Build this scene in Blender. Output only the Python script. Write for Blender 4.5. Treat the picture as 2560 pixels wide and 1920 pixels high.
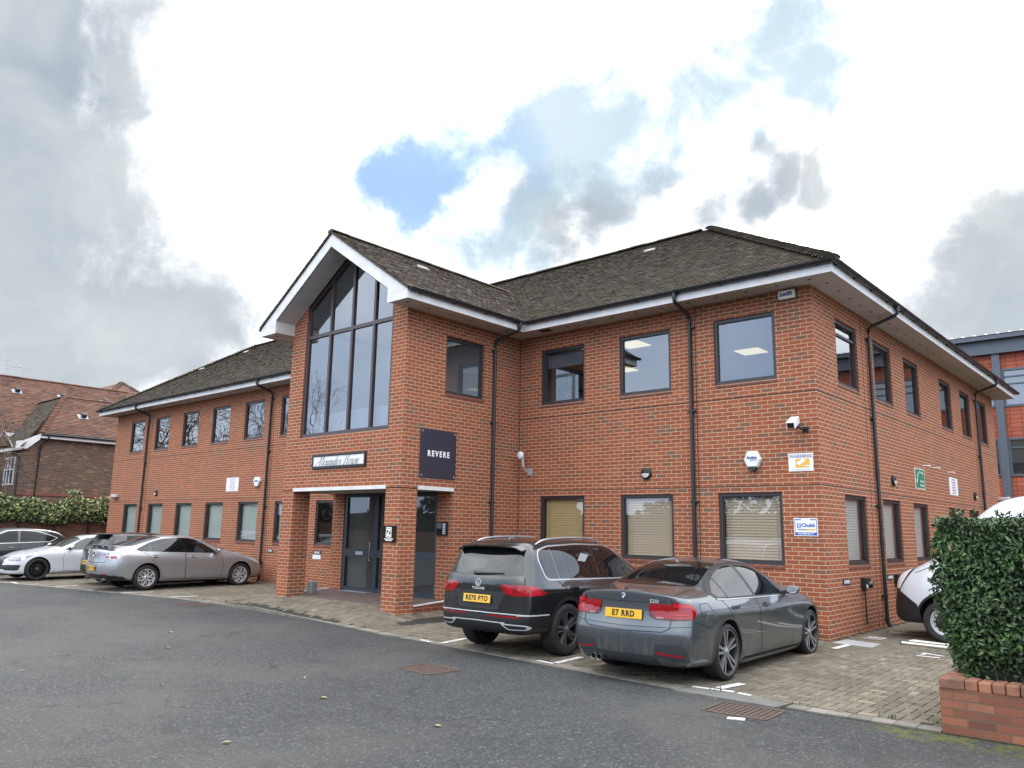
import bpy, bmesh, math, random
import numpy as np
from mathutils import Vector, Matrix
from mathutils.bvhtree import BVHTree

# ---------------------------------------------------------------- camera, sky, sun, exposure
SC = bpy.context.scene
for _o in list(bpy.data.objects):
    bpy.data.objects.remove(_o)
COL = SC.collection
R = math.radians

CAM_POS = Vector((5.0542, -13.7802, 1.7887))
YAW, PIT, ROL, FPX = 0.726, 0.1826, 0.0176, 1967.42
_fw = Vector((-math.sin(YAW) * math.cos(PIT), math.cos(YAW) * math.cos(PIT), math.sin(PIT)))
_rt = Vector((math.cos(YAW), math.sin(YAW), 0))
_up = _rt.cross(_fw)
_r2 = _rt * math.cos(ROL) + _up * math.sin(ROL)
_u2 = -_rt * math.sin(ROL) + _up * math.cos(ROL)
cam_data = bpy.data.cameras.new("camera")
cam_data.sensor_width = 36.0
cam_data.lens = 36.0 * FPX / 2560.0
cam_data.clip_end = 3000
cam = bpy.data.objects.new("camera", cam_data)
COL.objects.link(cam)
cam.matrix_world = Matrix(((_r2.x, _u2.x, -_fw.x, CAM_POS.x), (_r2.y, _u2.y, -_fw.y, CAM_POS.y),
                           (_r2.z, _u2.z, -_fw.z, CAM_POS.z), (0, 0, 0, 1)))
SC.camera = cam
SC.render.resolution_x, SC.render.resolution_y = 1024, 768
SC.view_settings.view_transform = 'Standard'
SC.view_settings.look = 'None'
SC.view_settings.exposure = 1.2
SC.view_settings.gamma = 1.0
SC.render.engine = 'CYCLES'
SC.cycles.max_bounces = 8
SC.cycles.transparent_max_bounces = 16
SC.cycles.caustics_reflective = False
SC.cycles.caustics_refractive = False


def sky_dir(px, py):
    """direction on the sky of a point of the full-size photograph (2560 wide)"""
    v = _fw + _r2 * ((px - 1280) / FPX) - _u2 * ((py - 960) / FPX)
    return v.normalized()


SUN_DIR = sky_dir(900, 330)
SUN_EL = math.asin(SUN_DIR.z)
SUN_AZ = math.atan2(SUN_DIR.x, SUN_DIR.y)
world = bpy.data.worlds.new("World")
SC.world = world
world.use_nodes = True
wn, wl = world.node_tree.nodes, world.node_tree.links
wn.clear()


class NG:
    """tiny helper to write node graphs"""

    def __init__(self, nodes, links):
        self.n, self.l = nodes, links

    def new(self, typ, **kw):
        nd = self.n.new(typ)
        for k, v in kw.items():
            setattr(nd, k, v)
        return nd

    def put(self, sock, v):
        if isinstance(v, bpy.types.NodeSocket):
            self.l.new(v, sock)
        elif v is not None:
            sock.default_value = v

    def math(self, op, a, b=None, c=None, clamp=False):
        nd = self.new('ShaderNodeMath', operation=op)
        nd.use_clamp = clamp
        self.put(nd.inputs[0], a)
        if b is not None:
            self.put(nd.inputs[1], b)
        if c is not None:
            self.put(nd.inputs[2], c)
        return nd.outputs[0]

    def noise(self, vec, scale, detail=4, rough=.5, dist=0.0, lac=2.0):
        nd = self.new('ShaderNodeTexNoise')
        if vec is not None:
            self.l.new(vec, nd.inputs['Vector'])
        nd.inputs['Scale'].default_value = scale
        nd.inputs['Detail'].default_value = detail
        nd.inputs['Roughness'].default_value = rough
        nd.inputs['Distortion'].default_value = dist
        nd.inputs['Lacunarity'].default_value = lac
        return nd

    def ramp(self, fac, stops, interp='LINEAR'):
        nd = self.new('ShaderNodeValToRGB')
        nd.color_ramp.interpolation = interp
        el = nd.color_ramp.elements
        while len(el) < len(stops):
            el.new(0.5)
        for e, (p, c) in zip(el, stops):
            e.position = p
            e.color = (*c, 1) if len(c) == 3 else c
        self.put(nd.inputs[0], fac)
        return nd.outputs[0]

    def mix(self, fac, a, b, blend='MIX'):
        nd = self.new('ShaderNodeMix', data_type='RGBA', blend_type=blend)
        self.put(nd.inputs[0], fac)
        for s, v in ((nd.inputs[6], a), (nd.inputs[7], b)):
            if isinstance(v, (tuple, list)) and len(v) == 3:
                v = (*v, 1)
            self.put(s, v)
        return nd.outputs[2]

    def mrange(self, v, a, b, c=0.0, d=1.0, smooth=True):
        nd = self.new('ShaderNodeMapRange')
        nd.interpolation_type = 'SMOOTHSTEP' if smooth else 'LINEAR'
        self.put(nd.inputs[0], v)
        for i, q in enumerate((a, b, c, d)):
            nd.inputs[i + 1].default_value = q
        return nd.outputs[0]


g = NG(wn, wl)
tc = g.new('ShaderNodeTexCoord')
sky = g.new('ShaderNodeTexSky', sky_type='NISHITA')
sky.sun_disc = False
sky.sun_elevation = SUN_EL
sky.sun_rotation = SUN_AZ
sky.altitude = 50
sky.air_density = 1.0
sky.dust_density = 0.6
sky.ozone_density = 1.6
dirv = tc.outputs['Generated']
# noisy warp of the direction so that every cloud edge is ragged
w1 = g.noise(dirv, 4.0, 9, .6)
wv = g.new('ShaderNodeVectorMath', operation='SUBTRACT')
wl.new(w1.outputs['Color'], wv.inputs[0])
wv.inputs[1].default_value = (.5, .5, .5)
wsc = g.new('ShaderNodeVectorMath', operation='SCALE')
wl.new(wv.outputs[0], wsc.inputs[0])
wsc.inputs['Scale'].default_value = 0.2
wad = g.new('ShaderNodeVectorMath', operation='ADD')
wl.new(dirv, wad.inputs[0])
wl.new(wsc.outputs[0], wad.inputs[1])
wnm = g.new('ShaderNodeVectorMath', operation='NORMALIZE')
wl.new(wad.outputs[0], wnm.inputs[0])
wdir = wnm.outputs[0]


def cloud_field(lst, grow=1.0):
    """soft field round several directions of the sky (1 at a patch's middle, 0 outside); r in photo pixels at the picture's middle scale"""
    out = None
    for b in lst:
        nd = g.new('ShaderNodeVectorMath', operation='DOT_PRODUCT')
        wl.new(wdir, nd.inputs[0])
        nd.inputs[1].default_value = sky_dir(b[0], b[1])
        a = b[2] * grow / FPX
        v = g.mrange(nd.outputs['Value'], math.cos(a * 1.75), math.cos(a * .1), 0, b[3] if len(b) > 3 else 1.0, smooth=False)
        out = v if out is None else g.math('MAXIMUM', out, v)
    return out


def ragged(field, nz, lo, hi, amp):
    return g.mrange(g.math('ADD', field, g.math('MULTIPLY', g.math('SUBTRACT', nz, .5), amp)), lo, hi)


n_big = g.noise(dirv, 2.3, 8, .58).outputs['Fac']
n_med = g.noise(wdir, 6.0, 8, .55).outputs['Fac']
front = g.mrange(g.new('ShaderNodeVectorMath', operation='DOT_PRODUCT').outputs['Value'], 0, 1)
_dn = front.node.inputs[0].links[0].from_node
wl.new(dirv, _dn.inputs[0])
_dn.inputs[1].default_value = _fw
front = g.mrange(_dn.outputs['Value'], 0.35, 0.75)      # 1 over the half of the sky behind the building

n_fine = g.noise(dirv, 9.0, 10, .6, .6).outputs['Fac']
n_edge = g.noise(dirv, 12.0, 12, .68, .25).outputs['Fac']
grey_f = cloud_field([(-120, 80, 330), (0, 480, 270, 1), (-20, 800, 330), (250, 800, 210), (420, 790, 150, .95), (520, 780, 90, .8),
                      (-450, 500, 500), (150, 150, 230, .95), (230, 20, 260, .85), (480, 0, 160, .55), (1230, 30, 110, .55),
                      (1490, 490, 85, .95), (1400, 550, 90, .9), (1310, 540, 80, .8), (1570, 440, 70, .75), (1240, 600, 90, .6), (1190, 500, 60, .6),
                      (1840, 470, 65, .85), (1920, 420, 60, .85), (2020, 440, 55, .85), (2080, 445, 45, .8), (1750, 530, 60, .85), (1880, 365, 50, .75),
                      (2480, 720, 130, 1), (2590, 650, 120, 1), (2370, 740, 105, .85), (2640, 850, 160, .95), (2260, 740, 90, .7), (2700, 700, 170)])
grey = g.mrange(g.math('ADD', grey_f, g.math('ADD', g.math('MULTIPLY', g.math('SUBTRACT', n_fine, .5), .9), g.math('MULTIPLY', g.math('SUBTRACT', n_edge, .5), .45))), .2, .86)
# the gap in the cloud: a streak that rises to the right, deep blue at its left end, pale turquoise farther up
blue_f = cloud_field([(950, 455, 48, .95), (1010, 458, 52, 1), (1070, 462, 52, .95), (1035, 520, 34, .9), (1130, 435, 48, .9), (1190, 405, 50, .9), (1260, 385, 50, .85), (1165, 370, 36, .8),
                      (1330, 365, 60, .85), (1400, 335, 68, .85), (1480, 310, 75, .85), (1560, 290, 75, .85), (1640, 260, 65, .75), (1730, 225, 60, .7), (1240, 640, 85, .65), (1130, 655, 70, .55),
                      (1820, 180, 62, .68), (1910, 145, 66, .7), (2000, 118, 66, .72), (2090, 110, 60, .7), (2110, 240, 42, .62), (1870, 245, 45, .55), (1590, 370, 50, .6)], 1.75)
blue = g.mrange(g.math('ADD', blue_f, g.math('ADD', g.math('MULTIPLY', g.math('SUBTRACT', n_fine, .5), 1.1), g.math('MULTIPLY', g.math('SUBTRACT', n_edge, .5), .9))), .16, .86)
deep = cloud_field([(950, 450, 150), (1040, 465, 150, .95), (1150, 440, 110, .85), (1250, 390, 90, .6)])
elev = g.new('ShaderNodeSeparateXYZ')
wl.new(dirv, elev.inputs[0])
up_ = g.mrange(elev.outputs[2], .18, .75)
c_hi = g.ramp(n_big, [(.30, (.74, .79, .84)), (.52, (1.05, 1.06, 1.08)), (.7, (1.5, 1.5, 1.5))])
grey_col = g.ramp(n_med, [(.26, (.155, .185, .225)), (.48, (.225, .25, .27)), (.74, (.34, .355, .36))])
# clouds over the half of the sky the windows mirror: grey-blue low down, brighter overhead
back_lo = g.ramp(n_big, [(.36, (.44, .58, .82)), (.5, (.66, .78, .98)), (.64, (.98, 1.06, 1.16))])
back_hi = g.ramp(n_big, [(.36, (1.0, 1.1, 1.25)), (.64, (2.1, 2.1, 2.1))])
back_col = g.mix(up_, back_lo, back_hi)
cl = g.mix(front, back_col, c_hi)
cl = g.mix(g.math('MULTIPLY', grey, .96), cl, grey_col)
# ten times brighter, because the Background runs at a strength of 0.1 for the physical sky
cl10 = g.new('ShaderNodeVectorMath', operation='SCALE')
wl.new(cl, cl10.inputs[0])
cl10.inputs['Scale'].default_value = 10.0
skyb = g.new('ShaderNodeVectorMath', operation='SCALE')
wl.new(sky.outputs[0], skyb.inputs[0])
skyb.inputs['Scale'].default_value = .25
pale = g.mix(.8, skyb.outputs[0], (2.45, 3.3, 3.85))
deepc = g.mix(.8, skyb.outputs[0], (.42, 1.8, 3.8))
tot = g.mix(g.math('MULTIPLY', blue, .9), cl10.outputs[0], g.mix(deep, pale, deepc))
bg = g.new('ShaderNodeBackground')
wl.new(tot, bg.inputs['Color'])
bg.inputs['Strength'].default_value = 0.1
wo = g.new('ShaderNodeOutputWorld')
wl.new(bg.outputs[0], wo.inputs['Surface'])
world.cycles.sampling_method = 'MANUAL'
world.cycles.sample_map_resolution = 512

sun_l = bpy.data.lights.new("sun", 'SUN')
sun_l.energy = 0.8
sun_l.angle = R(25)
sun_l.color = (1.0, .96, .9)
sun = bpy.data.objects.new("sun", sun_l)
COL.objects.link(sun)
sun.rotation_euler = SUN_DIR.to_track_quat('Z', 'Y').to_euler()

random.seed(7)
RNG = np.random.default_rng(11)


# ---------------------------------------------------------------- mesh helpers
def tag(o, label=None, cat=None, group=None, kind=None):
    if label:
        o['label'] = label
    if cat:
        o['category'] = cat
    if group:
        o['group'] = group
    if kind:
        o['kind'] = kind
    return o


def thing(name, label, cat, loc=(0, 0, 0), rz=0.0, group=None):
    o = bpy.data.objects.new(name, None)
    o.empty_display_size = .2
    COL.objects.link(o)
    o.location = loc
    o.rotation_euler = (0, 0, rz)
    return tag(o, label, cat, group)


def link_mesh(name, me, parent=None, smooth=None):
    o = bpy.data.objects.new(name, me)
    COL.objects.link(o)
    if parent is not None:
        o.parent = parent
    if smooth is not None:
        me.polygons.foreach_set('use_smooth', [True] * len(me.polygons))
        if smooth < 179:
            me.set_sharp_from_angle(angle=R(smooth))
    return o


def box_uv(me):
    """UV in metres, each face mapped along its main axis"""
    uv = me.uv_layers.new(name='UVMap')
    n = len(me.loops)
    vi = np.empty(n, dtype=np.int32)
    me.loops.foreach_get('vertex_index', vi)
    co = np.empty(len(me.vertices) * 3)
    me.vertices.foreach_get('co', co)
    co = co.reshape(-1, 3)[vi]
    pn = np.empty(len(me.polygons) * 3)
    me.polygons.foreach_get('normal', pn)
    pn = np.abs(pn.reshape(-1, 3))
    lt = np.empty(len(me.polygons), dtype=np.int32)
    me.polygons.foreach_get('loop_total', lt)
    ln = np.repeat(pn, lt, axis=0)
    ax = np.argmax(ln * np.array([1, 1, 1.0]), axis=1)
    u = np.where(ax == 0, co[:, 1], co[:, 0])
    v = np.where(ax == 2, co[:, 1], co[:, 2])
    out = np.stack([u, v], 1).astype(np.float32).ravel()
    uv.data.foreach_set('uv', out)


class MB:
    def __init__(self):
        self.v, self.f, self.m = [], [], []

    def add(self, vs, fs, mi=0):
        b = len(self.v)
        self.v += [tuple(q) for q in vs]
        self.f += [tuple(b + i for i in f) for f in fs]
        self.m += [mi] * len(fs)
        return self

    def quad(self, a, b, c, d, mi=0):
        return self.add([a, b, c, d], [(0, 1, 2, 3)], mi)

    def box(self, x0, x1, y0, y1, z0, z1, mi=0):
        x0, x1 = min(x0, x1), max(x0, x1)
        y0, y1 = min(y0, y1), max(y0, y1)
        z0, z1 = min(z0, z1), max(z0, z1)
        vs = [(x, y, z) for z in (z0, z1) for y in (y0, y1) for x in (x0, x1)]
        return self.add(vs, [(0, 2, 3, 1), (4, 5, 7, 6), (0, 1, 5, 4), (2, 6, 7, 3), (0, 4, 6, 2), (1, 3, 7, 5)], mi)

    def obox(self, M, sx, sy, sz, mi=0):
        vs = [M @ Vector((x * sx / 2, y * sy / 2, z * sz / 2)) for z in (-1, 1) for y in (-1, 1) for x in (-1, 1)]
        return self.add(vs, [(0, 2, 3, 1), (4, 5, 7, 6), (0, 1, 5, 4), (2, 6, 7, 3), (0, 4, 6, 2), (1, 3, 7, 5)], mi)

    def prism(self, poly, d0, d1, fn, mi=0):
        """poly of (a, b); fn(a, b, d) -> xyz"""
        n = len(poly)
        vs = [fn(a, b, d0) for a, b in poly] + [fn(a, b, d1) for a, b in poly]
        fs = [tuple(range(n - 1, -1, -1)), tuple(range(n, 2 * n))]
        fs += [(i, (i + 1) % n, n + (i + 1) % n, n + i) for i in range(n)]
        return self.add(vs, fs, mi)

    def tube(self, pts, r, n=10, mi=0, caps=True):
        pts = [Vector(p) for p in pts]
        rs = r if isinstance(r, (list, tuple)) else [r] * len(pts)
        rings = []
        up = Vector((0, 0, 1))
        for i, p in enumerate(pts):
            t = (pts[min(i + 1, len(pts) - 1)] - pts[max(i - 1, 0)]).normalized()
            a = t.cross(up)
            if a.length < .05:
                a = t.cross(Vector((1, 0, 0)))
            a.normalize()
            b = t.cross(a)
            rings.append([p + (a * math.cos(2 * math.pi * k / n) + b * math.sin(2 * math.pi * k / n)) * rs[i] for k in range(n)])
        vs = [q for rg in rings for q in rg]
        fs = []
        for i in range(len(pts) - 1):
            for k in range(n):
                fs.append((i * n + k, i * n + (k + 1) % n, (i + 1) * n + (k + 1) % n, (i + 1) * n + k))
        if caps:
            fs.append(tuple(range(n - 1, -1, -1)))
            fs.append(tuple((len(pts) - 1) * n + k for k in range(n)))
        return self.add(vs, fs, mi)

    def lathe(self, prof, n, fn, mi=0, closed=False):
        """prof of (r, h); fn(x, y, h) -> xyz"""
        m = len(prof)
        vs = [fn(r * math.cos(2 * math.pi * k / n), r * math.sin(2 * math.pi * k / n), h) for k in range(n) for r, h in prof]
        fs = []
        for k in range(n):
            for j in range(m if closed else m - 1):
                a, b = k * m + j, k * m + (j + 1) % m
                c, d = ((k + 1) % n) * m + (j + 1) % m, ((k + 1) % n) * m + j
                fs.append((a, b, c, d))
        return self.add(vs, fs, mi)

    def mesh(self, name, mats):
        me = bpy.data.meshes.new(name)
        me.from_pydata(self.v, [], self.f)
        for m in (mats if isinstance(mats, (list, tuple)) else [mats]):
            me.materials.append(m)
        me.polygons.foreach_set('material_index', self.m)
        me.validate()
        me.update()
        box_uv(me)
        return me

    def build(self, name, mats, parent=None, smooth=None, weld=False, bevel=0.0):
        me = self.mesh(name, mats)
        if weld or bevel:
            bm = bmesh.new()
            bm.from_mesh(me)
            if weld:
                bmesh.ops.remove_doubles(bm, verts=bm.verts, dist=1e-4)
            bmesh.ops.recalc_face_normals(bm, faces=bm.faces)
            if bevel:
                ed = [e for e in bm.edges if len(e.link_faces) == 2 and e.calc_face_angle(0) > .6]
                bmesh.ops.bevel(bm, geom=ed, offset=bevel, segments=2, profile=.5, affect='EDGES', clamp_overlap=True)
            bm.to_mesh(me)
            bm.free()
        return link_mesh(name, me, parent, smooth)


def text_mesh(body, size, extrude=.002, shear=0.0, align='CENTER', spacing=1.0, bold=0.0):
    cu = bpy.data.curves.new('lettering', 'FONT')
    cu.body = body
    cu.size = size
    cu.extrude = extrude
    cu.shear = shear
    cu.align_x = align
    cu.align_y = 'CENTER'
    cu.space_character = spacing
    cu.offset = bold
    cu.resolution_u = 3
    o = bpy.data.objects.new('lettering', cu)
    COL.objects.link(o)
    dg = bpy.context.evaluated_depsgraph_get()
    dg.update()
    me = bpy.data.meshes.new_from_object(o.evaluated_get(dg))
    bpy.data.objects.remove(o)
    return me


def lettering(name, body, size, mat, M, parent=None, **kw):
    me = text_mesh(body, size, **kw)
    me.materials.clear()
    me.materials.append(mat)
    me.transform(M)
    return link_mesh(name, me, parent)


def frame_front(x, y, z):
    """matrix for flat things on a wall that faces -Y (text reads along +X)"""
    return Matrix.Translation((x, y, z)) @ Matrix.Rotation(R(90), 4, 'X')


def frame_side(x, y, z):
    """for things on a wall that faces +X (text reads along +Y)"""
    return Matrix.Translation((x, y, z)) @ Matrix.Rotation(R(90), 4, 'Z') @ Matrix.Rotation(R(90), 4, 'X')


# ---------------------------------------------------------------- materials
MATS = {}


def mat(name, color=(.5, .5, .5), rough=.5, metal=0.0, coat=0.0, spec=.5, ior=None, emit=None, emit_s=0.0, bump=None, var=0.0, var_scale=3.0):
    if name in MATS:
        return MATS[name]
    m = bpy.data.materials.new(name)
    m.use_nodes = True
    MATS[name] = m
    n = NG(m.node_tree.nodes, m.node_tree.links)
    b = m.node_tree.nodes['Principled BSDF']
    b.inputs['Base Color'].default_value = (*color, 1)
    b.inputs['Roughness'].default_value = rough
    b.inputs['Metallic'].default_value = metal
    b.inputs['Coat Weight'].default_value = coat
    b.inputs['Coat Roughness'].default_value = .03
    b.inputs['Specular IOR Level'].default_value = spec
    if ior:
        b.inputs['IOR'].default_value = ior
    if emit:
        b.inputs['Emission Color'].default_value = (*emit, 1)
        b.inputs['Emission Strength'].default_value = emit_s
    if var or bump:
        t = n.new('ShaderNodeTexCoord')
        ns = n.noise(t.outputs['Object'], var_scale, 6, .6)
        if var:
            lo = tuple(max(0, c * (1 - var)) for c in color)
            hi = tuple(c * (1 + var) for c in color)
            n.l.new(n.ramp(ns.outputs['Fac'], [(.3, lo), (.7, hi)]), b.inputs['Base Color'])
        if bump:
            nb = n.noise(t.outputs['Object'], bump[0], 6, .6)
            bp = n.new('ShaderNodeBump')
            bp.inputs['Strength'].default_value = bump[1]
            bp.inputs['Distance'].default_value = .01
            n.l.new(nb.outputs['Fac'], bp.inputs['Height'])
            n.l.new(bp.outputs[0], b.inputs['Normal'])
    return m


def brick_mat(name, stops, mortar, bw=.225, rh=.075, mort=.0125, stain=.25, dark_amt=.4, weather=None):
    m = bpy.data.materials.new(name)
    m.use_nodes = True
    n = NG(m.node_tree.nodes, m.node_tree.links)
    b = m.node_tree.nodes['Principled BSDF']
    uv = n.new('ShaderNodeUVMap')
    # slightly uneven courses
    wob = n.noise(uv.outputs[0], 3.0, 2, .5)
    wsub = n.new('ShaderNodeVectorMath', operation='SUBTRACT')
    n.l.new(wob.outputs['Color'], wsub.inputs[0])
    wsub.inputs[1].default_value = (.5, .5, .5)
    wsc_ = n.new('ShaderNodeVectorMath', operation='SCALE')
    n.l.new(wsub.outputs[0], wsc_.inputs[0])
    wsc_.inputs['Scale'].default_value = .006
    va = n.new('ShaderNodeVectorMath', operation='ADD')
    n.l.new(uv.outputs[0], va.inputs[0])
    n.l.new(wsc_.outputs[0], va.inputs[1])
    br = n.new('ShaderNodeTexBrick')
    br.offset = .5
    br.inputs['Color1'].default_value = (0, 0, 0, 1)
    br.inputs['Color2'].default_value = (1, 1, 1, 1)
    br.inputs['Mortar'].default_value = (.5, .5, .5, 1)
    br.inputs['Scale'].default_value = 1
    br.inputs['Mortar Size'].default_value = mort / 2
    br.inputs['Mortar Smooth'].default_value = .15
    br.inputs['Bias'].default_value = 0
    br.inputs['Brick Width'].default_value = bw
    br.inputs['Row Height'].default_value = rh
    n.l.new(va.outputs[0], br.inputs['Vector'])
    big = n.noise(uv.outputs[0], .55, 3, .6)
    # the dark bricks cluster in drifts
    f = n.math('ADD', br.outputs['Color'], n.math('MULTIPLY', n.math('SUBTRACT', big.outputs['Fac'], .5), dark_amt))
    col = n.ramp(f, stops)
    fine = n.noise(uv.outputs[0], 60, 4, .7)
    col = n.mix(n.mrange(fine.outputs['Fac'], .3, .75, 0, .35), col, (.10, .05, .035))
    st = n.noise(uv.outputs[0], 1.1, 6, .65)
    mcol = n.ramp(st.outputs['Fac'], [(.3, tuple(c * .75 for c in mortar)), (.7, tuple(c * 1.1 for c in mortar))])
    col = n.mix(br.outputs['Fac'], col, mcol)
    col = n.mix(n.mrange(st.outputs['Fac'], .42, .75, 0, stain), col, (.10, .075, .06))
    if weather:
        col = weather(n, uv, col)
    n.l.new(col, b.inputs['Base Color'])
    b.inputs['Roughness'].default_value = .9
    b.inputs['Specular IOR Level'].default_value = .25
    hgt = n.math('ADD', n.math('MULTIPLY', br.outputs['Fac'], -1.0), n.math('MULTIPLY', fine.outputs['Fac'], .35))
    bp = n.new('ShaderNodeBump')
    bp.inputs['Strength'].default_value = .55
    bp.inputs['Distance'].default_value = .008
    n.l.new(hgt, bp.inputs['Height'])
    n.l.new(bp.outputs[0], b.inputs['Normal'])
    MATS[name] = m
    return m


def island_mat(name, stops, rough=.9, noise_scale=4.0, noise_amt=.3, dark=(.05, .045, .035), fine=80, lichen=None, spec=.3):
    """colour picked per loose piece (tile, block, leaf), plus weathering noise"""
    m = bpy.data.materials.new(name)
    m.use_nodes = True
    n = NG(m.node_tree.nodes, m.node_tree.links)
    b = m.node_tree.nodes['Principled BSDF']
    ge = n.new('ShaderNodeNewGeometry')
    t = n.new('ShaderNodeTexCoord')
    col = n.ramp(ge.outputs['Random Per Island'], stops)
    ns = n.noise(t.outputs['Object'], noise_scale, 6, .65)
    col = n.mix(n.mrange(ns.outputs['Fac'], .4, .72, 0, noise_amt), col, dark)
    if lichen:
        nl = n.noise(t.outputs['Object'], lichen[1], 8, .75)
        col = n.mix(n.mrange(nl.outputs['Fac'], lichen[2], lichen[2] + .12, 0, lichen[3]), col, lichen[0])
    fn = n.noise(t.outputs['Object'], fine, 3, .7)
    col = n.mix(n.mrange(fn.outputs['Fac'], .35, .8, 0, .25), col, tuple(c * 1.5 for c in stops[len(stops) // 2][1]))
    n.l.new(col, b.inputs['Base Color'])
    b.inputs['Roughness'].default_value = rough
    b.inputs['Specular IOR Level'].default_value = spec
    bp = n.new('ShaderNodeBump')
    bp.inputs['Strength'].default_value = .4
    bp.inputs['Distance'].default_value = .006
    n.l.new(fn.outputs['Fac'], bp.inputs['Height'])
    n.l.new(bp.outputs[0], b.inputs['Normal'])
    MATS[name] = m
    return m


def glass_mat(name, tint=(.75, .8, .82), base=.22, grazing=.7):
    m = bpy.data.materials.new(name)
    m.use_nodes = True
    nt = m.node_tree
    nt.nodes.clear()
    n = NG(nt.nodes, nt.links)
    out = n.new('ShaderNodeOutputMaterial')
    tr = n.new('ShaderNodeBsdfTransparent')
    tr.inputs[0].default_value = (*tint, 1)
    gl = n.new('ShaderNodeBsdfGlossy')
    gl.inputs['Roughness'].default_value = .0
    gl.inputs['Color'].default_value = (.95, .97, 1, 1)
    # faint waviness of big panes
    t = n.new('ShaderNodeTexCoord')
    ns = n.noise(t.outputs['Object'], 1.6, 2, .5)
    bp = n.new('ShaderNodeBump')
    bp.inputs['Strength'].default_value = .04
    bp.inputs['Distance'].default_value = .02
    n.l.new(ns.outputs['Fac'], bp.inputs['Height'])
    n.l.new(bp.outputs[0], gl.inputs['Normal'])
    lw = n.new('ShaderNodeLayerWeight')
    lw.inputs['Blend'].default_value = .35
    fac = n.mrange(lw.outputs['Fresnel'], 0.0, 1.0, base, grazing, smooth=False)
    mx = n.new('ShaderNodeMixShader')
    n.l.new(fac, mx.inputs[0])
    n.l.new(tr.outputs[0], mx.inputs[1])
    n.l.new(gl.outputs[0], mx.inputs[2])
    n.l.new(mx.outputs[0], out.inputs['Surface'])
    MATS[name] = m
    return m


def streaks(n, uv, col):
    """pale lime runs and dark damp patches low on the wall"""
    mp = n.new('ShaderNodeMapping')
    n.l.new(uv.outputs[0], mp.inputs[0])
    mp.inputs['Scale'].default_value = (1.7, .35, 1)
    a = n.noise(mp.outputs[0], 1.0, 5, .6)
    return n.mix(n.mrange(a.outputs['Fac'], .60, .78, 0, .22), col, (.42, .33, .26))


M_BRICK = brick_mat('red_brick', [(0.0, (.20, .105, .07)), (.06, (.24, .096, .058)), (.14, (.285, .084, .045)), (.45, (.32, .088, .043)),
                                  (.75, (.35, .097, .046)), (1.0, (.385, .12, .058))], (.56, .415, .27), stain=.22, dark_amt=.5, weather=streaks)
M_BRICK_OLD = brick_mat('old_brick', [(0.0, (.06, .045, .038)), (.3, (.10, .066, .05)), (.6, (.135, .078, .055)), (.85, (.17, .085, .06)), (1.0, (.28, .16, .12))],
                        (.28, .22, .16), stain=.35)
M_BRICK_DARK = brick_mat('plinth_brick', [(0.0, (.15, .042, .03)), (.5, (.2, .052, .032)), (1.0, (.25, .07, .042))], (.3, .2, .13), stain=.3)
M_TILE = island_mat('roof_tile', [(0, (.042, .032, .022)), (.4, (.056, .043, .03)), (.75, (.068, .053, .038)), (.97, (.085, .068, .05)), (1, (.13, .112, .085))],
                    noise_scale=1.1, noise_amt=.35, dark=(.03, .03, .018), lichen=((.075, .075, .03), .7, .55, .55))
M_TILE_BROWN = island_mat('porch_tile', [(0, (.05, .037, .029)), (.4, (.075, .056, .042)), (.75, (.10, .075, .058)), (.95, (.14, .11, .088)), (1, (.27, .235, .2))],
                          noise_scale=1.4, noise_amt=.4, dark=(.04, .035, .025), lichen=((.2, .12, .04), 1.6, .66, .5))
M_TILE_RED = island_mat('clay_tile', [(0, (.115, .058, .04)), (.5, (.145, .072, .049)), (1, (.18, .093, .064))], noise_scale=.8, noise_amt=.9,
                        dark=(.045, .03, .026), lichen=((.16, .15, .05), .8, .68, .5))
M_WHITE = mat('white_fascia', (.65, .64, .635), .55, var=.12, var_scale=3)
M_SOFFIT = mat('soffit_board', (.58, .55, .53), .7, var=.1, var_scale=1.5)
M_GUTTER = mat('black_gutter', (.016, .018, .022), .38)
M_FRAME = mat('brown_window_frame', (.035, .03, .033), .42)
M_FRAME_B = mat('purple_brown_frame', (.055, .035, .036), .4)
M_DOORFR = mat('slate_blue_frame', (.028, .04, .055), .38)
M_GLASS = glass_mat('window_glass', tint=(.74, .8, .84), base=.19)
M_GLASS_LOW = glass_mat('lower_window_glass', tint=(.95, .97, .97), base=.11)
M_GLASS_DOOR = glass_mat('door_glass', tint=(.92, .95, .95), base=.08)
M_JOINT = mat('movement_joint', (.03, .022, .02), .8)
M_SILL = mat('tile_sill', (.15, .055, .04), .7, var=.25, var_scale=8)
M_PLASTER = mat('room_plaster', (.62, .61, .58), .9)
M_CEIL = mat('room_ceiling', (.7, .7, .68), .9)
M_CARPET = mat('room_carpet', (.12, .12, .13), .95)
M_PANEL = mat('ceiling_panel', (.75, .68, .45), .5, emit=(1, .84, .45), emit_s=.42)
M_SIGN_W = mat('sign_white', (.78, .79, .80), .45)
M_SIGN_DARK = mat('sign_navy', (.030, .028, .045), .45)
M_BLACK = mat('black_plastic', (.012, .012, .013), .45)
M_BLACKG = mat('gloss_black', (.008, .008, .009), .12, coat=.6)
M_TEXT_W = mat('white_letter', (.85, .85, .86), .5)
M_TEXT_K = mat('black_letter', (.02, .02, .03), .5)
M_TEXT_BLUE = mat('blue_letter', (.02, .05, .2), .5)
M_STEEL = mat('dull_steel', (.55, .56, .58), .4, metal=.8)
M_GALV = mat('galvanised_steel', (.48, .5, .52), .5, metal=.5, var=.15, var_scale=9)


# ================================================================ the ground
def sstep(a, b, x):
    t = max(0.0, min(1.0, (x - a) / (b - a)))
    return t * t * (3 - 2 * t)


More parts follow.
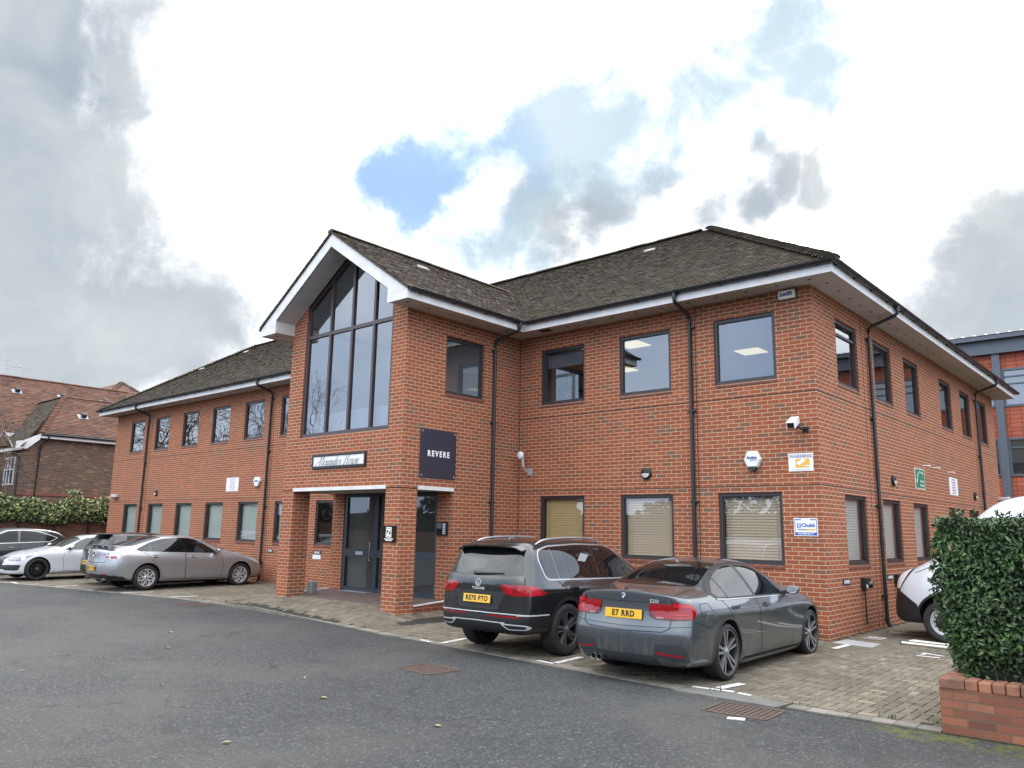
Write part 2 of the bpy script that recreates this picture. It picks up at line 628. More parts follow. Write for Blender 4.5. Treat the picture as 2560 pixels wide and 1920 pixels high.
def gz(x, y):
    """height of the ground: a slight fall from the walls, and the ramp up to the entrance"""
    z = .04 * max(0.0, min(1.0, (y + 4.5) / 3.5))
    ramp = .22 * sstep(-4.75, -3.2, y) * sstep(-12.6, -11.0, x) * (1 - sstep(-7.6, -6.3, x))
    return z + ramp * (1 - sstep(-1.9, -.6, y))


KERB = [(-60, -9), (-30, -7.4), (-21.7, -5.95), (-17.3, -5.08), (-13.7, -4.42), (-10.5, -4.35), (-7.76, -4.6), (-5.44, -4.87), (-3.75, -4.97),
        (-1.77, -5.16), (.4, -5.34), (1.47, -5.36), (2.92, -5.3), (8.0, -5.3)]


def kerb_y(x):
    for (x0, y0), (x1, y1) in zip(KERB, KERB[1:]):
        if x0 <= x <= x1:
            return y0 + (y1 - y0) * (x - x0) / (x1 - x0)
    return -5.3


def asphalt_mat():
    m = bpy.data.materials.new('asphalt')
    m.use_nodes = True
    n = NG(m.node_tree.nodes, m.node_tree.links)
    b = m.node_tree.nodes['Principled BSDF']
    t = n.new('ShaderNodeTexCoord')
    o = t.outputs['Object']
    vo = n.new('ShaderNodeTexVoronoi')
    vo.inputs['Scale'].default_value = 60
    n.l.new(o, vo.inputs['Vector'])
    stone = n.ramp(vo.outputs['Color'], [(0, (.016, .017, .018)), (.45, (.038, .041, .042)), (.8, (.074, .078, .079)), (1, (.23, .232, .225))])
    fine = n.noise(o, 28, 8, .8)
    col = n.mix(n.mrange(fine.outputs['Fac'], .42, .62, .0, .6), stone, (.026, .026, .026))
    big = n.noise(o, .32, 6, .62)
    col = n.mix(n.mrange(big.outputs['Fac'], .42, .64, 0, .5), col, (.082, .079, .072))
    med = n.noise(o, 1.6, 7, .7)
    col = n.mix(n.mrange(med.outputs['Fac'], .50, .70, 0, .55), col, (.026, .027, .027))
    # cracks: warped cell borders, kept only here and there
    wn_ = n.noise(o, 2.2, 5, .6)
    va = n.new('ShaderNodeVectorMath', operation='MULTIPLY_ADD')
    n.l.new(wn_.outputs['Color'], va.inputs[0])
    va.inputs[1].default_value = (.55, .55, .55)
    n.l.new(o, va.inputs[2])
    vc = n.new('ShaderNodeTexVoronoi', feature='DISTANCE_TO_EDGE')
    vc.inputs['Scale'].default_value = .33
    n.l.new(va.outputs[0], vc.inputs['Vector'])
    keep = n.noise(o, .7, 3, .5)
    crack = n.math('MULTIPLY', n.mrange(vc.outputs['Distance'], .002, .006, 1, 0), n.mrange(keep.outputs['Fac'], .5, .6))
    col = n.mix(n.math('MULTIPLY', crack, .85), col, (.014, .014, .014))
    # pale lichen specks
    vs = n.new('ShaderNodeTexVoronoi')
    vs.inputs['Scale'].default_value = 5.0
    n.l.new(va.outputs[0], vs.inputs['Vector'])
    sp = n.math('MULTIPLY', n.mrange(vs.outputs['Distance'], .05, .09, 1, 0), n.mrange(n.noise(o, 1.1, 4, .7).outputs['Fac'], .56, .66))
    col = n.mix(n.math('MULTIPLY', sp, .7), col, (.28, .27, .2))
    # moss that grows along the planter wall
    sx = n.new('ShaderNodeSeparateXYZ')
    n.l.new(o, sx.inputs[0])
    near = n.math('MULTIPLY', n.mrange(sx.outputs[1], -5.9, -5.5), n.mrange(sx.outputs[0], 2.0, 2.8))
    mo = n.math('MULTIPLY', near, n.mrange(n.noise(o, 5, 9, .8).outputs['Fac'], .43, .60))
    col = n.mix(n.math('MULTIPLY', mo, .9), col, (.105, .115, .018))
    n.l.new(col, b.inputs['Base Color'])
    b.inputs['Roughness'].default_value = .82
    b.inputs['Specular IOR Level'].default_value = .35
    bp = n.new('ShaderNodeBump')
    bp.inputs['Strength'].default_value = .9
    bp.inputs['Distance'].default_value = .008
    n.l.new(n.math('ADD', vo.outputs['Distance'], n.math('MULTIPLY', fine.outputs['Fac'], .8)), bp.inputs['Height'])
    n.l.new(bp.outputs[0], b.inputs['Normal'])
    return m


M_ASPH = asphalt_mat()
M_JSAND = mat('joint_sand', (.022, .021, .017), .95, var=.4, var_scale=5)
M_BLOCK = island_mat('paving_block', [(0, (.108, .09, .067)), (.35, (.14, .119, .09)), (.7, (.165, .141, .108)), (.96, (.19, .164, .124)), (1, (.26, .225, .165))],
                     noise_scale=.8, noise_amt=.55, dark=(.06, .055, .045), fine=55, lichen=((.10, .105, .05), .55, .62, .35))
M_KERB = island_mat('kerb_block', [(0, (.16, .15, .13)), (1, (.24, .22, .19))], noise_scale=2, noise_amt=.4, fine=60)
M_CONC = mat('pale_concrete', (.125, .122, .112), .9, var=.25, var_scale=6, bump=(40, .4))
M_RUST = mat('rusty_iron', (.085, .055, .042), .8, var=.4, var_scale=20)


def paint_mat():
    m = bpy.data.materials.new('worn_road_paint')
    m.use_nodes = True
    nt = m.node_tree
    n = NG(nt.nodes, nt.links)
    b = nt.nodes['Principled BSDF']
    t = n.new('ShaderNodeTexCoord')
    ns = n.noise(t.outputs['Object'], 14, 6, .7)
    b.inputs['Base Color'].default_value = (.62, .62, .6, 1)
    b.inputs['Roughness'].default_value = .7
    n.l.new(n.mrange(ns.outputs['Fac'], .34, .44), b.inputs['Alpha'])
    return m


M_PAINT = paint_mat()

mb = MB()
NXG = [-400, -150, -80] + [x * 1.0 for x in range(-60, 21, 2)] + [60, 150, 400]
NYG = [-400, -150, -60, -40, -25, -16, -12, -10, -8, -7, -6, -5, -4, -2, 0, 10, 40, 150, 400]
pts = [(x, y, -.004) for y in NYG for x in NXG]
nx = len(NXG)
mb.add(pts, [(j * nx + i, j * nx + i + 1, (j + 1) * nx + i + 1, (j + 1) * nx + i) for j in range(len(NYG) - 1) for i in range(nx - 1)])
o = mb.build('asphalt_ground', M_ASPH)
tag(o, 'grey asphalt of the car park in the foreground', 'asphalt', kind='structure')

# block paving: sand bed + herringbone blocks
mb = MB()
xs = [-45 + .75 * i for i in range(72)]
for i in range(len(xs) - 1):
    a, b_ = xs[i], xs[i + 1]
    ya, yb = kerb_y(a), kerb_y(b_)
    ny = 14
    for j in range(ny):
        f0, f1 = j / ny, (j + 1) / ny
        q = [(a, ya + (.05 - ya) * f0), (b_, yb + (.05 - yb) * f0), (b_, yb + (.05 - yb) * f1), (a, ya + (.05 - ya) * f1)]
        mb.quad(*[(x, y, gz(x, y) + .001) for x, y in q])
mb.quad((0, .05, .041), (8.25, .05, .041), (8.25, 19, .041), (0, 19, .041))
o = mb.build('paving_bed', M_JSAND)
tag(o, kind='structure')


def paving():
    V, F = [], []
    w, gap, top = .1, .005, .016

    def block(cx, cy, hx, hy):
        b = len(V)
        dz = RNG.normal(0, .0012)
        tx, ty = RNG.normal(0, .006, 2)
        hx -= gap
        hy -= gap
        e = .0045
        for k, (sx, sy, s, z) in enumerate([(sx, sy, s, z) for s, z in ((0, -.012), (0, top - e), (e, top)) for sx, sy in ((-1, -1), (1, -1), (1, 1), (-1, 1))]):
            x, y = sx * (hx - s), sy * (hy - s)
            V.append((cx + x, cy + y, gz(cx + x, cy + y) + z + dz + tx * x + ty * y))
        F.append((b + 8, b + 9, b + 10, b + 11))
        for r in (0, 4):
            for k in range(4):
                F.append((b + r + k, b + r + (k + 1) % 4, b + r + 4 + (k + 1) % 4, b + r + 4 + k))

    def inside(cx, cy):
        if cy > -.08 and cx < .08:
            return False
        if cx > 3.0 and cy < -1:
            return False
        if cx < 8 and cy > 16:
            return False
        if -11.0 < cx < -7.0 and cy > -3.06:
            return False
        return cy > kerb_y(cx) + .21

    for i in range(-270, 52):
        for j in range(-64, 160):
            x, y = i * w, j * w
            if x < -27 or (x < -.05 and y > .1) or (y > 0 and x > 5):
                continue
            d = (i - j) % 4
            if d == 0:
                c = (x + w, y + w / 2, w, w / 2)
            elif d == 3:
                c = (x + w / 2, y + w, w / 2, w)
            else:
                continue
            if inside(c[0], c[1]):
                block(*c)
    me = bpy.data.meshes.new('paving')
    me.from_pydata(V, [], F)
    me.materials.append(M_BLOCK)
    return link_mesh('block_paving', me)


tag(paving(), 'grey brown herringbone block paving along the building', 'paving', kind='structure')

# edging course along the asphalt: one row of blocks laid end on, and the patched concrete strip
mb = MB()
s = 0.0
for (x0, y0), (x1, y1) in zip(KERB, KERB[1:]):
    if x1 < -28 or x0 > 3:
        continue
    L = math.hypot(x1 - x0, y1 - y0)
    k = int(L / .205)
    ang = math.atan2(y1 - y0, x1 - x0)
    for i in range(k):
        f = (i + .5) / k
        x, y = x0 + (x1 - x0) * f, y0 + (y1 - y0) * f
        if x > 2.9 or (.2 < x < 1.42):
            continue
        Mx = Matrix.Translation((x, y + .1, gz(x, y) - .02 + RNG.normal(0, .0015))) @ Matrix.Rotation(ang + RNG.normal(0, .008), 4, 'Z')
        mb.obox(Mx, L / k - .006, .19, .07)
o = mb.build('kerb_edging', M_KERB)
tag(o, 'pale edging course between paving and asphalt', 'kerb', kind='structure')
mb = MB()
mb.prism([(.17, -5.42), (1.40, -5.44), (1.44, -5.16), (1.1, -5.12), (.62, -5.0), (.25, -5.16)], -.02, .021, lambda a, b, d: (a, b, d))
tag(mb.build('concrete_patch', M_CONC, bevel=.006), kind='structure')


def paint(pts, z=.0215):
    me = bpy.data.meshes.new('marking')
    bm = bmesh.new()
    bm.faces.new([bm.verts.new((x, y, gz(x, y) + z)) for x, y in pts])
    bm.to_mesh(me)
    bm.free()
    me.materials.append(M_PAINT)
    return me


def dash(x0, y0, x1, y1, w=.1, z=.0215):
    d = Vector((x1 - x0, y1 - y0)).normalized()
    p = Vector((-d.y, d.x)) * w / 2
    return [(x0 + p.x, y0 + p.y), (x1 + p.x, y1 + p.y), (x1 - p.x, y1 - p.y), (x0 - p.x, y0 - p.y)]


def marks(name, polys, zs=None):
    mb_ = MB()
    for k, pl in enumerate(polys):
        z = .0215 if zs is None else zs[k]
        mb_.add([(x, y, gz(x, y) + z) for x, y in pl], [tuple(range(len(pl)))])
    o_ = mb_.build(name, M_PAINT)
    return tag(o_, kind='structure')


marks('bay_marking', [dash(-2.17, -5.02, -1.86, -5.06, .07), dash(-1.86, -5.0, -1.93, -4.32, .1)])
marks('bay_marking', [dash(-4.74, -4.84, -4.45, -4.9, .08), dash(-4.24, -4.88, -4.36, -4.2, .1)])
marks('bay_marking', [dash(.25, -5.1, .74, -5.03, .07), dash(.52, -4.97, .59, -4.5, .11), dash(.8, -5.06, .97, -5.09, .06)], [.0215, .0235, .0235])
marks('bay_marking', [dash(.393, -.93, .408, -.3, .1)])
for a in ((-21.5, -5.70, -20.9, -5.72), (-19.2, -5.32, -19.17, -4.75), (-17.75, -5.02, -17.68, -4.3), (-16.2, -4.8, -15.9, -4.1), (-14.3, -4.45, -14.1, -3.8)):
    marks('bay_marking', [dash(*a, .1)])
marks('bay_marking', [dash(.34, 2.09, 1.0, 2.05, .09)])

o = lettering('bay_number', '18', .42, M_PAINT, Matrix.Translation((.46, .9, gz(.4, .9) + .0215)) @ Matrix.Rotation(R(90), 4, 'Z') @ Matrix.Scale(.9, 4, (1, 0, 0)), extrude=.0005, spacing=1.15, bold=.012)
tag(o, kind='structure')
o = lettering('bay_number', '17', .42, M_PAINT, Matrix.Translation((1.69, -.55, gz(1.6, -.5) + .0215)) @ Matrix.Rotation(R(90), 4, 'Z'), extrude=.0005, spacing=1.3, bold=.012)
tag(o, kind='structure')
mb = MB()
mb.prism([(.13, -.26), (.16, .36), (.74, .2), (.78, -.33)], 0, .0225, lambda a, b, d: (a, b, gz(a, b) + d))
tag(mb.build('inspection_cover', M_GALV), 'pale metal inspection cover in the paving by the building corner', 'cover')
mb = MB()
mb.prism([(1.24, -6.23), (1.40, -6.17), (1.37, -6.08), (1.22, -6.15)], -.003, .003, lambda a, b, d: (a, b, d))
tag(mb.build('paint_scrap', M_PAINT), kind='structure')


def drain(cx, cy, rz, label, w=.66, d=.52):
    t = thing('drain_grate', label, 'drain', (cx, cy, 0), rz, 'rusty drain grates in the asphalt')
    f = MB()
    e = .035
    for a in (-1, 1):
        f.box(-w / 2, w / 2, a * d / 2 - e / 2, a * d / 2 + e / 2, -.02, .006)
        f.box(a * w / 2 - e / 2, a * w / 2 + e / 2, -d / 2 + e / 2, d / 2 - e / 2, -.02, .006)
    f.build('frame', M_RUST, t)
    g_ = MB()
    k = 10
    for i in range(k):
        x = -w / 2 + e + (w - 2 * e) * (i + .5) / k
        g_.box(x - .015, x + .015, -d / 2 + e / 2, d / 2 - e / 2, -.016, .002)
    for j in range(6):
        y = -d / 2 + e + (d - 2 * e) * (j + .5) / 6
        g_.box(-w / 2 + e / 2, w / 2 - e / 2, y - .011, y + .011, -.014, .0)
    g_.build('grating', M_RUST, t)
    h = MB()
    h.box(-w / 2, w / 2, -d / 2, d / 2, -.0035, -.0025)
    h.build('sump_shade', M_BLACK, t)  # flat black sheet stands in for the dark below the bars
    return t


drain(-2.78, -6.48, R(-4), 'rusty square drain grate in the asphalt nearest the porch and the sport utility')
drain(1.2, -5.78, R(3), 'rusty drain grate beside the white paint scrap near the paving edge')
drain(-12.4, -4.76, R(0), 'rusty drain grate at the paving edge left of the entrance')

# dead leaves lying on the asphalt
M_LEAFD = mat('dead_leaf', (.30, .25, .13), .8, var=.3, var_scale=5)
for k, (x, y, s, a) in enumerate([(-2.22, -8.5, .11, .3), (-1.31, -10.1, .09, 1.1), (-.5, -8.47, .1, .2), (-5.97, -10.19, .08, 2), (-6.6, -8.1, .1, .8), (-4.0, -9.4, .06, .4), (-.2, -11.0, .06, 1.9), (-8.2, -7.3, .14, .2), (-3.3, -8.0, .07, 2.5)]):
    m_ = MB()
    prof = [(-.5, 0), (-.2, .2), (.1, .22), (.5, 0), (.1, -.2), (-.25, -.18)]
    pts = [(x + s * (u * math.cos(a) - v * math.sin(a)), y + s * (u * math.sin(a) + v * math.cos(a)), .004 + .012 * (abs(v) > .1) + .01 * (u > .3)) for u, v in prof]
    m_.add(pts + [(x, y, .008)], [(i, (i + 1) % 6, 6) for i in range(6)])
    o = m_.build('dead_leaf', M_LEAFD)
    tag(o, 'small dried leaf lying on the asphalt', 'leaf', 'dead leaves on the asphalt')


# ================================================================ the office building
BLD = thing('office_building', 'two storey red brick office building with tiled roof and glazed gable entrance', 'building', (0, 0, 0))
ZS, ZF = 6.24, 6.41
PITCH = .67


def abox(mb_, fn, a0, a1, d0, d1, z0, z1, mi=0):
    vs = [fn(a, d, z) for z in (z0, z1) for d in (d0, d1) for a in (a0, a1)]
    return mb_.add(vs, [(0, 2, 3, 1), (4, 5, 7, 6), (0, 1, 5, 4), (2, 6, 7, 3), (0, 4, 6, 2), (1, 3, 7, 5)], mi)


def wall(mb_, fn, a0, a1, z0, z1, holes=(), depth=.11, mi=0):
    ac = sorted({a0, a1, *[h[0] for h in holes], *[h[1] for h in holes]})
    zc = sorted({z0, z1, *[h[2] for h in holes], *[h[3] for h in holes]})
    ac = [a for a in ac if a0 <= a <= a1]
    zc = [z for z in zc if z0 <= z <= z1]
    for i in range(len(ac) - 1):
        for j in range(len(zc) - 1):
            am, zm = (ac[i] + ac[i + 1]) / 2, (zc[j] + zc[j + 1]) / 2
            if any(h[0] < am < h[1] and h[2] < zm < h[3] for h in holes):
                continue
            mb_.quad(fn(ac[i], 0, zc[j]), fn(ac[i + 1], 0, zc[j]), fn(ac[i + 1], 0, zc[j + 1]), fn(ac[i], 0, zc[j + 1]), mi)
    for h in holes:
        b0, b1, y0, y1 = h[:4]
        mb_.quad(fn(b0, 0, y0), fn(b0, depth, y0), fn(b0, depth, y1), fn(b0, 0, y1), mi)
        mb_.quad(fn(b1, 0, y0), fn(b1, depth, y0), fn(b1, depth, y1), fn(b1, 0, y1), mi)
        mb_.quad(fn(b0, 0, y1), fn(b1, 0, y1), fn(b1, depth, y1), fn(b0, depth, y1), mi)
        mb_.quad(fn(b0, 0, y0), fn(b1, 0, y0), fn(b1, depth, y0), fn(b0, depth, y0), mi)


XL, XBL, XBR, YBF, YB = -29.56, -11.08, -6.93, -3.53, 15.33
ZUB, ZUT, ZLB, ZLT = 4.59, 5.868, 1.245, 2.528
f_front = lambda a, d, z: (a, d, z)
f_side = lambda a, d, z: (-d, a, z)
f_bside = lambda a, d, z: (XBR - d, a, z)
f_bfront = lambda a, d, z: (a, YBF + d, z)
f_bleft = lambda a, d, z: (XBL + d, a, z)
f_end = lambda a, d, z: (XL + d, a, z)
f_back = lambda a, d, z: (a, YB - d, z)

right_c = [-1.32, -3.51, -5.665]
left_c = [-27.51, -25.30, -23.03, -20.83, -18.63, -16.43, -14.23]
side_c = [1.745, 3.955, 6.13, 9.265, 11.47, 13.67]
HW = .617
rw = [(c - HW, c + HW, z0, z1) for c in right_c for z0, z1 in ((ZUB, ZUT), (ZLB, ZLT))]
lw = [(c - .605, c + .605, z0, z1) for c in left_c for z0, z1 in ((ZUB, ZUT), (ZLB, ZLT))]
sw = [(c - .6, c + .6, z0, z1) for c in side_c for z0, z1 in ((ZUB, ZUT), (ZLB, ZLT))]
bw_ = [(-2.41, -1.22, ZUB + .02, ZUT)]
ZLIN = 2.55                                       # head of the porch openings
GS = lambda x: 7.87 - abs(x + 9.005) * PITCH      # sloping ceiling of the gable

W = MB()
ZB = -.15
wall(W, f_front, XBR, 0, ZB, ZS + .02, rw)
wall(W, f_front, XL, XBL, ZB, ZS + .02, lw)
wall(W, f_side, 0, YB, ZB, ZS + .02, sw)
wall(W, f_end, 0, YB, ZB, ZS + .02)
wall(W, f_back, XL, 0, ZB, ZS + .02)
# porch block
wall(W, f_bside, YBF, 0, ZLIN, ZS + .02, bw_)
wall(W, f_bside, -2.1, 0, ZB, ZLIN)
wall(W, f_bleft, YBF, 0, ZLIN, ZS + .02)
wall(W, f_bleft, -2.1, 0, ZB, ZLIN)
GX0, GX1, GZ0 = -10.535, -7.388, 3.76
W.quad((XBL, YBF, ZLIN), (XBR, YBF, ZLIN), (XBR, YBF, GZ0), (XBL, YBF, GZ0))
W.quad((XBL, YBF, GZ0), (GX0, YBF, GZ0), (GX0, YBF, GS(GX0)), (XBL, YBF, GS(XBL)))
W.quad((GX1, YBF, GZ0), (XBR, YBF, GZ0), (XBR, YBF, GS(XBR)), (GX1, YBF, GS(GX1)))
for gx in (GX0, GX1):
    W.quad((gx, YBF, GZ0), (gx, YBF + .11, GZ0), (gx, YBF + .11, GS(gx)), (gx, YBF, GS(gx)))
W.quad((GX0, YBF, GZ0), (GX1, YBF, GZ0), (GX1, YBF + .11, GZ0), (GX0, YBF + .11, GZ0))
# backs of the porch walls (inside the porch)
W.quad((XBL, YBF + .45, ZLIN), (XBR, YBF + .45, ZLIN), (XBR, YBF + .45, ZLIN + .1), (XBL, YBF + .45, ZLIN + .1))
for x0, x1 in ((XBL, -10.63), (-7.385, XBR)):       # piers either side of the glazed lobby
    W.quad((x0, -2.1, ZB), (x1, -2.1, ZB), (x1, -2.1, ZLIN + .06), (x0, -2.1, ZLIN + .06))
    xi = x1 if x0 == XBL else x0
    W.quad((xi, -2.1, ZB), (xi, -.1, ZB), (xi, -.1, ZLIN + .06), (xi, -2.1, ZLIN + .06))
W.build('wall', M_BRICK, BLD)
for x0, x1 in ((XBL, -10.63), (-7.385, XBR)):
    p = MB()
    p.box(x0, x1, YBF, YBF + .44, ZB, ZLIN + .02)
    p.build('porch_pillar', M_BRICK, BLD)
# brick plinths that carry the porch floor + the floor itself
for xx, s_ in ((XBR - .1, 1), (XBL, 1)):
    p = MB()
    p.add([(xx, YBF + .44, ZB), (xx + .1, YBF + .44, ZB), (xx + .1, -2.1, ZB), (xx, -2.1, ZB), (xx, YBF + .44, .262), (xx + .1, YBF + .44, .262), (xx + .1, -2.1, .322), (xx, -2.1, .322)],
          [(0, 1, 5, 4), (1, 2, 6, 5), (2, 3, 7, 6), (3, 0, 4, 7), (4, 5, 6, 7)])
    p.build('plinth', M_BRICK_DARK, BLD)
p = MB()
for k in range(6):
    y0, y1 = -3.55 + k * .27, -3.55 + (k + 1) * .27
    if k == 0:
        continue
    z0, z1 = .235 + (k) * .016, .235 + (k + 1) * .016
    xa_, xb_ = XBL + .02, XBR - .02
    p.add([(xa_, y0, z0), (xb_, y0, z0), (xb_, y1, z1), (xa_, y1, z1), (xa_, y0, z0 - .06), (xb_, y0, z0 - .06), (xb_, y1, z1 - .06), (xa_, y1, z1 - .06)],
          [(0, 1, 2, 3), (0, 4, 5, 1), (1, 5, 6, 2), (3, 7, 4, 0), (4, 7, 6, 5)])
M_PORCHF = mat('porch_floor_brick', (.105, .075, .065), .85, var=.3, var_scale=6, bump=(30, .3))
p.build('porch_floor', M_PORCHF, BLD)
for x0, x1 in ((XBR - .05, XBR + .012), (XBL - .012, XBL + .05)):
    p = MB()
    p.add([(x0, -3.09, .262), (x1, -3.09, .262), (x1, -2.1, .322), (x0, -2.1, .322), (x0, -3.09, .285), (x1, -3.09, .285), (x1, -2.1, .345), (x0, -2.1, .345)],
          [(4, 5, 6, 7), (0, 1, 5, 4), (1, 2, 6, 5), (2, 3, 7, 6), (3, 0, 4, 7)])
    p.build('white_nosing', M_WHITE, BLD)
# porch ceiling and white lintel trims
p = MB()
p.box(XBL + .02, XBR - .02, YBF + .05, -2.08, ZLIN + .012, ZLIN + .06, 0)
p.build('porch_ceiling', M_SOFFIT, BLD)
p = MB()
p.box(-10.62, -7.37, YBF - .03, YBF + .06, ZLIN - .004, ZLIN + .068)
p.box(XBR - .06, XBR + .03, -3.085, -2.09, ZLIN - .004, ZLIN + .07)
p.build('lintel_trim', M_WHITE, BLD)

# dark joints that run along and up the brickwork
p = MB()
for zj in (4.306, 2.64):
    p.box(XBR + .002, -.001, -.003, 0.002, zj - .008, zj + .008)
    p.box(XL, XBL - .002, -.003, .002, zj - .008, zj + .008)
    p.box(-.002, .003, .001, YB, zj - .008, zj + .008)
for xj in (-2.33, XBR + .012, -17.4, -26.2):
    p.box(xj - .006, xj + .006, -.0045, .001, 0, ZS)
for yj in (2.62, 12.35):
    p.box(-.001, .0045, yj - .007, yj + .007, 0, ZS)
p.build('movement_joint', M_JOINT, BLD)

# ---------------- windows
M_BLIND = mat('cream_blind', (.82, .64, .46), .6)
M_BLIND_Y = mat('tan_blind', (.78, .56, .26), .6)
M_BLIND_G = mat('grey_green_blind', (.70, .76, .71), .65)
M_BLIND_D = mat('grey_blind', (.3, .33, .38), .5)


def window(fn, a0, a1, z0, z1, glass, blind=None, drop=1.0, frame=None, name='window', sill=True, fd=.035, fw=.062, slat=.035, tilt=.95, open_light=False):
    fr = MB()
    d0, d1 = fd, fd + .07
    abox(fr, fn, a0, a0 + fw, d0, d1, z0, z1)
    abox(fr, fn, a1 - fw, a1, d0, d1, z0, z1)
    abox(fr, fn, a0 + fw, a1 - fw, d0, d1, z1 - fw, z1)
    abox(fr, fn, a0 + fw, a1 - fw, d0, d1, z0, z0 + fw)
    # thin inner bead
    s_ = .014
    abox(fr, fn, a0 + fw, a0 + fw + s_, d0 + .02, d1 - .01, z0 + fw, z1 - fw)
    abox(fr, fn, a1 - fw - s_, a1 - fw, d0 + .02, d1 - .01, z0 + fw, z1 - fw)
    abox(fr, fn, a0 + fw + s_, a1 - fw - s_, d0 + .02, d1 - .01, z1 - fw - s_, z1 - fw)
    abox(fr, fn, a0 + fw + s_, a1 - fw - s_, d0 + .02, d1 - .01, z0 + fw, z0 + fw + s_)
    if open_light:
        abox(fr, fn, a0 + fw, a1 - fw, d0 + .01, d1, z1 - .30, z1 - .25)
    w_ = fr.build(name, frame or M_FRAME, BLD)
    pn = MB()
    i = fw + s_
    pn.quad(fn(a0 + i, d0 + .04, z0 + i), fn(a1 - i, d0 + .04, z0 + i), fn(a1 - i, d0 + .04, z1 - i), fn(a0 + i, d0 + .04, z1 - i))
    pn.build('pane', glass, w_)
    if blind:
        bl = MB()
        zt, zb = z1 - fw, z1 - fw - (z1 - z0 - 2 * fw) * drop
        k = max(3, int((zt - zb) / slat))
        h = slat * .52 * tilt
        dd = slat * .5 * math.sqrt(max(0, 1 - tilt * tilt))
        for q in range(k):
            zc = zt - (q + .5) * (zt - zb) / k
            bl.quad(fn(a0 + fw, d1 + .06 - dd, zc - h), fn(a1 - fw, d1 + .06 - dd, zc - h), fn(a1 - fw, d1 + .06 + dd, zc + h), fn(a0 + fw, d1 + .06 + dd, zc + h))
        for f in (.14, .86):
            ax_ = a0 + (a1 - a0) * f
            abox(bl, fn, ax_ - .004, ax_ + .004, d1 + .035, d1 + .04, zb, zt)
        bl.build('blind', blind, w_)
    if sill:
        sl = MB()
        vs = [fn(a0 - .02, -.03, z0 - .072), fn(a1 + .02, -.03, z0 - .072), fn(a1 + .02, -.03, z0 - .03), fn(a0 - .02, -.03, z0 - .03),
              fn(a0 - .02, .05, z0 - .072), fn(a1 + .02, .05, z0 - .072), fn(a1 + .02, .05, z0 - .002), fn(a0 - .02, .05, z0 - .002)]
        vs = [fn(a0, -.012, z0 - .06), fn(a1, -.012, z0 - .06), fn(a1, -.012, z0 - .022), fn(a0, -.012, z0 - .022),
              fn(a0, .04, z0 - .06), fn(a1, .04, z0 - .06), fn(a1, .04, z0 - .002), fn(a0, .04, z0 - .002)]
        sl.add(vs, [(0, 1, 2, 3), (3, 2, 6, 7), (0, 3, 7, 4), (1, 5, 6, 2), (0, 4, 5, 1)])
        sl.build('sill', M_SILL, w_)
    return w_


for k, c in enumerate(right_c):
    window(f_front, c - HW, c + HW, ZUB, ZUT, M_GLASS, M_BLIND_D if k == 2 else None, .30, M_FRAME, tilt=.9)
    window(f_front, c - HW, c + HW, ZLB, ZLT, M_GLASS_LOW, M_BLIND_Y if k == 2 else M_BLIND, .985, M_FRAME, tilt=.93, slat=.05)
for k, c in enumerate(left_c):
    window(f_front, c - .605, c + .605, ZUB, ZUT, M_GLASS, None, 1, M_FRAME)
    window(f_front, c - .605, c + .605, ZLB, ZLT, M_GLASS_LOW, M_BLIND_G if k < 6 else None, .985, M_FRAME, tilt=.97)
for k, c in enumerate(side_c):
    window(f_side, c - .6, c + .6, ZUB, ZUT, M_GLASS, None, 1, M_FRAME, open_light=(k == 0))
    window(f_side, c - .6, c + .6, ZLB, ZLT, M_GLASS_LOW, M_BLIND_G if k in (0, 1, 2) else None, .98, M_FRAME, tilt=.95, slat=.05)
window(f_bside, -2.41, -1.22, ZUB + .02, ZUT, M_GLASS, None, 1, M_FRAME, fd=.06)

# glazed gable
gf = MB()
YG0, YG1 = YBF + .035, YBF + .115
mull = [-9.64, -8.842, -8.069]


def gtop(x):
    return GS(x) - .012


gf.box(GX0, GX0 + .075, YG0, YG1, GZ0, gtop(GX0) - .03)
gf.box(GX1 - .075, GX1, YG0, YG1, GZ0, gtop(GX1) - .03)
gf.box(GX0 + .075, GX1 - .075, YG0, YG1, GZ0, GZ0 + .085)
for x in mull:
    gf.box(x - .034, x + .034, YG0, YG1, GZ0 + .085, gtop(x) - .06)
edges = [GX0 + .075] + [v for x in mull for v in (x - .034, x + .034)] + [GX1 - .075]
for i in range(0, len(edges), 2):
    gf.box(edges[i], edges[i + 1], YG0 + .002, YG1 - .002, 6.075, 6.155)
for xa, xb in ((GX0, -9.005), (-9.005, GX1)):
    gf.add([(xa, YG0 - .003, gtop(xa)), (xb, YG0 - .003, gtop(xb)), (xb, YG0 - .003, gtop(xb) - .095), (xa, YG0 - .003, gtop(xa) - .095),
            (xa, YG1 + .003, gtop(xa)), (xb, YG1 + .003, gtop(xb)), (xb, YG1 + .003, gtop(xb) - .095), (xa, YG1 + .003, gtop(xa) - .095)],
           [(0, 1, 2, 3), (4, 7, 6, 5), (0, 4, 5, 1), (3, 2, 6, 7), (0, 3, 7, 4), (1, 5, 6, 2)])
gw = gf.build('gable_window', M_FRAME_B, BLD)
for i in range(0, len(edges), 2):
    xa, xb = edges[i], edges[i + 1]
    pn = MB()
    pn.quad((xa, YG0 + .04, GZ0 + .085), (xb, YG0 + .04, GZ0 + .085), (xb, YG0 + .04, 6.075), (xa, YG0 + .04, 6.075))
    pn.build('pane', M_GLASS, gw)
    pn = MB()
    top = [(xb, gtop(xb) - .09)] + ([(-9.005, gtop(-9.005) - .09)] if xa < -9.005 < xb else []) + [(xa, gtop(xa) - .09)]
    pl = [(xa, 6.155), (xb, 6.155)] + top
    pn.add([(x, YG0 + .04, z) for x, z in pl], [tuple(range(len(pl)))])
    pn.build('pane', M_GLASS, gw)
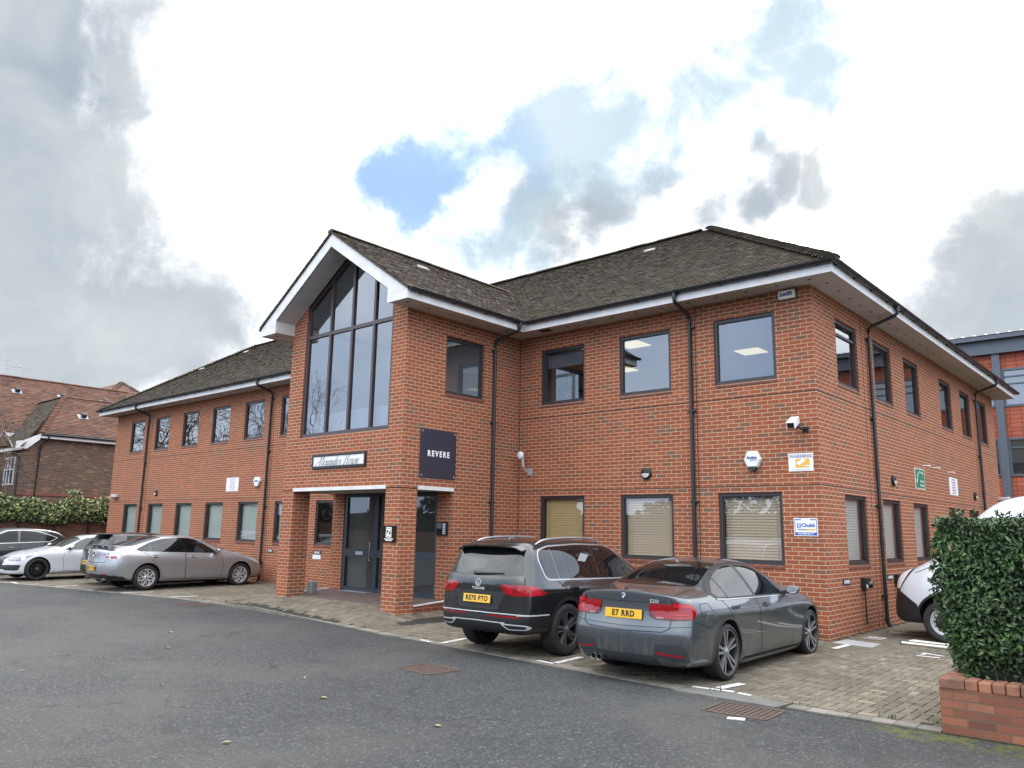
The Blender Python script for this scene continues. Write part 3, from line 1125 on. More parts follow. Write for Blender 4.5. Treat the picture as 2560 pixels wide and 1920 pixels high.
bl = MB()                       # vertical louvre blind behind the lowest part of the gable glass
for k in range(38):
    x = GX0 + .1 + k * .079
    bl.quad((x, YG1 + .10, GZ0 + .06), (x + .065, YG1 + .13, GZ0 + .06), (x + .065, YG1 + .13, GZ0 + .55), (x, YG1 + .10, GZ0 + .55))
bl.build('louvre', mat('louvre_cloth', (.45, .46, .46), .8), gw)

# lobby glazing + doors
YD = -2.08
dr = MB()
zt_, zb_ = ZLIN + .012, .325
xs_d = [(-10.63, -10.53), (-9.50, -9.36), (-8.36, -8.24), (-7.45, -7.385)]
for x0, x1 in xs_d:
    dr.box(x0, x1, YD, YD + .08, zb_, zt_)
for (a0, a1), (b0, b1) in zip(xs_d, xs_d[1:]):
    for z0, z1 in ((zb_, zb_ + .09), (1.10, 1.27), (zt_ - .09, zt_)):
        dr.box(a1, b0, YD + .006, YD + .074, z0, z1)
door = dr.build('entrance_door', M_DOORFR, BLD)
for k, ((a0, a1), (b0, b1)) in enumerate(zip(xs_d, xs_d[1:])):
    for z0, z1 in ((zb_ + .09, 1.10), (1.27, zt_ - .09)):
        pn = MB()
        pn.quad((a1, YD + .04, z0), (b0, YD + .04, z0), (b0, YD + .04, z1), (a1, YD + .04, z1))
        pn.build('pane', M_GLASS_DOOR, door)
h = MB()
h.box(-10.12, -9.86, YD - .012, YD + .004, 1.145, 1.225)
h.box(-10.09, -9.89, YD - .016, YD - .011, 1.17, 1.2)
h.build('letter_plate', M_STEEL, door)
h = MB()
h.tube([(-9.56, YD - .005, 1.02), (-9.56, YD - .06, 1.02), (-9.56, YD - .06, 1.45), (-9.56, YD - .005, 1.45)], .014, 8)
h.build('door_handle', M_STEEL, door, smooth=60)
mk = MB()
mk.box(-10.4, -9.4, -2.3, YD, .318, .327)
mk.build('threshold', M_STEEL, door)

# ---------------- eaves
p = MB()
O = .56
p.quad((XBR + .57, -O, ZS), (O, -O, ZS), (O, 0, ZS), (XBR + .57, 0, ZS))
p.quad((0, 0, ZS), (O, 0, ZS), (O, YB + O, ZS), (0, YB + O, ZS))
p.quad((XBR, YBF - .5, ZS - .001), (XBR + .57, YBF - .5, ZS - .001), (XBR + .57, 0, ZS - .001), (XBR, 0, ZS - .001))
p.quad((XBL - .57, YBF - .5, ZS - .001), (XBL, YBF - .5, ZS - .001), (XBL, 0, ZS - .001), (XBL - .57, 0, ZS - .001))
p.quad((XL - O, -O, ZS), (XBL - .57, -O, ZS), (XBL - .57, 0, ZS), (XL - O, 0, ZS))
p.quad((XL - O, 0, ZS), (XL, 0, ZS), (XL, YB, ZS), (XL - O, YB, ZS))
p.quad((XL - O, YB, ZS), (0, YB, ZS), (0, YB + O, ZS), (XL - O, YB + O, ZS))
# sloping underside of the gable overhang and the boxed feet
YG = YBF - .5
for sx in (-1, 1):
    xf = -9.005 + sx * 2.05
    p.quad((-9.005, YG, GS(-9.005)), (xf, YG, GS(xf)), (xf, YBF, GS(xf)), (-9.005, YBF, GS(-9.005)))
    xf2 = -9.005 + sx * 2.03
    p.quad((xf2, YG, ZS), (xf2, YBF, ZS), (xf2, YBF, GS(xf2)), (xf2, YG, GS(xf2)))
    p.quad((xf2, YG, ZS - .002), (XBR if sx > 0 else XBL, YG, ZS - .002), (XBR if sx > 0 else XBL, YBF, ZS - .002), (xf2, YBF, ZS - .002))


def vent_disc(x, y):
    k = 10
    p.add([(x + .035 * math.cos(2 * math.pi * i / k), y + .035 * math.sin(2 * math.pi * i / k), ZS - .005) for i in range(k)], [tuple(range(k))], 1)


for k in range(11):
    vent_disc(.1 - k * .6, -.3)
for k in range(26):
    vent_disc(.26, .1 + k * .6)
for k in range(6):
    vent_disc(XBR + .28, -3.8 + k * .6)
for k in range(31):
    vent_disc(-12 - k * .6, -.3)
vent_disc(XBL - .28, -3.8)
p.box(-6.05, -5.75, -.42, -.22, ZS - .012, ZS - .003, 1)
p.build('soffit', [M_SOFFIT, mat('vent_brown', (.07, .045, .035), .7)], BLD)

p = MB()
zf0, zf1 = ZS - .022, ZF
p.box(XBR + .57, O + .02, -O - .02, -O, zf0, zf1)
p.box(O, O + .02, -O, YB + O, zf0, zf1)
p.box(XBR + .57, XBR + .59, YG, -O - .021, zf0, zf1)
p.box(XBL - .59, XBL - .57, YG, -O - .021, zf0, zf1)
p.box(XL - O, XBL - .57, -O - .02, -O, zf0, zf1)
p.box(XL - O - .02, XL - O, -O - .02, YB + O, zf0, zf1)
for x in np.arange(-4.9, .4, 3.0):
    p.box(x - .003, x + .003, -O - .0215, -O - .0195, zf0 + .002, zf1 - .002, 1)
for x in np.arange(-29, -12, 3.0):
    p.box(x - .003, x + .003, -O - .0215, -O - .0195, zf0 + .002, zf1 - .002, 1)
for y in np.arange(2.2, 15, 3.0):
    p.box(O + .0195, O + .0215, y - .003, y + .003, zf0 + .002, zf1 - .002, 1)
p.build('fascia', [M_WHITE, M_SOFFIT], BLD)
# barge boards of the gable
p = MB()
xo = 2.645
pl = [(-9.005, 8.175), (-9.005 + xo, 8.175 - xo * PITCH), (-9.005 + xo, zf0), (-9.005 + 2.03, zf0), (-9.005 + 2.03, 6.53), (-9.005, 7.885)]
pr_ = [(-18.01 - x, z) for x, z in reversed(pl)]
for q in (pl, pr_):
    p.prism(q, YG - .025, YG, lambda a, b, d: (a, d, b))
for sx in (-1, 1):                # joint between board and boxed foot
    xa, xb = -9.005 + sx * 2.035, -9.005 + sx * 2.64
    p.box(xa, xb, YG - .027, YG - .024, 6.41, 6.415, 1)
p.build('barge_board', [M_WHITE, M_SOFFIT], BLD)


# ---------------- roofs
def tile_plane(mb_, P0, u, v, poly, tw=.165, gauge=.10, rise=.025, jit=.0022, mi=0):
    """rows of lapped tiles on the plane P0 + s*u + t*v inside the (s, t) polygon"""
    P0, u, v = Vector(P0), Vector(u).normalized(), Vector(v).normalized()
    n = u.cross(v).normalized()
    if n.z < 0:
        n = -n
    tmax = max(t for s_, t in poly)
    k = 0
    t = 0.0
    while t < tmax - .02:
        tm = t + gauge * .5
        xs_ = []
        for (s0, t0), (s1, t1) in zip(poly, poly[1:] + poly[:1]):
            if (t0 <= tm) != (t1 <= tm):
                xs_.append(s0 + (s1 - s0) * (tm - t0) / (t1 - t0))
        xs_.sort()
        for a, b_ in zip(xs_[0::2], xs_[1::2]):
            s_ = math.floor(a / tw) * tw - (tw / 2 if k % 2 else 0)
            while s_ < b_:
                s0, s1 = max(a, s_ + .002), min(b_, s_ + tw - .002)
                s_ += tw
                if s1 - s0 < .02:
                    continue
                h0, h1 = rise + RNG.normal(0, jit), rise + RNG.normal(0, jit)
                dt0, dt1 = RNG.normal(0, .0028, 2)
                A = P0 + u * s0 + v * (t + dt0)
                B = P0 + u * s1 + v * (t + dt1)
                C_ = P0 + u * s1 + v * (t + gauge * 1.35) + n * .004
                D = P0 + u * s0 + v * (t + gauge * 1.35) + n * .004
                mb_.add([A + n * h0, B + n * h1, C_, D, A + n * (h0 - .018), B + n * (h1 - .018)], [(0, 1, 2, 3), (0, 4, 5, 1)], mi)
        t += gauge
        k += 1


def ridge_tiles(mb_, A, B, r=.11, L=.42, flat=.55, bonnet=False, mi=0):
    A, B = Vector(A), Vector(B)
    d = (B - A)
    k = max(1, int(d.length / L))
    d.normalize()
    side = d.cross(Vector((0, 0, 1))).normalized()
    up = side.cross(d).normalized()
    for i in range(k):
        p0, p1 = A + d * (L * i - .006), A + d * (L * (i + 1) + (.03 if bonnet else .006))
        r0, r1 = (r * 1.12, r * .85) if bonnet else (r, r)
        j = RNG.normal(0, .004)
        lift = (.035, 0) if bonnet else (.0, .0)
        vs, m_ = [], 8
        for q, (pp, rr, lf) in enumerate(((p0, r0, lift[0]), (p1, r1, lift[1]))):
            for a in range(m_ + 1):
                an = math.pi * a / m_
                vs.append(pp + side * (math.cos(an) * rr) + up * (math.sin(an) * rr * flat + lf + j - .055))
        fs = [(a, a + 1, m_ + 2 + a, m_ + 1 + a) for a in range(m_)]
        fs.append(tuple(range(m_ + 1)))
        mb_.add(vs, fs, mi)


EY = -.60                          # eave line of the tiles in front of the main walls
ZE = 6.435
SL = math.sqrt(1 + PITCH * PITCH)
YR = 3.95                          # ridge
RUN = YR - EY
XE1, XE0 = .60, XL - .60
rf = MB()
tl = RUN * SL
# front slope
xv0, xv1 = XBL - .61, XBR + .61
yv = EY + (2.645 + .04)            # where the porch ridge meets the main slope
tv = (yv - EY) * SL
poly = [(XE0, 0), (xv0, 0), (-9.005, tv), (xv1, 0), (XE1, 0), (XE1 - RUN, tl), (XE0 + RUN, tl)]
tile_plane(rf, (0, EY, ZE), (1, 0, 0), (0, 1, PITCH), poly)
# right slope, left slope, back slope
LY = YB + .6 - EY
tile_plane(rf, (XE1, EY, ZE), (0, 1, 0), (-1, 0, PITCH), [(0, 0), (LY, 0), (LY - RUN, tl), (RUN, tl)])
tile_plane(rf, (XE0, EY, ZE), (0, 1, 0), (1, 0, PITCH), [(0, 0), (LY, 0), (LY - RUN, tl), (RUN, tl)], tw=.33, gauge=.2)
YE2 = YB + .6
rf.quad((XE0, YE2, ZE), (XE1, YE2, ZE), (XE1 - RUN, YE2 - RUN, ZE + RUN * PITCH), (XE0 + RUN, YE2 - RUN, ZE + RUN * PITCH))
zr = ZE + RUN * PITCH
rf.quad((XE0 + RUN, YR, zr), (XE1 - RUN, YR, zr), (XE1 - RUN, YE2 - RUN, zr), (XE0 + RUN, YE2 - RUN, zr))
# underlay so that nothing shows between the tiles
rf.add([(XE0, EY, ZE - .02), (XE1, EY, ZE - .02), (XE1 - RUN, YR, zr - .02), (XE0 + RUN, YR, zr - .02)], [(0, 1, 2, 3)])
rf.add([(XE1, EY, ZE - .02), (XE1, YE2, ZE - .02), (XE1 - RUN, YE2 - RUN, zr - .02), (XE1 - RUN, YR, zr - .02)], [(0, 1, 2, 3)])
rf.add([(XE0, EY, ZE - .02), (XE0, YE2, ZE - .02), (XE0 + RUN, YE2 - RUN, zr - .02), (XE0 + RUN, YR, zr - .02)], [(0, 1, 2, 3)])
ridge_tiles(rf, (XE0 + RUN, YR, zr + .05), (XE1 - RUN, YR, zr + .05), r=.14)
ridge_tiles(rf, (XE1, EY, ZE + .03), (XE1 - RUN, YR, zr + .05), r=.15, L=.125, bonnet=True)
ridge_tiles(rf, (XE0, EY, ZE + .03), (XE0 + RUN, YR, zr + .05), r=.15, L=.125, bonnet=True)
ridge_tiles(rf, (XE1 - RUN, YR, zr + .03), (XE1 - RUN, YE2 - RUN, zr + .03))
roof = rf.build('roof', M_TILE, BLD)
rp = MB()
YGE = YG - .06                      # verge
zgE = ZE + .0
wv_ = 2.645 + .04
tg = wv_ * SL
for sx in (-1, 1):
    tile_plane(rp, (-9.005 + sx * wv_, YGE, ZE), (0, 1, 0), (-sx, 0, PITCH), [(0, 0), (EY - YGE, 0), (yv - YGE + .05, tg), (0, tg)], rise=.021, jit=.0028)
    rp.add([(-9.005 + sx * wv_, YGE + .03, ZE - .02), (-9.005 + sx * wv_, EY, ZE - .02), (-9.005, yv, ZE + wv_ * PITCH - .02), (-9.005, YGE + .03, ZE + wv_ * PITCH - .02)], [(0, 1, 2, 3)])
    # undercloak strip at the verge
    a = Vector((-9.005 + sx * wv_, YGE, ZE - .045))
    b_ = Vector((-9.005, YGE, ZE + wv_ * PITCH - .045))
    rp.add([a, b_, b_ + Vector((0, 0, .05)), a + Vector((0, 0, .05)), a + Vector((0, .06, 0)), b_ + Vector((0, .06, 0))], [(0, 1, 2, 3), (0, 4, 5, 1)])
ridge_tiles(rp, (-9.005, YGE, ZE + wv_ * PITCH + .035), (-9.005, yv + .1, ZE + wv_ * PITCH + .035), r=.12)
rp.build('porch_roof', M_TILE_BROWN, BLD)
# vent tiles, pale
for x, y, zz in ((-5.3, 3.2, 0), (-25.4, 3.3, 0), (-27.0, 2.2, 0)):
    q = MB()
    z = ZE + (y - EY) * PITCH + .03
    Mv = Matrix.Translation((x, y, z)) @ Matrix.Rotation(math.atan(PITCH), 4, 'X')
    q.obox(Mv, .3, .16, .06)
    q.build('vent_tile', mat('pale_vent', (.34, .31, .27), .8), BLD, bevel=.02)
q = MB()
Mv = Matrix.Translation((-8.25, -2.0, ZE + (wv_ - .755) * PITCH + .04)) @ Matrix.Rotation(math.atan(PITCH), 4, 'Y')
q.obox(Mv, .16, .3, .06)
q.build('vent_tile', mat('pale_vent', (.34, .31, .27), .8), BLD, bevel=.02)

# ---------------- gutters and downpipes
def gutter(pts, outward, name='gutter'):
    q = MB()
    pts = [Vector(p_) for p_ in pts]
    n_ = 7
    prof = [(-math.cos(math.pi * i / n_) * .062, -math.sin(math.pi * i / n_) * .062) for i in range(n_ + 1)]
    for A, B in zip(pts, pts[1:]):
        d = (B - A).normalized()
        s_ = Vector((0, 0, 1)).cross(d)
        vs = []
        for P in (A, B):
            vs += [P + s_ * a + Vector((0, 0, b_)) for a, b_ in prof]
        vs2 = []
        for P in (A, B):
            vs2 += [P + s_ * a * .9 + Vector((0, 0, b_ * .9)) for a, b_ in prof]
        m_ = n_ + 1
        q.add(vs, [(i, i + 1, m_ + i + 1, m_ + i) for i in range(n_)])
        q.add(vs2, [(i, i + 1, m_ + i + 1, m_ + i) for i in range(n_)])
        L_ = (B - A).length
        k = int(L_ / .95)
        for i in range(k + 1):
            P = A + d * (.3 + i * (L_ - .6) / max(1, k))
            # bracket clip round the gutter + arm back to the fascia
            rr = 1.12
            vs = []
            for e in (-.022, .022):
                vs += [P + d * e + s_ * a * rr + Vector((0, 0, b_ * rr)) for a, b_ in prof]
            q.add(vs, [(j, j + 1, m_ + j + 1, m_ + j) for j in range(n_)])
            c = P + outward * (-.05) + Vector((0, 0, -.045))
            q.obox(Matrix.Translation(c) @ Matrix.Rotation(math.atan2(d.y, d.x), 4, 'Z'), .03, .09, .05)
    for P in (pts[0], pts[-1]):
        pass
    return q.build(name, M_GUTTER, BLD, smooth=50)


ZG = 6.425
gutter([(XBR + .655, -O - .085, ZG), (O + .085, -O - .085, ZG)], Vector((0, -1, 0)))
gutter([(O + .085, -O - .15, ZG), (O + .085, YB + O + .05, ZG)], Vector((1, 0, 0)))
gutter([(XBR + .655, YG - .02, ZG), (XBR + .655, -O - .05, ZG)], Vector((1, 0, 0)))
gutter([(XBL - .655, -O - .05, ZG), (XBL - .655, YG - .02, ZG)], Vector((-1, 0, 0)))
gutter([(XL - O - .09, -O - .085, ZG), (XBL - .6, -O - .085, ZG)], Vector((0, -1, 0)))


def downpipe(top, neck, axis):
    """top: outlet under the gutter; neck: where the pipe reaches the wall"""
    q = MB()
    tx, ty, tz = top
    nx_, ny_, nz_ = neck
    q.tube([(tx, ty, tz + .02), (tx, ty, tz - .09)], .045, 10)
    a1 = Vector((tx, ty, tz - .16))
    b1 = Vector((nx_, ny_, nz_ + .12))
    dn = (b1 - a1).normalized()
    pts = [(tx, ty, tz - .05), a1 + Vector((0, 0, .04)), a1 + dn * .05, b1 - dn * .05, b1 + Vector((0, 0, -.06)), (nx_, ny_, nz_ - .1), (nx_, ny_, .16)]
    q.tube(pts, .036, 10)
    q.tube([(nx_, ny_, .24), (nx_, ny_, .17), (nx_ + axis[0] * .05, ny_ + axis[1] * .05, .04)], .042, 10)
    for z in (nz_ - .14, 4.1, 2.35, .62) if True else ():
        q.tube([(nx_, ny_, z), (nx_, ny_, z + .05)], .043, 10)
        al = (abs(axis[1]), abs(axis[0]))
        q.box(nx_ - .012 - al[0] * .07 - axis[0] * .04, nx_ + .012 + al[0] * .07 - axis[0] * .0, ny_ - .012 - al[1] * .07 - axis[1] * .0, ny_ + .012 + al[1] * .07 - axis[1] * .04, z + .012, z + .036)
    for z in (3.0, 1.6):
        q.tube([(nx_, ny_, z), (nx_, ny_, z + .12)], .041, 10)
    return q.build('downpipe', M_GUTTER, BLD, smooth=50)


downpipe((-2.42, -.645, 6.37), (-2.42, -.06, 5.92), (0, -1))
downpipe((-26.45, -.645, 6.37), (-26.45, -.06, 5.9), (0, -1))
downpipe((-17.55, -.645, 6.37), (-17.55, -.06, 5.93), (0, -1))
downpipe((.645, 2.93, 6.37), (.06, 2.93, 5.9), (1, 0))
downpipe((.645, 12.62, 6.37), (.06, 12.62, 5.9), (1, 0))
downpipe((XBR + .655, -.78, 6.37), (XBR + .06, -.93, 5.9), (1, 0))

# ---------------- rooms behind the glass
q = MB()
IN = .16
q.quad((XL, IN, .2), (-IN, IN, .2), (-IN, YB, .2), (XL, YB, .2), 2)
q.quad((XL, IN, 3.02), (-IN, IN, 3.02), (-IN, YB, 3.02), (XL, YB, 3.02), 2)
q.quad((XL, IN, 2.76), (-IN, IN, 2.76), (-IN, YB, 2.76), (XL, YB, 2.76), 1)
q.quad((XL, IN, 5.98), (-IN, IN, 5.98), (-IN, YB, 5.98), (XL, YB, 5.98), 1)
q.quad((XL, 5.2, .2), (-5.2, 5.2, .2), (-5.2, 5.2, 5.98), (XL, 5.2, 5.98), 0)
q.quad((-5.2, 5.2, .2), (-5.2, YB - .1, .2), (-5.2, YB - .1, 5.98), (-5.2, 5.2, 5.98), 0)
for x in (-6.75, -11.3, -15.3, -19.7, -24.2):
    q.quad((x, IN, .2), (x, 5.2, .2), (x, 5.2, 5.98), (x, IN, 5.98), 0)
for y in (7.9, 10.4):
    q.quad((-5.2, y, .2), (-IN, y, .2), (-IN, y, 5.98), (-5.2, y, 5.98), 0)
# inner leaf of the outer walls, with the window openings left out
wall(q, lambda a, d, z: (a, IN + d, z), XBR, 0, .2, 5.98, rw, .01)
wall(q, lambda a, d, z: (a, IN + d, z), XL, XBL, .2, 5.98, lw, .01)
wall(q, lambda a, d, z: (-IN - d, a, z), IN, YB, .2, 5.98, sw, .01)
# room over the porch, open to the roof slope
q.quad((XBL + .14, YBF + .14, 3.02), (XBR - .14, YBF + .14, 3.02), (XBR - .14, 5.2, 3.02), (XBL + .14, 5.2, 3.02), 2)
for xs_, xe in ((XBL + .12, -9.005), (XBR - .12, -9.005)):
    q.quad((xs_, YBF + .12, GS(xs_) - .03), (xe, YBF + .12, GS(xe) - .03), (xe, .1, GS(xe) - .03), (xs_, .1, GS(xs_) - .03), 1)
q.quad((XBL + .14, YBF + .14, 3.02), (XBL + .14, .1, 3.02), (XBL + .14, .1, 6.4), (XBL + .14, YBF + .14, 6.4), 0)
wall(q, lambda a, d, z: (XBR - .16 - d, a, z), YBF + .14, .1, 3.02, 6.4, bw_, .01)
q.quad((XBL + .14, .1, 3.02), (XBR - .14, .1, 3.02), (XBR - .14, .1, 6.4), (XBL + .14, .1, 6.4), 0)
q.add([(XBL + .14, .1, 6.4), (XBR - .14, .1, 6.4), (-9.005, .1, 7.85)], [(0, 1, 2)], 0)
# lobby
q.quad((-10.63, YD + .1, .31), (-7.385, YD + .1, .31), (-7.385, 3, .31), (-10.63, 3, .31), 2)
q.quad((-10.63, YD + .1, 2.56), (-7.385, YD + .1, 2.56), (-7.385, 3, 2.56), (-10.63, 3, 2.56), 1)
q.quad((-10.62, 1.2, .31), (-7.39, 1.2, .31), (-7.39, 1.2, 2.56), (-10.62, 1.2, 2.56), 0)
q.quad((-10.62, YD + .1, .31), (-10.62, 1.2, .31), (-10.62, 1.2, 2.56), (-10.62, YD + .1, 2.56), 0)
q.quad((-7.395, YD + .1, .31), (-7.395, 1.2, .31), (-7.395, 1.2, 2.56), (-7.395, YD + .1, 2.56), 0)
q.build('interior', [M_PLASTER, M_CEIL, M_CARPET], BLD)


def ceil_light(x, y, label):
    q_ = MB()
    q_.box(x - .285, x + .285, y - .285, y + .285, 5.962, 5.974, 0)
    o_ = q_.build('ceiling_light', M_PANEL)
    tag(o_, label, 'ceiling light', 'lit square ceiling panels seen through the upper windows')


ceil_light(-2.68, 3.33, 'lit square ceiling panel behind the upper window nearest the corner')
ceil_light(-4.48, 1.1, 'lit ceiling panel high in the middle upper window of the right wing')
ceil_light(-6.25, 3.35, 'lit ceiling panel lower in the middle upper window of the right wing')
# radiator in the lobby
q = MB()
for k in range(13):
    x = -9.95 + k * .085
    q.box(x, x + .06, .95, 1.02, .45, 1.05)
q.box(-9.97, -8.87, 1.02, 1.08, .43, 1.07)
q.build('radiator', mat('radiator_white', (.7, .7, .68), .4))
tag(bpy.data.objects['radiator'], 'white ribbed radiator seen through the lower glass of the entrance', 'radiator')
# shelf with lever arch files in the room behind the first upper window
sh = thing('file_shelf', 'shelves of pale lever arch files behind the upper window by the inner corner', 'shelf', (-6.7, 2.6, 3.02))
q = MB()
for z in (.4, .85, 1.3, 1.75, 2.2, 2.62):
    q.box(0, .34, -1.6, 1.6, z, z + .025)
for y in (-1.6, -.55, .55, 1.58):
    q.box(0, .34, y, y + .025, .05, 2.6)
q.build('rack', mat('shelf_grey', (.2, .2, .2), .5), sh)
q = MB()
M_FILE = island_mat('lever_file', [(0, (.42, .38, .26)), (.6, (.5, .46, .34)), (.85, (.3, .28, .22)), (1, (.08, .08, .1))], rough=.6)
for z in (.43, .88, 1.33, 1.78, 2.23):
    y = -1.55
    while y < 1.5:
        w_ = .07 + RNG.random() * .012
        if RNG.random() > .12:
            q.box(.06, .32, y, y + w_, z, z + .31)
        y += w_ + .008
tag(q.build('file', M_FILE, sh), kind='stuff')


# ================================================================ fixtures on the office walls
def plate_box(name, fn, a0, a1, z0, z1, t, m, label, cat, parent=None, bevel=0.0, d0=0.0):
    q = MB()
    abox(q, fn, a0, a1, d0 - t, d0, z0, z1)
    o_ = q.build(name, m, parent, bevel=bevel)
    if label:
        tag(o_, label, cat)
    return o_


def rel(o_, fn_pts=None):
    return o_


f_b = f_bside
# name boards of the porch
s1 = thing('name_board', 'large square navy board lettered REVERE on the side of the porch', 'sign')
plate_box('panel', f_bside, -3.066, -2.052, 2.79, 3.795, .022, M_SIGN_DARK, None, None, s1, .003)
lettering('lettering', 'REVERE', .165, M_TEXT_W, frame_side(XBR + .024, -2.56, 3.29) @ Matrix.Scale(.86, 4, (1, 0, 0)), s1, spacing=1.42, bold=.006, extrude=.002)
for y in (-3.02, -2.10):
    for z in (2.84, 3.745):
        q = MB()
        q.lathe([(0, .008), (.012, .007), (.016, 0)], 10, lambda x, yy, h, y=y, z=z: (XBR + .022 + h, y + x, z + yy))
        q.build('stud', M_STEEL, s1, smooth=60)
s2 = thing('name_board', 'long white board with black edge and script lettering above the porch', 'sign')
q = MB()
x0, x1, z0, z1, t = -9.94, -8.045, 3.03, 3.34, .05
q.box(x0, x1, YBF - .04, YBF - .002, z0, z0 + t)
q.box(x0, x1, YBF - .04, YBF - .002, z1 - t, z1)
q.box(x0, x0 + t, YBF - .04, YBF - .002, z0 + t, z1 - t)
q.box(x1 - t, x1, YBF - .04, YBF - .002, z0 + t, z1 - t)
q.build('border', M_BLACK, s2)
q = MB()
q.box(x0 + t, x1 - t, YBF - .03, YBF - .003, z0 + t, z1 - t)
q.build('panel', mat('cream_white', (.72, .71, .70), .5), s2)


def script_lettering(name, words, M, m, parent):
    """copperplate hand, drawn as slanted pen strokes"""
    # every glyph: strokes of points in (x, y), x-height 1, slanted later; second value is advance
    G = {
        'A': ([[(-.5, .25), (-.3, -.05), (.1, .3), (.9, 1.9), (1.05, 2.0), (1.0, 1.2), (1.0, 0.1), (1.25, .0), (1.45, .3)], [(-.1, .75), (.5, .85), (1.1, .8)]], 1.55),
        'l': ([[(0, .3), (.35, 1.3), (.45, 2.0), (.3, 2.0), (.2, 1.4), (.2, .25), (.35, 0), (.6, .3)]], .6),
        'e': ([[(0, .35), (.45, .65), (.5, .95), (.3, 1.0), (.12, .6), (.2, .05), (.45, .02), (.75, .35)]], .75),
        'x': ([[(0, .75), (.2, 1.0), (.35, .7), (.4, .3), (.55, 0), (.8, .3)], [(.72, .95), (.4, .55), (.05, .05)]], .8),
        'a': ([[(.62, .8), (.4, 1.0), (.15, .7), (.12, .2), (.3, 0), (.6, .5), (.68, .95), (.65, .2), (.75, 0), (.95, .3)]], .95),
        'n': ([[(0, .6), (.15, 1.0), (.2, .6), (.18, 0)], [(.2, .5), (.45, .98), (.62, .85), (.6, .2), (.7, 0), (.95, .3)]], .95),
        'd': ([[(.62, .8), (.4, 1.0), (.15, .7), (.12, .2), (.3, 0), (.6, .5), (.85, 2.0)], [(.85, 2.0), (.68, .8), (.66, .2), (.75, 0), (.98, .3)]], .98),
        'r': ([[(0, .3), (.25, 1.05), (.3, .85), (.55, .9), (.5, .3), (.62, 0), (.85, .3)]], .85),
        'H': ([[(-.35, 1.5), (-.15, 1.95), (.2, 1.85), (.35, 1.2), (.3, .3), (.1, -.05), (-.25, .15)], [(1.35, 1.95), (1.1, 1.6), (1.05, .8), (1.1, .1), (1.3, 0), (1.55, .3)], [(.0, .85), (.6, 1.05), (1.15, .95)]], 1.6),
        'o': ([[(.45, 1.0), (.15, .75), (.12, .25), (.32, 0), (.58, .3), (.58, .8), (.42, 1.0), (.6, .8), (.85, .8)]], .85),
        'u': ([[(0, .7), (.12, 1.0), (.15, .3), (.28, 0), (.55, .4), (.64, 1.0), (.6, .2), (.72, 0), (.95, .3)]], .95),
        's': ([[(0, .3), (.35, 1.1), (.45, .5), (.4, .1), (.15, 0)], [(.4, .1), (.7, .3)]], .7),
        ' ': ([], .9),
    }
    q_ = MB()
    x = 0.0
    pen = []
    for ch in words:
        st, adv = G[ch]
        for s_ in st:
            P = [Vector((x + a + .45 * b_, b_)) for a, b_ in s_]
            # Catmull-Rom through the points
            S = []
            for i in range(len(P) - 1):
                p0, p1, p2, p3 = P[max(i - 1, 0)], P[i], P[i + 1], P[min(i + 2, len(P) - 1)]
                for k in range(6):
                    t_ = k / 6
                    S.append(.5 * ((2 * p1) + (p2 - p0) * t_ + (2 * p0 - 5 * p1 + 4 * p2 - p3) * t_ * t_ + (3 * p1 - p0 - 3 * p2 + p3) * t_ ** 3))
            S.append(P[-1])
            pen.append(S)
        x += adv
    cx = x / 2 + .3
    for S in pen:
        L_, R_ = [], []
        for i, p_ in enumerate(S):
            d = (S[min(i + 1, len(S) - 1)] - S[max(i - 1, 0)])
            d = d.normalized() if d.length > 1e-6 else Vector((1, 0))
            w_ = .022 + .062 * max(0, -d.y)            # pressure on the down strokes
            nn = Vector((-d.y, d.x)) * w_
            L_.append(p_ + nn)
            R_.append(p_ - nn)
        vs = [M @ Vector((v_.x - cx, v_.y - .8, 0)) for v_ in L_ + R_]
        n_ = len(S)
        q_.add(vs, [(i, i + 1, n_ + i + 1, n_ + i) for i in range(n_ - 1)])
    return q_.build(name, m, parent)


script_lettering('lettering', 'Alexander House', frame_front(-8.99, YBF - .0325, 3.175) @ Matrix.Scale(.107, 4), M_TEXT_BLUE if False else mat('ink', (.03, .035, .08), .5), s2)

# brass plaque on the porch pillar
s3 = thing('plaque', 'dark glossy plaque with white emblem on the right porch pillar', 'plaque')
q = MB()
q.box(-7.40, -6.985, YBF - .025, YBF, 1.50, 1.82)
q.build('plate', mat('bronze_gloss', (.045, .04, .02), .12, metal=.6, coat=.6), s3, bevel=.004)
q = MB()
x0, x1, z0, z1, t = -7.28, -7.12, 1.59, 1.79, .018
for a in ((x0, x1, z0, z0 + t), (x0, x1, z1 - t, z1), (x0, x0 + t, z0 + t, z1 - t), (x1 - t, x1, z0 + t, z1 - t)):
    q.box(a[0], a[1], YBF - .029, YBF - .0255, a[2], a[3])
q.prism([(x0 + .03, 1.76), (x1 - .03, 1.76), (x1 - .03, 1.735), (x0 + .075, 1.65), (x1 - .03, 1.65), (x1 - .03, 1.62), (x0 + .03, 1.62), (x0 + .03, 1.645), (x1 - .075, 1.73), (x0 + .03, 1.73)], YBF - .029, YBF - .0255, lambda a, b, d: (a, d, b))
q.build('emblem', M_TEXT_W, s3)
q = MB()
for k in range(3):
    q.box(-7.33 + .02 * k, -7.06 - .02 * k, YBF - .028, YBF - .0255, 1.562 - k * .019, 1.572 - k * .019)
q.build('fine_print', M_TEXT_W, s3)

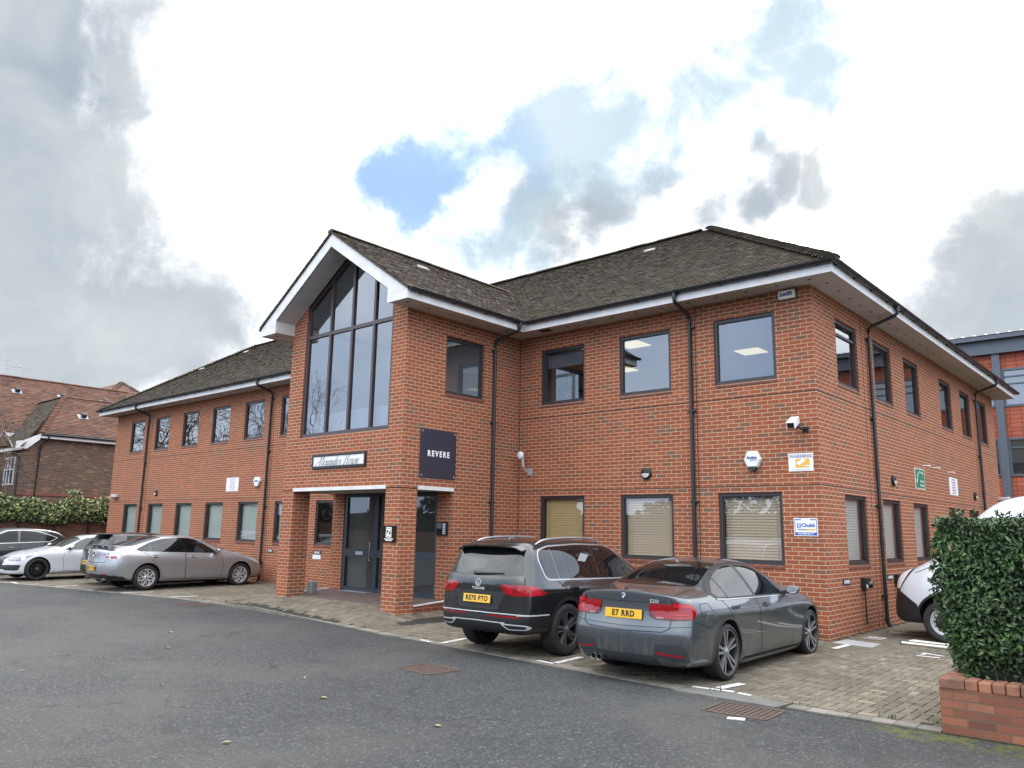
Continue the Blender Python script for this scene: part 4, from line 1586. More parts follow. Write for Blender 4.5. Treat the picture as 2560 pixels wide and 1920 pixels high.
# intercom on the pier beside the glazing
s4 = thing('intercom', 'black door entry panel with pale call buttons beside the glazed lobby', 'intercom')
q = MB()
q.box(-7.35, -7.03, -2.135, -2.1, 1.64, 1.92)
q.build('case', M_BLACKG, s4, bevel=.005)
for k in range(6):
    q = MB()
    q.box(-7.16, -7.075, -2.142, -2.1355, 1.665 + k * .039, 1.694 + k * .039)
    q.build('button', M_STEEL, s4)
q = MB()
q.box(-7.33, -7.20, -2.14, -2.1355, 1.78, 1.9)
q.build('speaker', mat('speaker_grey', (.12, .12, .13), .5), s4)

# small navy plates REVERE
for fn, ax, a, z, w_, h_, lab in ((f_front, 'f', -17.1, 1.0, .36, .085, 'small navy REVERE plate on the left wing beside the downpipe'),
                                  (f_side, 's', .96, .97, .36, .11, 'small navy REVERE plate on the side wall nearest the corner'),
                                  (f_side, 's', 3.47, .97, .30, .11, 'small navy REVERE plate on the side wall beside the second charger')):
    s_ = thing('name_plate', lab, 'plate', group='small REVERE plates')
    plate_box('panel', fn, a - w_ / 2, a + w_ / 2, z - h_ / 2, z + h_ / 2, .012, M_SIGN_DARK, None, None, s_)
    Mx = frame_front(a, -.0135, z) if ax == 'f' else frame_side(.0135, a, z)
    lettering('lettering', 'REVERE', h_ * .72, M_TEXT_W, Mx, s_, spacing=1.05, extrude=.001, bold=.002)
s_ = thing('name_plate', 'navy REVERE plate with white notice below the porch window', 'plate', group='small REVERE plates')
plate_box('panel', f_front, -14.83, -14.42, .975, 1.08, .012, M_SIGN_DARK, None, None, s_)
plate_box('notice', f_front, -14.83, -14.44, .845, .97, .008, M_SIGN_W, None, None, s_)
lettering('lettering', 'REVERE', .075, M_TEXT_W, frame_front(-14.62, -.0135, 1.027), s_, spacing=1.05, extrude=.001, bold=.002)

# swift box under the eaves
s_ = thing('alarm_box', 'cream alarm box lettered swift under the eaves by the corner', 'alarm box')
q = MB()
q.box(-.577, -.273, -.085, -.005, 6.035, 6.195)
q.build('case', mat('aged_cream', (.82, .79, .66), .5), s_, bevel=.012)
q = MB()
q.box(-.60, -.25, -.006, -.001, 6.02, 6.21)
q.build('backplate', M_BLACK, s_)
lettering('lettering', 'swift', .125, M_TEXT_BLUE, frame_front(-.43, -.0865, 6.12), s_, extrude=.001, bold=.004)

# hexagonal bell box
def bell_box(cx, cz, w_, h_, label, word, small):
    s_ = thing('alarm_box', label, 'alarm box')
    pl = [(-.5, .0), (-.28, .5), (.28, .5), (.5, 0), (.3, -.5), (-.3, -.5)]
    q_ = MB()
    n_ = 6
    lay = [(1.0, -.002), (1.0, -.05), (.86, -.085)]
    vs = []
    for s0, d in lay:
        vs += [(cx + a * w_ * s0, d, cz + b_ * h_ * s0) for a, b_ in pl]
    fs = []
    for r_ in range(2):
        fs += [(r_ * n_ + i, r_ * n_ + (i + 1) % n_, (r_ + 1) * n_ + (i + 1) % n_, (r_ + 1) * n_ + i) for i in range(n_)]
    fs.append(tuple(2 * n_ + i for i in range(n_)))
    q_.add(vs, fs)
    q_.build('case', mat('bell_white', (.72, .73, .70), .4), s_, bevel=.006)
    q_ = MB()
    q_.prism([(-.3, 0), (.3, 0), (.16, -1), (-.16, -1)], -.085, -.004, lambda a, b, d: (cx + a * w_ * .9, d, cz - h_ * .5 + b * h_ * .17))
    q_.build('lamp', M_BLACK, s_)
    lettering('lettering', word, h_ * .25, M_TEXT_BLUE, frame_front(cx, -.087, cz + h_ * .1), s_, extrude=.001, bold=.003)
    if small:
        lettering('small_print', small, h_ * .1, M_TEXT_BLUE, frame_front(cx + w_ * .12, -.087, cz - h_ * .06), s_, extrude=.001)
    return s_


bell_box(-1.21, 3.125, .335, .30, 'white six sided alarm box lettered Active', 'Active', 'SECURITY')
bell_box(-18.09, 3.17, .30, .30, 'white six sided alarm box on the left wing beside its white notice', 'Alarm' if False else '', None) if False else None
s_ = thing('alarm_box', 'white six sided alarm box on the left wing beside a downpipe', 'alarm box')
q = MB()
pl = [(-.5, .1), (-.3, .5), (.3, .5), (.5, .1), (.22, -.5), (-.22, -.5)]
q.prism(pl, -.08, -.002, lambda a, b, d: (-18.09 + a * .38, d, 3.165 + b * .30))
q.build('case', mat('bell_white', (.72, .73, .70), .4), s_, bevel=.012)
q = MB()
q.box(-18.2, -17.98, -.084, -.0805, 3.16, 3.2)
q.build('blue_band', mat('sign_blue', (.03, .09, .36), .5), s_)

# WARNING sign
M_YEL = mat('sign_yellow', (.75, .42, .02), .5)
M_GREYT = mat('sign_grey', (.30, .31, .35), .5)
M_SBLUE = mat('sign_blue', (.03, .09, .36), .5)
s_ = thing('warning_sign', 'white WARNING sign with yellow camera picture near the corner', 'sign')
plate_box('panel', f_front, -.553, -.117, 2.885, 3.20, .008, M_SIGN_W, None, None, s_)
lettering('lettering', 'WARNING', .082, M_GREYT, frame_front(-.335, -.0095, 3.145), s_, extrude=.001, bold=.004)
q = MB()
q.quad((-.43, -.0088, 2.945), (-.18, -.0088, 2.945), (-.18, -.0088, 3.10), (-.43, -.0088, 3.10))
q.build('yellow_panel', M_YEL, s_)
q = MB()
q.prism([(-.42, 3.03), (-.29, 3.11), (-.24, 3.065), (-.37, 2.985)], -.0105, -.0092, lambda a, b, d: (a, d, b))
q.prism([(-.34, 2.985), (-.16, 2.985), (-.16, 2.955), (-.25, 2.972)], -.0105, -.0092, lambda a, b, d: (a, d, b))
q.build('camera_picture', M_SIGN_W, s_)
lettering('small_print', '24 HOUR SURVEILLANCE', .027, M_GREYT, frame_front(-.335, -.0095, 2.912), s_, extrude=.0005, spacing=1.05)

# Chubb sign
s_ = thing('alarm_sign', 'white and blue Chubb sign near the corner beside the lower window', 'sign')
plate_box('panel', f_front, -.51, -.094, 1.762, 2.068, .008, M_SIGN_W, None, None, s_)
q = MB()
y_ = -.0092
q.box(-.495, -.109, y_ - .0008, y_, 1.775, 1.825)
for a in ((-.495, -.485, 1.825, 2.05), (-.119, -.109, 1.825, 2.05), (-.485, -.38, 2.035, 2.05), (-.225, -.119, 2.035, 2.05)):
    q.box(a[0], a[1], y_ - .0008, y_, a[2], a[3])
q.box(-.455, -.38, y_ - .0008, y_, 1.905, 1.98)
q.build('blue_border', M_SBLUE, s_)
lettering('lettering', 'Chubb', .085, M_SBLUE, frame_front(-.255, -.0098, 1.945), s_, extrude=.0005, bold=.003)
lettering('emblem', 'C', .07, M_TEXT_W, frame_front(-.415, -.0108, 1.942), s_, extrude=.0005, bold=.004)
q = MB()
q.box(-.45, -.285, y_ - .0008, y_, 1.86, 1.885, 0)
q.box(-.285, -.14, y_ - .0008, y_, 1.86, 1.885, 1)
q.build('colour_bar', [M_GREYT, M_YEL], s_)
lettering('telephone_number', 'Tel: 07000 353 111', .036, M_TEXT_W, frame_front(-.302, -.0108, 1.8), s_, extrude=.0005, bold=.001)

# CCTV camera
s_ = thing('security_camera', 'white boxed security camera high on the front wall near the corner', 'camera')
Mc = Matrix.Translation((-.33, -.30, 3.76)) @ Matrix.Rotation(R(8), 4, 'Z') @ Matrix.Rotation(R(22), 4, 'X')
q = MB()
q.obox(Mc, .14, .40, .012)
for sx in (-1, 1):
    q.obox(Mc @ Matrix.Translation((sx * .066, 0, -.055)), .008, .40, .11)
q.build('hood', M_SIGN_W, s_, bevel=.002)
q = MB()
q.obox(Mc @ Matrix.Translation((0, .03, -.06)), .115, .33, .095)
q.tube([Mc @ Vector((0, -.13, -.06)), Mc @ Vector((0, -.165, -.06))], .035, 12)
q.build('body', M_BLACK, s_)
q = MB()
q.tube([(-.30, -.2, 3.66), (-.23, -.14, 3.61), (-.22, -.03, 3.61), (-.22, 0, 3.61)], .02, 8)
q.box(-.27, -.17, -.02, -.001, 3.56, 3.66)
q.build('bracket', M_BLACK, s_)


# round half-moon bulkhead lamps
def bulkhead(P, ax, label):
    s_ = thing('bulkhead_light', label, 'wall light', group='round half shaded wall lights')
    mp = (lambda x, y, h: (P[0] + x, P[1] - h, P[2] + y)) if ax == 'f' else (lambda x, y, h: (P[0] + h, P[1] + x, P[2] + y))
    q_ = MB()
    q_.lathe([(0, .06), (.09, .06), (.115, .045), (.118, .0)], 24, mp)
    q_.build('case', M_BLACK, s_, smooth=50)
    q_ = MB()
    vs = [(0, 0)] + [(.088 * math.cos(a), .088 * math.sin(a)) for a in np.linspace(math.pi * 1.02, math.pi * 1.98, 14)]
    q_.add([mp(a, b_, .063 + .02 * (i == 0)) for i, (a, b_) in enumerate(vs)], [(0, i, i + 1) for i in range(1, 14)])
    q_.build('lens', mat('opal_lens', (.6, .6, .6), .35), s_)


bulkhead((-3.49, 0, 2.948), 'f', 'round half shaded wall light over the middle lower window of the right wing')
bulkhead((-25.3, 0, 2.92), 'f', 'round half shaded wall light on the far left wing')
bulkhead((0, 4.1, 2.94), 's', 'round half shaded wall light on the side wall nearest the corner')
bulkhead((0, 11.65, 2.94), 's', 'round half shaded wall light on the side wall above the white van')

# dish aerial on a bent pole
s_ = thing('wall_aerial', 'white dish aerial on a bent bracket by the inner corner', 'aerial')
q = MB()
q.tube([(-6.60, -.01, 3.05), (-6.60, -.12, 3.10), (-6.62, -.2, 3.2), (-6.64, -.2, 3.5)], .022, 8)
q.box(-6.66, -6.5, -.03, -.001, 3.0, 3.16)
q.build('bracket', M_GALV, s_)
q = MB()
q.lathe([(0, .05), (.06, .047), (.085, .03), (.085, 0), (0, 0)], 16, lambda x, y, h: (-6.66 + x, -.24 - h, 3.45 + y))
q.build('dish', M_SIGN_W, s_, smooth=50)

# notices
def notice(fn, ax, a0, a1, z0, z1, label, lines, ink, name='notice'):
    s_ = thing(name, label, 'sign')
    plate_box('panel', fn, a0, a1, z0, z1, .008, M_SIGN_W, None, None, s_)
    h_ = (z1 - z0) / (len(lines) + .6)
    for k, ln in enumerate(lines):
        z = z1 - h_ * (k + .8)
        c = (a0 + a1) / 2
        Mx = (frame_front(c, -.0095, z) if ax == 'f' else frame_side(.0095, c, z)) @ Matrix.Scale(.62, 4, (1, 0, 0))
        lettering('lettering', ln, h_ * .95, ink, Mx, s_, extrude=.0005)
    return s_


M_PINKINK = mat('notice_ink', (.42, .22, .33), .6)
park = ['PRIVATE CAR PARK', 'FOR PERMIT HOLDERS', 'ONLY PARKING AT', 'OWN RISK VEHICLES', 'LEFT WITHOUT PERMIT', 'MAY BE REMOVED']
notice(f_front, 'f', -20.09, -19.31, 2.885, 3.34, 'white notice with pink lettering on the left wing', park, M_PINKINK)
notice(f_side, 's', 8.9, 9.755, 2.86, 3.31, 'white notice with pink lettering on the side wall', park, M_PINKINK)
s_ = thing('assembly_sign', 'green and white sign with a tick on the side wall', 'sign')
M_GREEN = mat('sign_green', (.01, .17, .08), .5)
plate_box('panel', f_side, 5.80, 6.58, 2.868, 3.335, .008, M_SIGN_W, None, None, s_)
plate_box('green_panel', f_side, 5.825, 6.555, 2.885, 3.318, .0015, M_GREEN, None, None, s_, d0=-.008)
q = MB()
q.add([(.011, y, z) for y, z in ((5.87, 3.06), (5.93, 2.98), (6.08, 3.24), (6.03, 3.25), (5.93, 3.05), (5.90, 3.09))], [(0, 1, 4, 5), (1, 2, 3, 4)])
q.build('tick', M_SIGN_W, s_)
for k, ln in enumerate(['Working for', 'a', 'happy, fair', 'and safe site']):
    lettering('lettering', ln, .085, M_TEXT_W, frame_side(.0112, 6.33, 3.25 - k * .098) @ Matrix.Scale(.85, 4, (1, 0, 0)), s_, extrude=.0005)

# flood lamp box far left, overflow pipes, wall vent
s_ = thing('wall_lamp', 'small pale flood light box at the far left end of the front', 'wall light')
q = MB()
q.box(-29.15, -28.65, -.14, -.001, 2.80, 2.93)
q.build('case', mat('pale_lamp', (.5, .5, .46), .5), s_, bevel=.02)
for k, (y, z) in enumerate(((6.53, 3.43), (7.41, 3.44), (8.82, 3.42))):
    q = MB()
    q.tube([(-.01, y, z), (.14, y, z), (.17, y, z - .03)], .014, 8)
    o_ = q.build('overflow_pipe', M_SIGN_W, smooth=60)
    tag(o_, 'short white overflow pipe above the notices on the side wall', 'pipe', 'overflow pipes')
q = MB()
q.tube([(0, 14.95, 2.96), (.25, 14.95, 2.96)], .075, 12)
q.tube([(.25, 14.95, 2.96), (.32, 14.95, 2.96)], .09, 12)
tag(q.build('boiler_flue', M_STEEL, smooth=60), 'steel boiler flue at the far end of the side wall', 'flue')


# car chargers
def charger(y, label):
    s_ = thing('car_charger', label, 'charger', group='black wall chargers')
    q_ = MB()
    q_.box(0, .10, y - .14, y + .14, .83, 1.02)
    q_.build('case', M_BLACK, s_, bevel=.012)
    q_ = MB()
    q_.lathe([(0, .09), (.05, .085), (.065, .05), (.07, 0)], 14, lambda a, b_, h: (.10 + h * .6, y + .09 + a, .90 + b_))
    q_.build('socket', M_BLACKG, s_, smooth=50)
    q_ = MB()
    q_.box(.1005, .103, y - .13, y - .06, .84, .90)
    q_.build('sticker', M_SIGN_W, s_)
    q_ = MB()
    q_.tube([(.05, y - .10, .83), (.06, y - .10, .6), (.05, y - .07, .3), (.05, y - .06, .2)], .013, 8)
    q_.build('cable', M_BLACK, s_, smooth=60)


charger(1.85, 'black car charger on the side wall between the first window and downpipe')
charger(3.88, 'black car charger on the side wall beside the van headlight')

# tubes lying on the paving by the van
M_TUBE = mat('ivory_tube', (.75, .74, .62), .4)
for k, (a, b_, c, d, r_, m_, lab) in enumerate(((1.0, .45, 1.9, .36, .022, M_TUBE, 'long ivory tube lying on the paving nearest the hedge'), (.96, .52, 1.9, .50, .024, M_SIGN_DARK, 'navy blue tube lying between ivory tubes on the paving'),
                                          (1.02, .80, 1.7, .68, .018, M_TUBE, 'thin ivory tube lying nearest the van wheel'), (1.03, .95, 1.72, .79, .015, M_TUBE, 'thinnest ivory tube lying beside the van wheel'))):
    q = MB()
    z = .066 + r_
    q.tube([(a, b_, z), (c, d, z)], r_, 10)
    tag(q.build('tube', m_, smooth=60), lab, 'tube', 'tubes lying on the paving')

# doorstep light / bait box by the left porch pillar
q = MB()
q.box(-10.60, -10.45, -3.02, -2.86, .27, .55)
tag(q.build('small_bin', mat('bin_grey', (.18, .18, .19), .5), bevel=.02), 'small grey box behind the left porch pillar', 'box')


# ================================================================ planter and clipped hedge on the right
PX0, PX1, PY0, PY1, PZ = 2.93, 9.0, -5.27, -3.6, .40
M_PLANT = brick_mat('planter_brick', [(0.0, (.15, .06, .042)), (.3, (.22, .082, .05)), (.7, (.28, .10, .058)), (1.0, (.34, .14, .085))], (.15, .105, .075), stain=.45, mort=.012)
pt = thing('planter', 'low red brick planter wall with brick on edge coping at the right', 'planter', (0, 0, 0))
q = MB()
q.box(PX0, PX1, PY0, PY0 + .215, -.05, PZ)
q.box(PX0, PX0 + .215, PY0 + .215, PY1, -.05, PZ)
q.build('wall', M_PLANT, pt)
M_COPE = island_mat('coping_brick', [(0, (.17, .10, .07)), (.5, (.27, .12, .075)), (1, (.36, .17, .105))], noise_scale=6, noise_amt=.6, fine=90)
q = MB()
x = PX0
while x < PX1:
    Mx = Matrix.Translation((x + .105 / 2 if x > PX0 else x + .1075, PY0 + .1075, PZ + .045 + RNG.normal(0, .003))) @ Matrix.Rotation(RNG.normal(0, .012), 4, 'Z')
    w_ = .102 if x > PX0 else .21
    q.obox(Mx, w_, .225 + RNG.normal(0, .004), .098)
    x += .110 if x > PX0 else .217
y = PY0 + .222
while y < PY1:
    Mx = Matrix.Translation((PX0 + .1075, y + .051, PZ + .045 + RNG.normal(0, .003))) @ Matrix.Rotation(RNG.normal(0, .012), 4, 'Z')
    q.obox(Mx, .225, .102, .098)
    y += .110
q.build('coping', M_COPE, pt, bevel=.014)
q = MB()
q.quad((PX0 + .2, PY0 + .2, PZ - .04), (PX1, PY0 + .2, PZ - .04), (PX1, PY1, PZ - .04), (PX0 + .2, PY1, PZ - .04))
q.build('soil', mat('soil', (.03, .022, .016), .95), pt)


def leaf_mat(name, stops, rough=.38, coat=.0, back=None, vein=None):
    m = bpy.data.materials.new(name)
    m.use_nodes = True
    n = NG(m.node_tree.nodes, m.node_tree.links)
    b = m.node_tree.nodes['Principled BSDF']
    ge = n.new('ShaderNodeNewGeometry')
    col = n.ramp(ge.outputs['Random Per Island'], stops)
    t = n.new('ShaderNodeTexCoord')
    cl_ = n.noise(t.outputs['Object'], 3.2, 4, .6)
    col = n.mix(n.mrange(cl_.outputs['Fac'], .38, .66, .85, 0), col, n.mix(.6, col, (.012, .022, .010)))
    n.l.new(col, b.inputs['Base Color'])
    b.inputs['Roughness'].default_value = rough
    b.inputs['Specular IOR Level'].default_value = .5
    MATS[name] = m
    return m


M_LAUREL = leaf_mat('laurel_leaf', [(0, (.022, .052, .016)), (.35, (.04, .088, .026)), (.7, (.062, .125, .036)), (.9, (.095, .165, .05)), (.975, (.15, .21, .07)), (1, (.18, .115, .045))], rough=.5)
M_VARIEG = leaf_mat('variegated_leaf', [(0, (.03, .07, .02)), (.3, (.08, .14, .04)), (.55, (.20, .26, .08)), (.8, (.42, .44, .16)), (1, (.6, .58, .32))], rough=.45)
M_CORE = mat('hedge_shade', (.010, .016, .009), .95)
M_TWIG = mat('twig', (.055, .04, .03), .85)


def leaves(mb_, pts, nrm, L, wd, droop=.2, spread=.9, curl=.18):
    """pointed leaves folded along the midrib: six points, four faces each"""
    for p_, n_ in zip(pts, nrm):
        n_ = Vector(n_)
        d = (n_ * .55 + Vector(RNG.normal(0, spread, 3)) + Vector((0, 0, -droop))).normalized()
        s_ = d.cross(n_ + Vector(RNG.normal(0, .35, 3)))
        if s_.length < 1e-3:
            continue
        s_.normalize()
        f = s_.cross(d)
        l = L * RNG.uniform(.65, 1.25)
        w_ = wd * RNG.uniform(.75, 1.2)
        p_ = Vector(p_)
        a = p_ - d * l * .5
        e = p_ + d * l * .5 - f * l * curl * .6
        m0 = p_ - d * l * .12 + f * l * curl * .3
        m1 = p_ + d * l * .2 + f * l * curl * .1
        up_ = f * w_ * .28
        vs = [a, m0 + s_ * w_ * .5 + up_, m1 + s_ * w_ * .42 + up_, e, m1 - s_ * w_ * .42 + up_, m0 - s_ * w_ * .5 + up_, m0, m1]
        mb_.add(vs, [(0, 1, 6), (1, 2, 7, 6), (2, 3, 7), (0, 6, 5), (6, 7, 4, 5), (7, 3, 4)])


def hedge_surface(x0, x1, y0, y1, z0, z1, n_, depth=.12, bulge=.07):
    """random points in the outer shell of a clipped box with a wavy face"""
    P, N = [], []
    A = [((0, -1, 0), (x1 - x0) * (z1 - z0)), ((-1, 0, 0), (y1 - y0) * (z1 - z0)), ((0, 0, 1), (x1 - x0) * (y1 - y0)), ((0, 1, 0), .35 * (x1 - x0) * (z1 - z0))]
    tot_ = sum(a for _, a in A)
    for nn, a in A:
        for _ in range(int(n_ * a / tot_)):
            u, v_, w_ = RNG.random(3)
            dep = depth * w_ * w_ * RNG.choice([1, 1, 1.6])
            x, y, z = x0 + (x1 - x0) * u, y0 + (y1 - y0) * RNG.random(), z0 + (z1 - z0) * v_
            if nn[1] == -1:
                y = y0
            elif nn[1] == 1:
                y = y1
            elif nn[0] == -1:
                x = x0
            else:
                z, y = z1, y0 + (y1 - y0) * v_
            wob = bulge * (math.sin(x * 5.1 + z * 3.3) + math.sin(y * 4.7 - z * 4.1) + math.sin(z * 6.7 + x * 2.2)) / 3
            rnd = .10 * (sstep(z1 - .25, z1, z) ** 2) * (abs(nn[2]) < .5) + .16 * (1 - sstep(z0, z0 + .35, z)) * (abs(nn[2]) < .5)
            q_ = Vector((x, y, z)) + Vector(nn) * (wob - dep - rnd + RNG.normal(0, .012))
            if nn[1] == -1:
                q_.x += .06 * (1 - sstep(x0, x0 + .2, x)) * 1.0
            P.append(q_)
            N.append(nn)
    return P, N


hd = thing('hedge', 'dark green clipped hedge growing from the brick planter', 'hedge', (0, 0, 0))
q = MB()
P, N = hedge_surface(2.93, 8.9, -5.12, -3.75, .44, 1.93, 52000)
keep = [(p_, n_) for p_, n_ in zip(P, N) if p_.x < 5.2 or RNG.random() < .3]
leaves(q, [k[0] for k in keep], [k[1] for k in keep], .066, .027)
# long shoots that escaped the last trim
sh_ = MB()
for k in range(70):
    x = RNG.uniform(2.95, 5.0)
    y = RNG.uniform(-5.1, -3.9)
    h_ = RNG.uniform(.03, .14)
    top = Vector((x + RNG.normal(0, .03), y + RNG.normal(0, .03), 1.92 + h_))
    sh_.tube([(x, y, 1.85), top], .003, 4)
    leaves(q, [top + Vector(RNG.normal(0, .015, 3)) for _ in range(4)], [(0, 0, 1)] * 4, .06, .025)
q.build('foliage', M_LAUREL, hd)
tag(sh_.build('shoot', M_TWIG, hd), kind='stuff')
st_ = MB()
for k in range(60):
    x, y = RNG.uniform(3.35, 6.0), RNG.choice([RNG.uniform(-5.02, -4.9), RNG.uniform(-4.9, -3.9)])
    st_.tube([(x, y, .38), (x + RNG.normal(0, .03), y - .01, .7), (x + RNG.normal(0, .05), y + .02, 1.1)], [.012, .009, .005], 5)
tag(st_.build('stem', M_TWIG, hd), kind='stuff')
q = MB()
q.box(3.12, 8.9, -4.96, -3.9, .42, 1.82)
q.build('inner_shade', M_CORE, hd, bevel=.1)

# ================================================================ far left: wall with variegated hedge, neighbour house, bare tree
FX = -34.0
M_FWALL = brick_mat('boundary_brick', [(0.0, (.06, .03, .024)), (.5, (.12, .045, .032)), (1.0, (.17, .065, .045))], (.2, .13, .09), stain=.4)
bw = thing('boundary_wall', 'dark red brick boundary wall below the variegated hedge at far left', 'wall', (0, 0, 0))
q = MB()
q.box(FX - .22, FX, -16, 9, -.1, 2.0)
q.build('brickwork', M_FWALL, bw)
for k, y in enumerate((-7.9, -6.4, -4.9, -3.4, -1.95, -.5, .95, 2.4)):
    q = MB()
    q.box(FX, FX + .05, y - .05, y + .05, .2, 1.98)
    for z in (1.35, 1.5, 1.65, 1.8):
        q.lathe([(0, .012), (.012, .01), (.014, 0)], 8, lambda a, b_, h, y=y, z=z: (FX + .05 + h, y + a, z + b_))
    q.build('post', M_BLACK, bw)
hv = thing('hedge', 'pale green and cream variegated hedge along the boundary wall at far left', 'hedge', (0, 0, 0))
q = MB()
P, N = [], []
for _ in range(9000):
    y = RNG.uniform(-9.5, 4.5)
    top = 2.72 + .12 * math.sin(y * 1.7) + .10 * math.sin(y * 4.1 + 1) + (.28 if abs(y - .25) < .25 else 0)
    bot = 1.72 + .08 * math.sin(y * 2.3)
    u = RNG.random()
    z = bot + (top - bot) * RNG.random()
    bul = .30 * math.sin(math.pi * min(1, max(0, (z - bot) / (top - bot)))) ** .6
    if u < .78:
        P.append((FX + .05 + bul + RNG.normal(0, .05) - .1 * RNG.random(), y, z))
        N.append((1, 0, .35))
    else:
        P.append((FX + RNG.uniform(-.5, .25), y, top + RNG.normal(0, .04)))
        N.append((.3, 0, 1))
leaves(q, P, N, .135, .095, droop=.5, spread=.6)
q.build('foliage', M_VARIEG, hv)
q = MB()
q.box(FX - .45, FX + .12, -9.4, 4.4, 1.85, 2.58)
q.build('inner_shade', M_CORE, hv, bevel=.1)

# neighbour house
nb = thing('neighbour_house', 'old brown brick house with red clay tiled hipped roofs at far left', 'house', (0, 0, 0))
NXW = -38.0
q = MB()
q.quad((NXW, -.3, -.1), (NXW, 9, -.1), (NXW, 9, 5.85), (NXW, -.3, 5.85))
q.quad((NXW, -1.0, -.1), (NXW, -.3, -.1), (NXW, -.3, 5.85), (NXW, -1.0, 5.3))
q.quad((NXW, -1.0, -.1), (NXW - 9, -1.0, -.1), (NXW - 9, -1.0, 5.3), (NXW, -1.0, 5.3))
q.quad((NXW - 4.2, -3.2, -.1), (NXW - 4.2, -1, -.1), (NXW - 4.2, -1, 6.2), (NXW - 4.2, -3.2, 6.2))
q.build('wall', M_BRICK_OLD, nb)
q = MB()
q.box(NXW - .01, NXW + .03, -1.0, 9, 3.02, 3.12)
q.box(NXW - .01, NXW + .03, -1.0, 9, 2.6, 2.72)
q.build('string_course', mat('red_band', (.22, .07, .05), .85, var=.25, var_scale=3), nb)
ap = Vector((-41.0, 1.62, 8.42))
e0 = Vector((NXW + .32, -.30, 6.05))
q = MB()
pit = (ap.z - e0.z) / (e0.x - ap.x)
sl_ = math.sqrt(1 + pit * pit)
run_ = e0.x - ap.x
tile_plane(q, e0, (0, 1, 0), (-1, 0, pit), [(0, 0), (10, 0), (10, run_ * sl_), (ap.y - e0.y, run_ * sl_)], tw=.33, gauge=.145, rise=.035, jit=.006)
q.add([e0 - Vector((0, 0, .03)), e0 + Vector((0, 10, -.03)), Vector((ap.x, 10, ap.z - .03)), ap - Vector((0, 0, .03))], [(0, 1, 2, 3)])
# slope that faces the car park, sweeping down lower at the front
f0 = Vector((NXW + .32 + .25, -1.12, 5.32))
dy = ap.y - f0.y
pf = (ap.z - f0.z) / dy
sf = math.sqrt(1 + pf * pf)
xl = NXW - 9
q2 = MB()
tile_plane(q2, (xl, f0.y, f0.z), (1, 0, 0), (0, 1, pf), [(0, 0), (f0.x - xl, 0), (ap.x - xl, dy * sf), (0, dy * sf)], tw=.33, gauge=.145, rise=.03, jit=.005)
q2.add([(xl, f0.y, f0.z - .03), (f0.x, f0.y, f0.z - .03), (ap.x, ap.y, ap.z - .03), (xl, ap.y, ap.z - .03)], [(0, 1, 2, 3)])
q2.build('roof', M_TILE, nb)  # darker tile colour paints this slope as the shaded one
ridge_tiles(q, e0 + Vector((0, 0, .02)), ap + Vector((0, 0, .05)), r=.15, L=.2, bonnet=True)
ridge_tiles(q, ap + Vector((0, 0, .03)), Vector((ap.x, 9.5, ap.z + .03)), r=.14)
ridge_tiles(q, ap + Vector((0, 0, .03)), Vector((ap.x - 5, ap.y, ap.z + .03)), r=.14)
# main range behind
mr = Vector((-47.0, -3.2, 10.08))
me_ = Vector((-42.0 + .1, -3.2, 6.35))
pm = (mr.z - me_.z) / (me_.x - mr.x)
sm_ = math.sqrt(1 + pm * pm)
tile_plane(q, me_, (0, 1, 0), (-1, 0, pm), [(0, 0), (19, 0), (19, 5.1 * sm_), (0, 5.1 * sm_)], tw=.33, gauge=.145, rise=.035, jit=.006)
q.add([me_ - Vector((0, 0, .03)), me_ + Vector((0, 19, -.03)), mr + Vector((0, 19, -.03)), mr - Vector((0, 0, .03))], [(0, 1, 2, 3)])
ridge_tiles(q, mr + Vector((0, 0, .03)), mr + Vector((0, 10.6, .03)), r=.15)
# small hipped top beyond
hp = Vector((-48.6, 7.55, 10.95))
b0, b1 = Vector((-44.6, 4.4, 8.3)), Vector((-44.6, 10.7, 8.3))
for A, B, C_ in ((b0, b1, hp),):
    q.add([A, B, C_], [(0, 1, 2)])
q.add([b0, hp, hp + Vector((-5, 0, 0)), b0 + Vector((-9, 0, 0))], [(0, 1, 2, 3)])
q.add([b1, hp, hp + Vector((-5, 0, 0)), b1 + Vector((-9, 0, 0))], [(0, 1, 2, 3)])
ridge_tiles(q, b0 + Vector((0, 0, .02)), hp + Vector((0, 0, .05)), r=.14, L=.25, bonnet=True)
ridge_tiles(q, hp + Vector((0, 0, .02)), b1 + Vector((0, 0, .02)), r=.14, L=.25, bonnet=True)
q.build('roof', M_TILE_RED, nb)
q = MB()
q.box(NXW + .26, NXW + .30, -.35, 9, 5.80, 6.0)
q.box(NXW, NXW + .28, -.30, 9, 5.79, 5.81)
q.prism([(-.33, 6.0), (-.33, 5.72), (-.86, 5.22), (-1.35, 5.22), (-1.35, 5.55), (-1.05, 5.6)], NXW + .27, NXW + .31, lambda a, b, d: (d, a, b))
q.box(NXW - 9, NXW + .3, -1.12, -1.08, 5.16, 5.32)
q.box(-41.86, -41.82, -3.2, 1.2, 6.1, 6.32)
q.build('bargeboard', M_WHITE, nb)
q = MB()
q.tube([(NXW + .36, -.3, 5.98), (NXW + .36, 9, 5.98)], .06, 10)
q.build('gutter', M_GUTTER, nb, smooth=60)
for pts in ([(NXW + .34, .05, 5.95), (NXW + .34, .05, 5.8), (NXW + .06, -.2, 5.45), (NXW + .06, -.22, 0)], [(NXW + .06, -1.06, 5.0), (NXW + .06, -1.06, 0)]):
    q = MB()
    q.tube(pts, .05, 8)
    q.build('downpipe', M_GUTTER, nb, smooth=60)
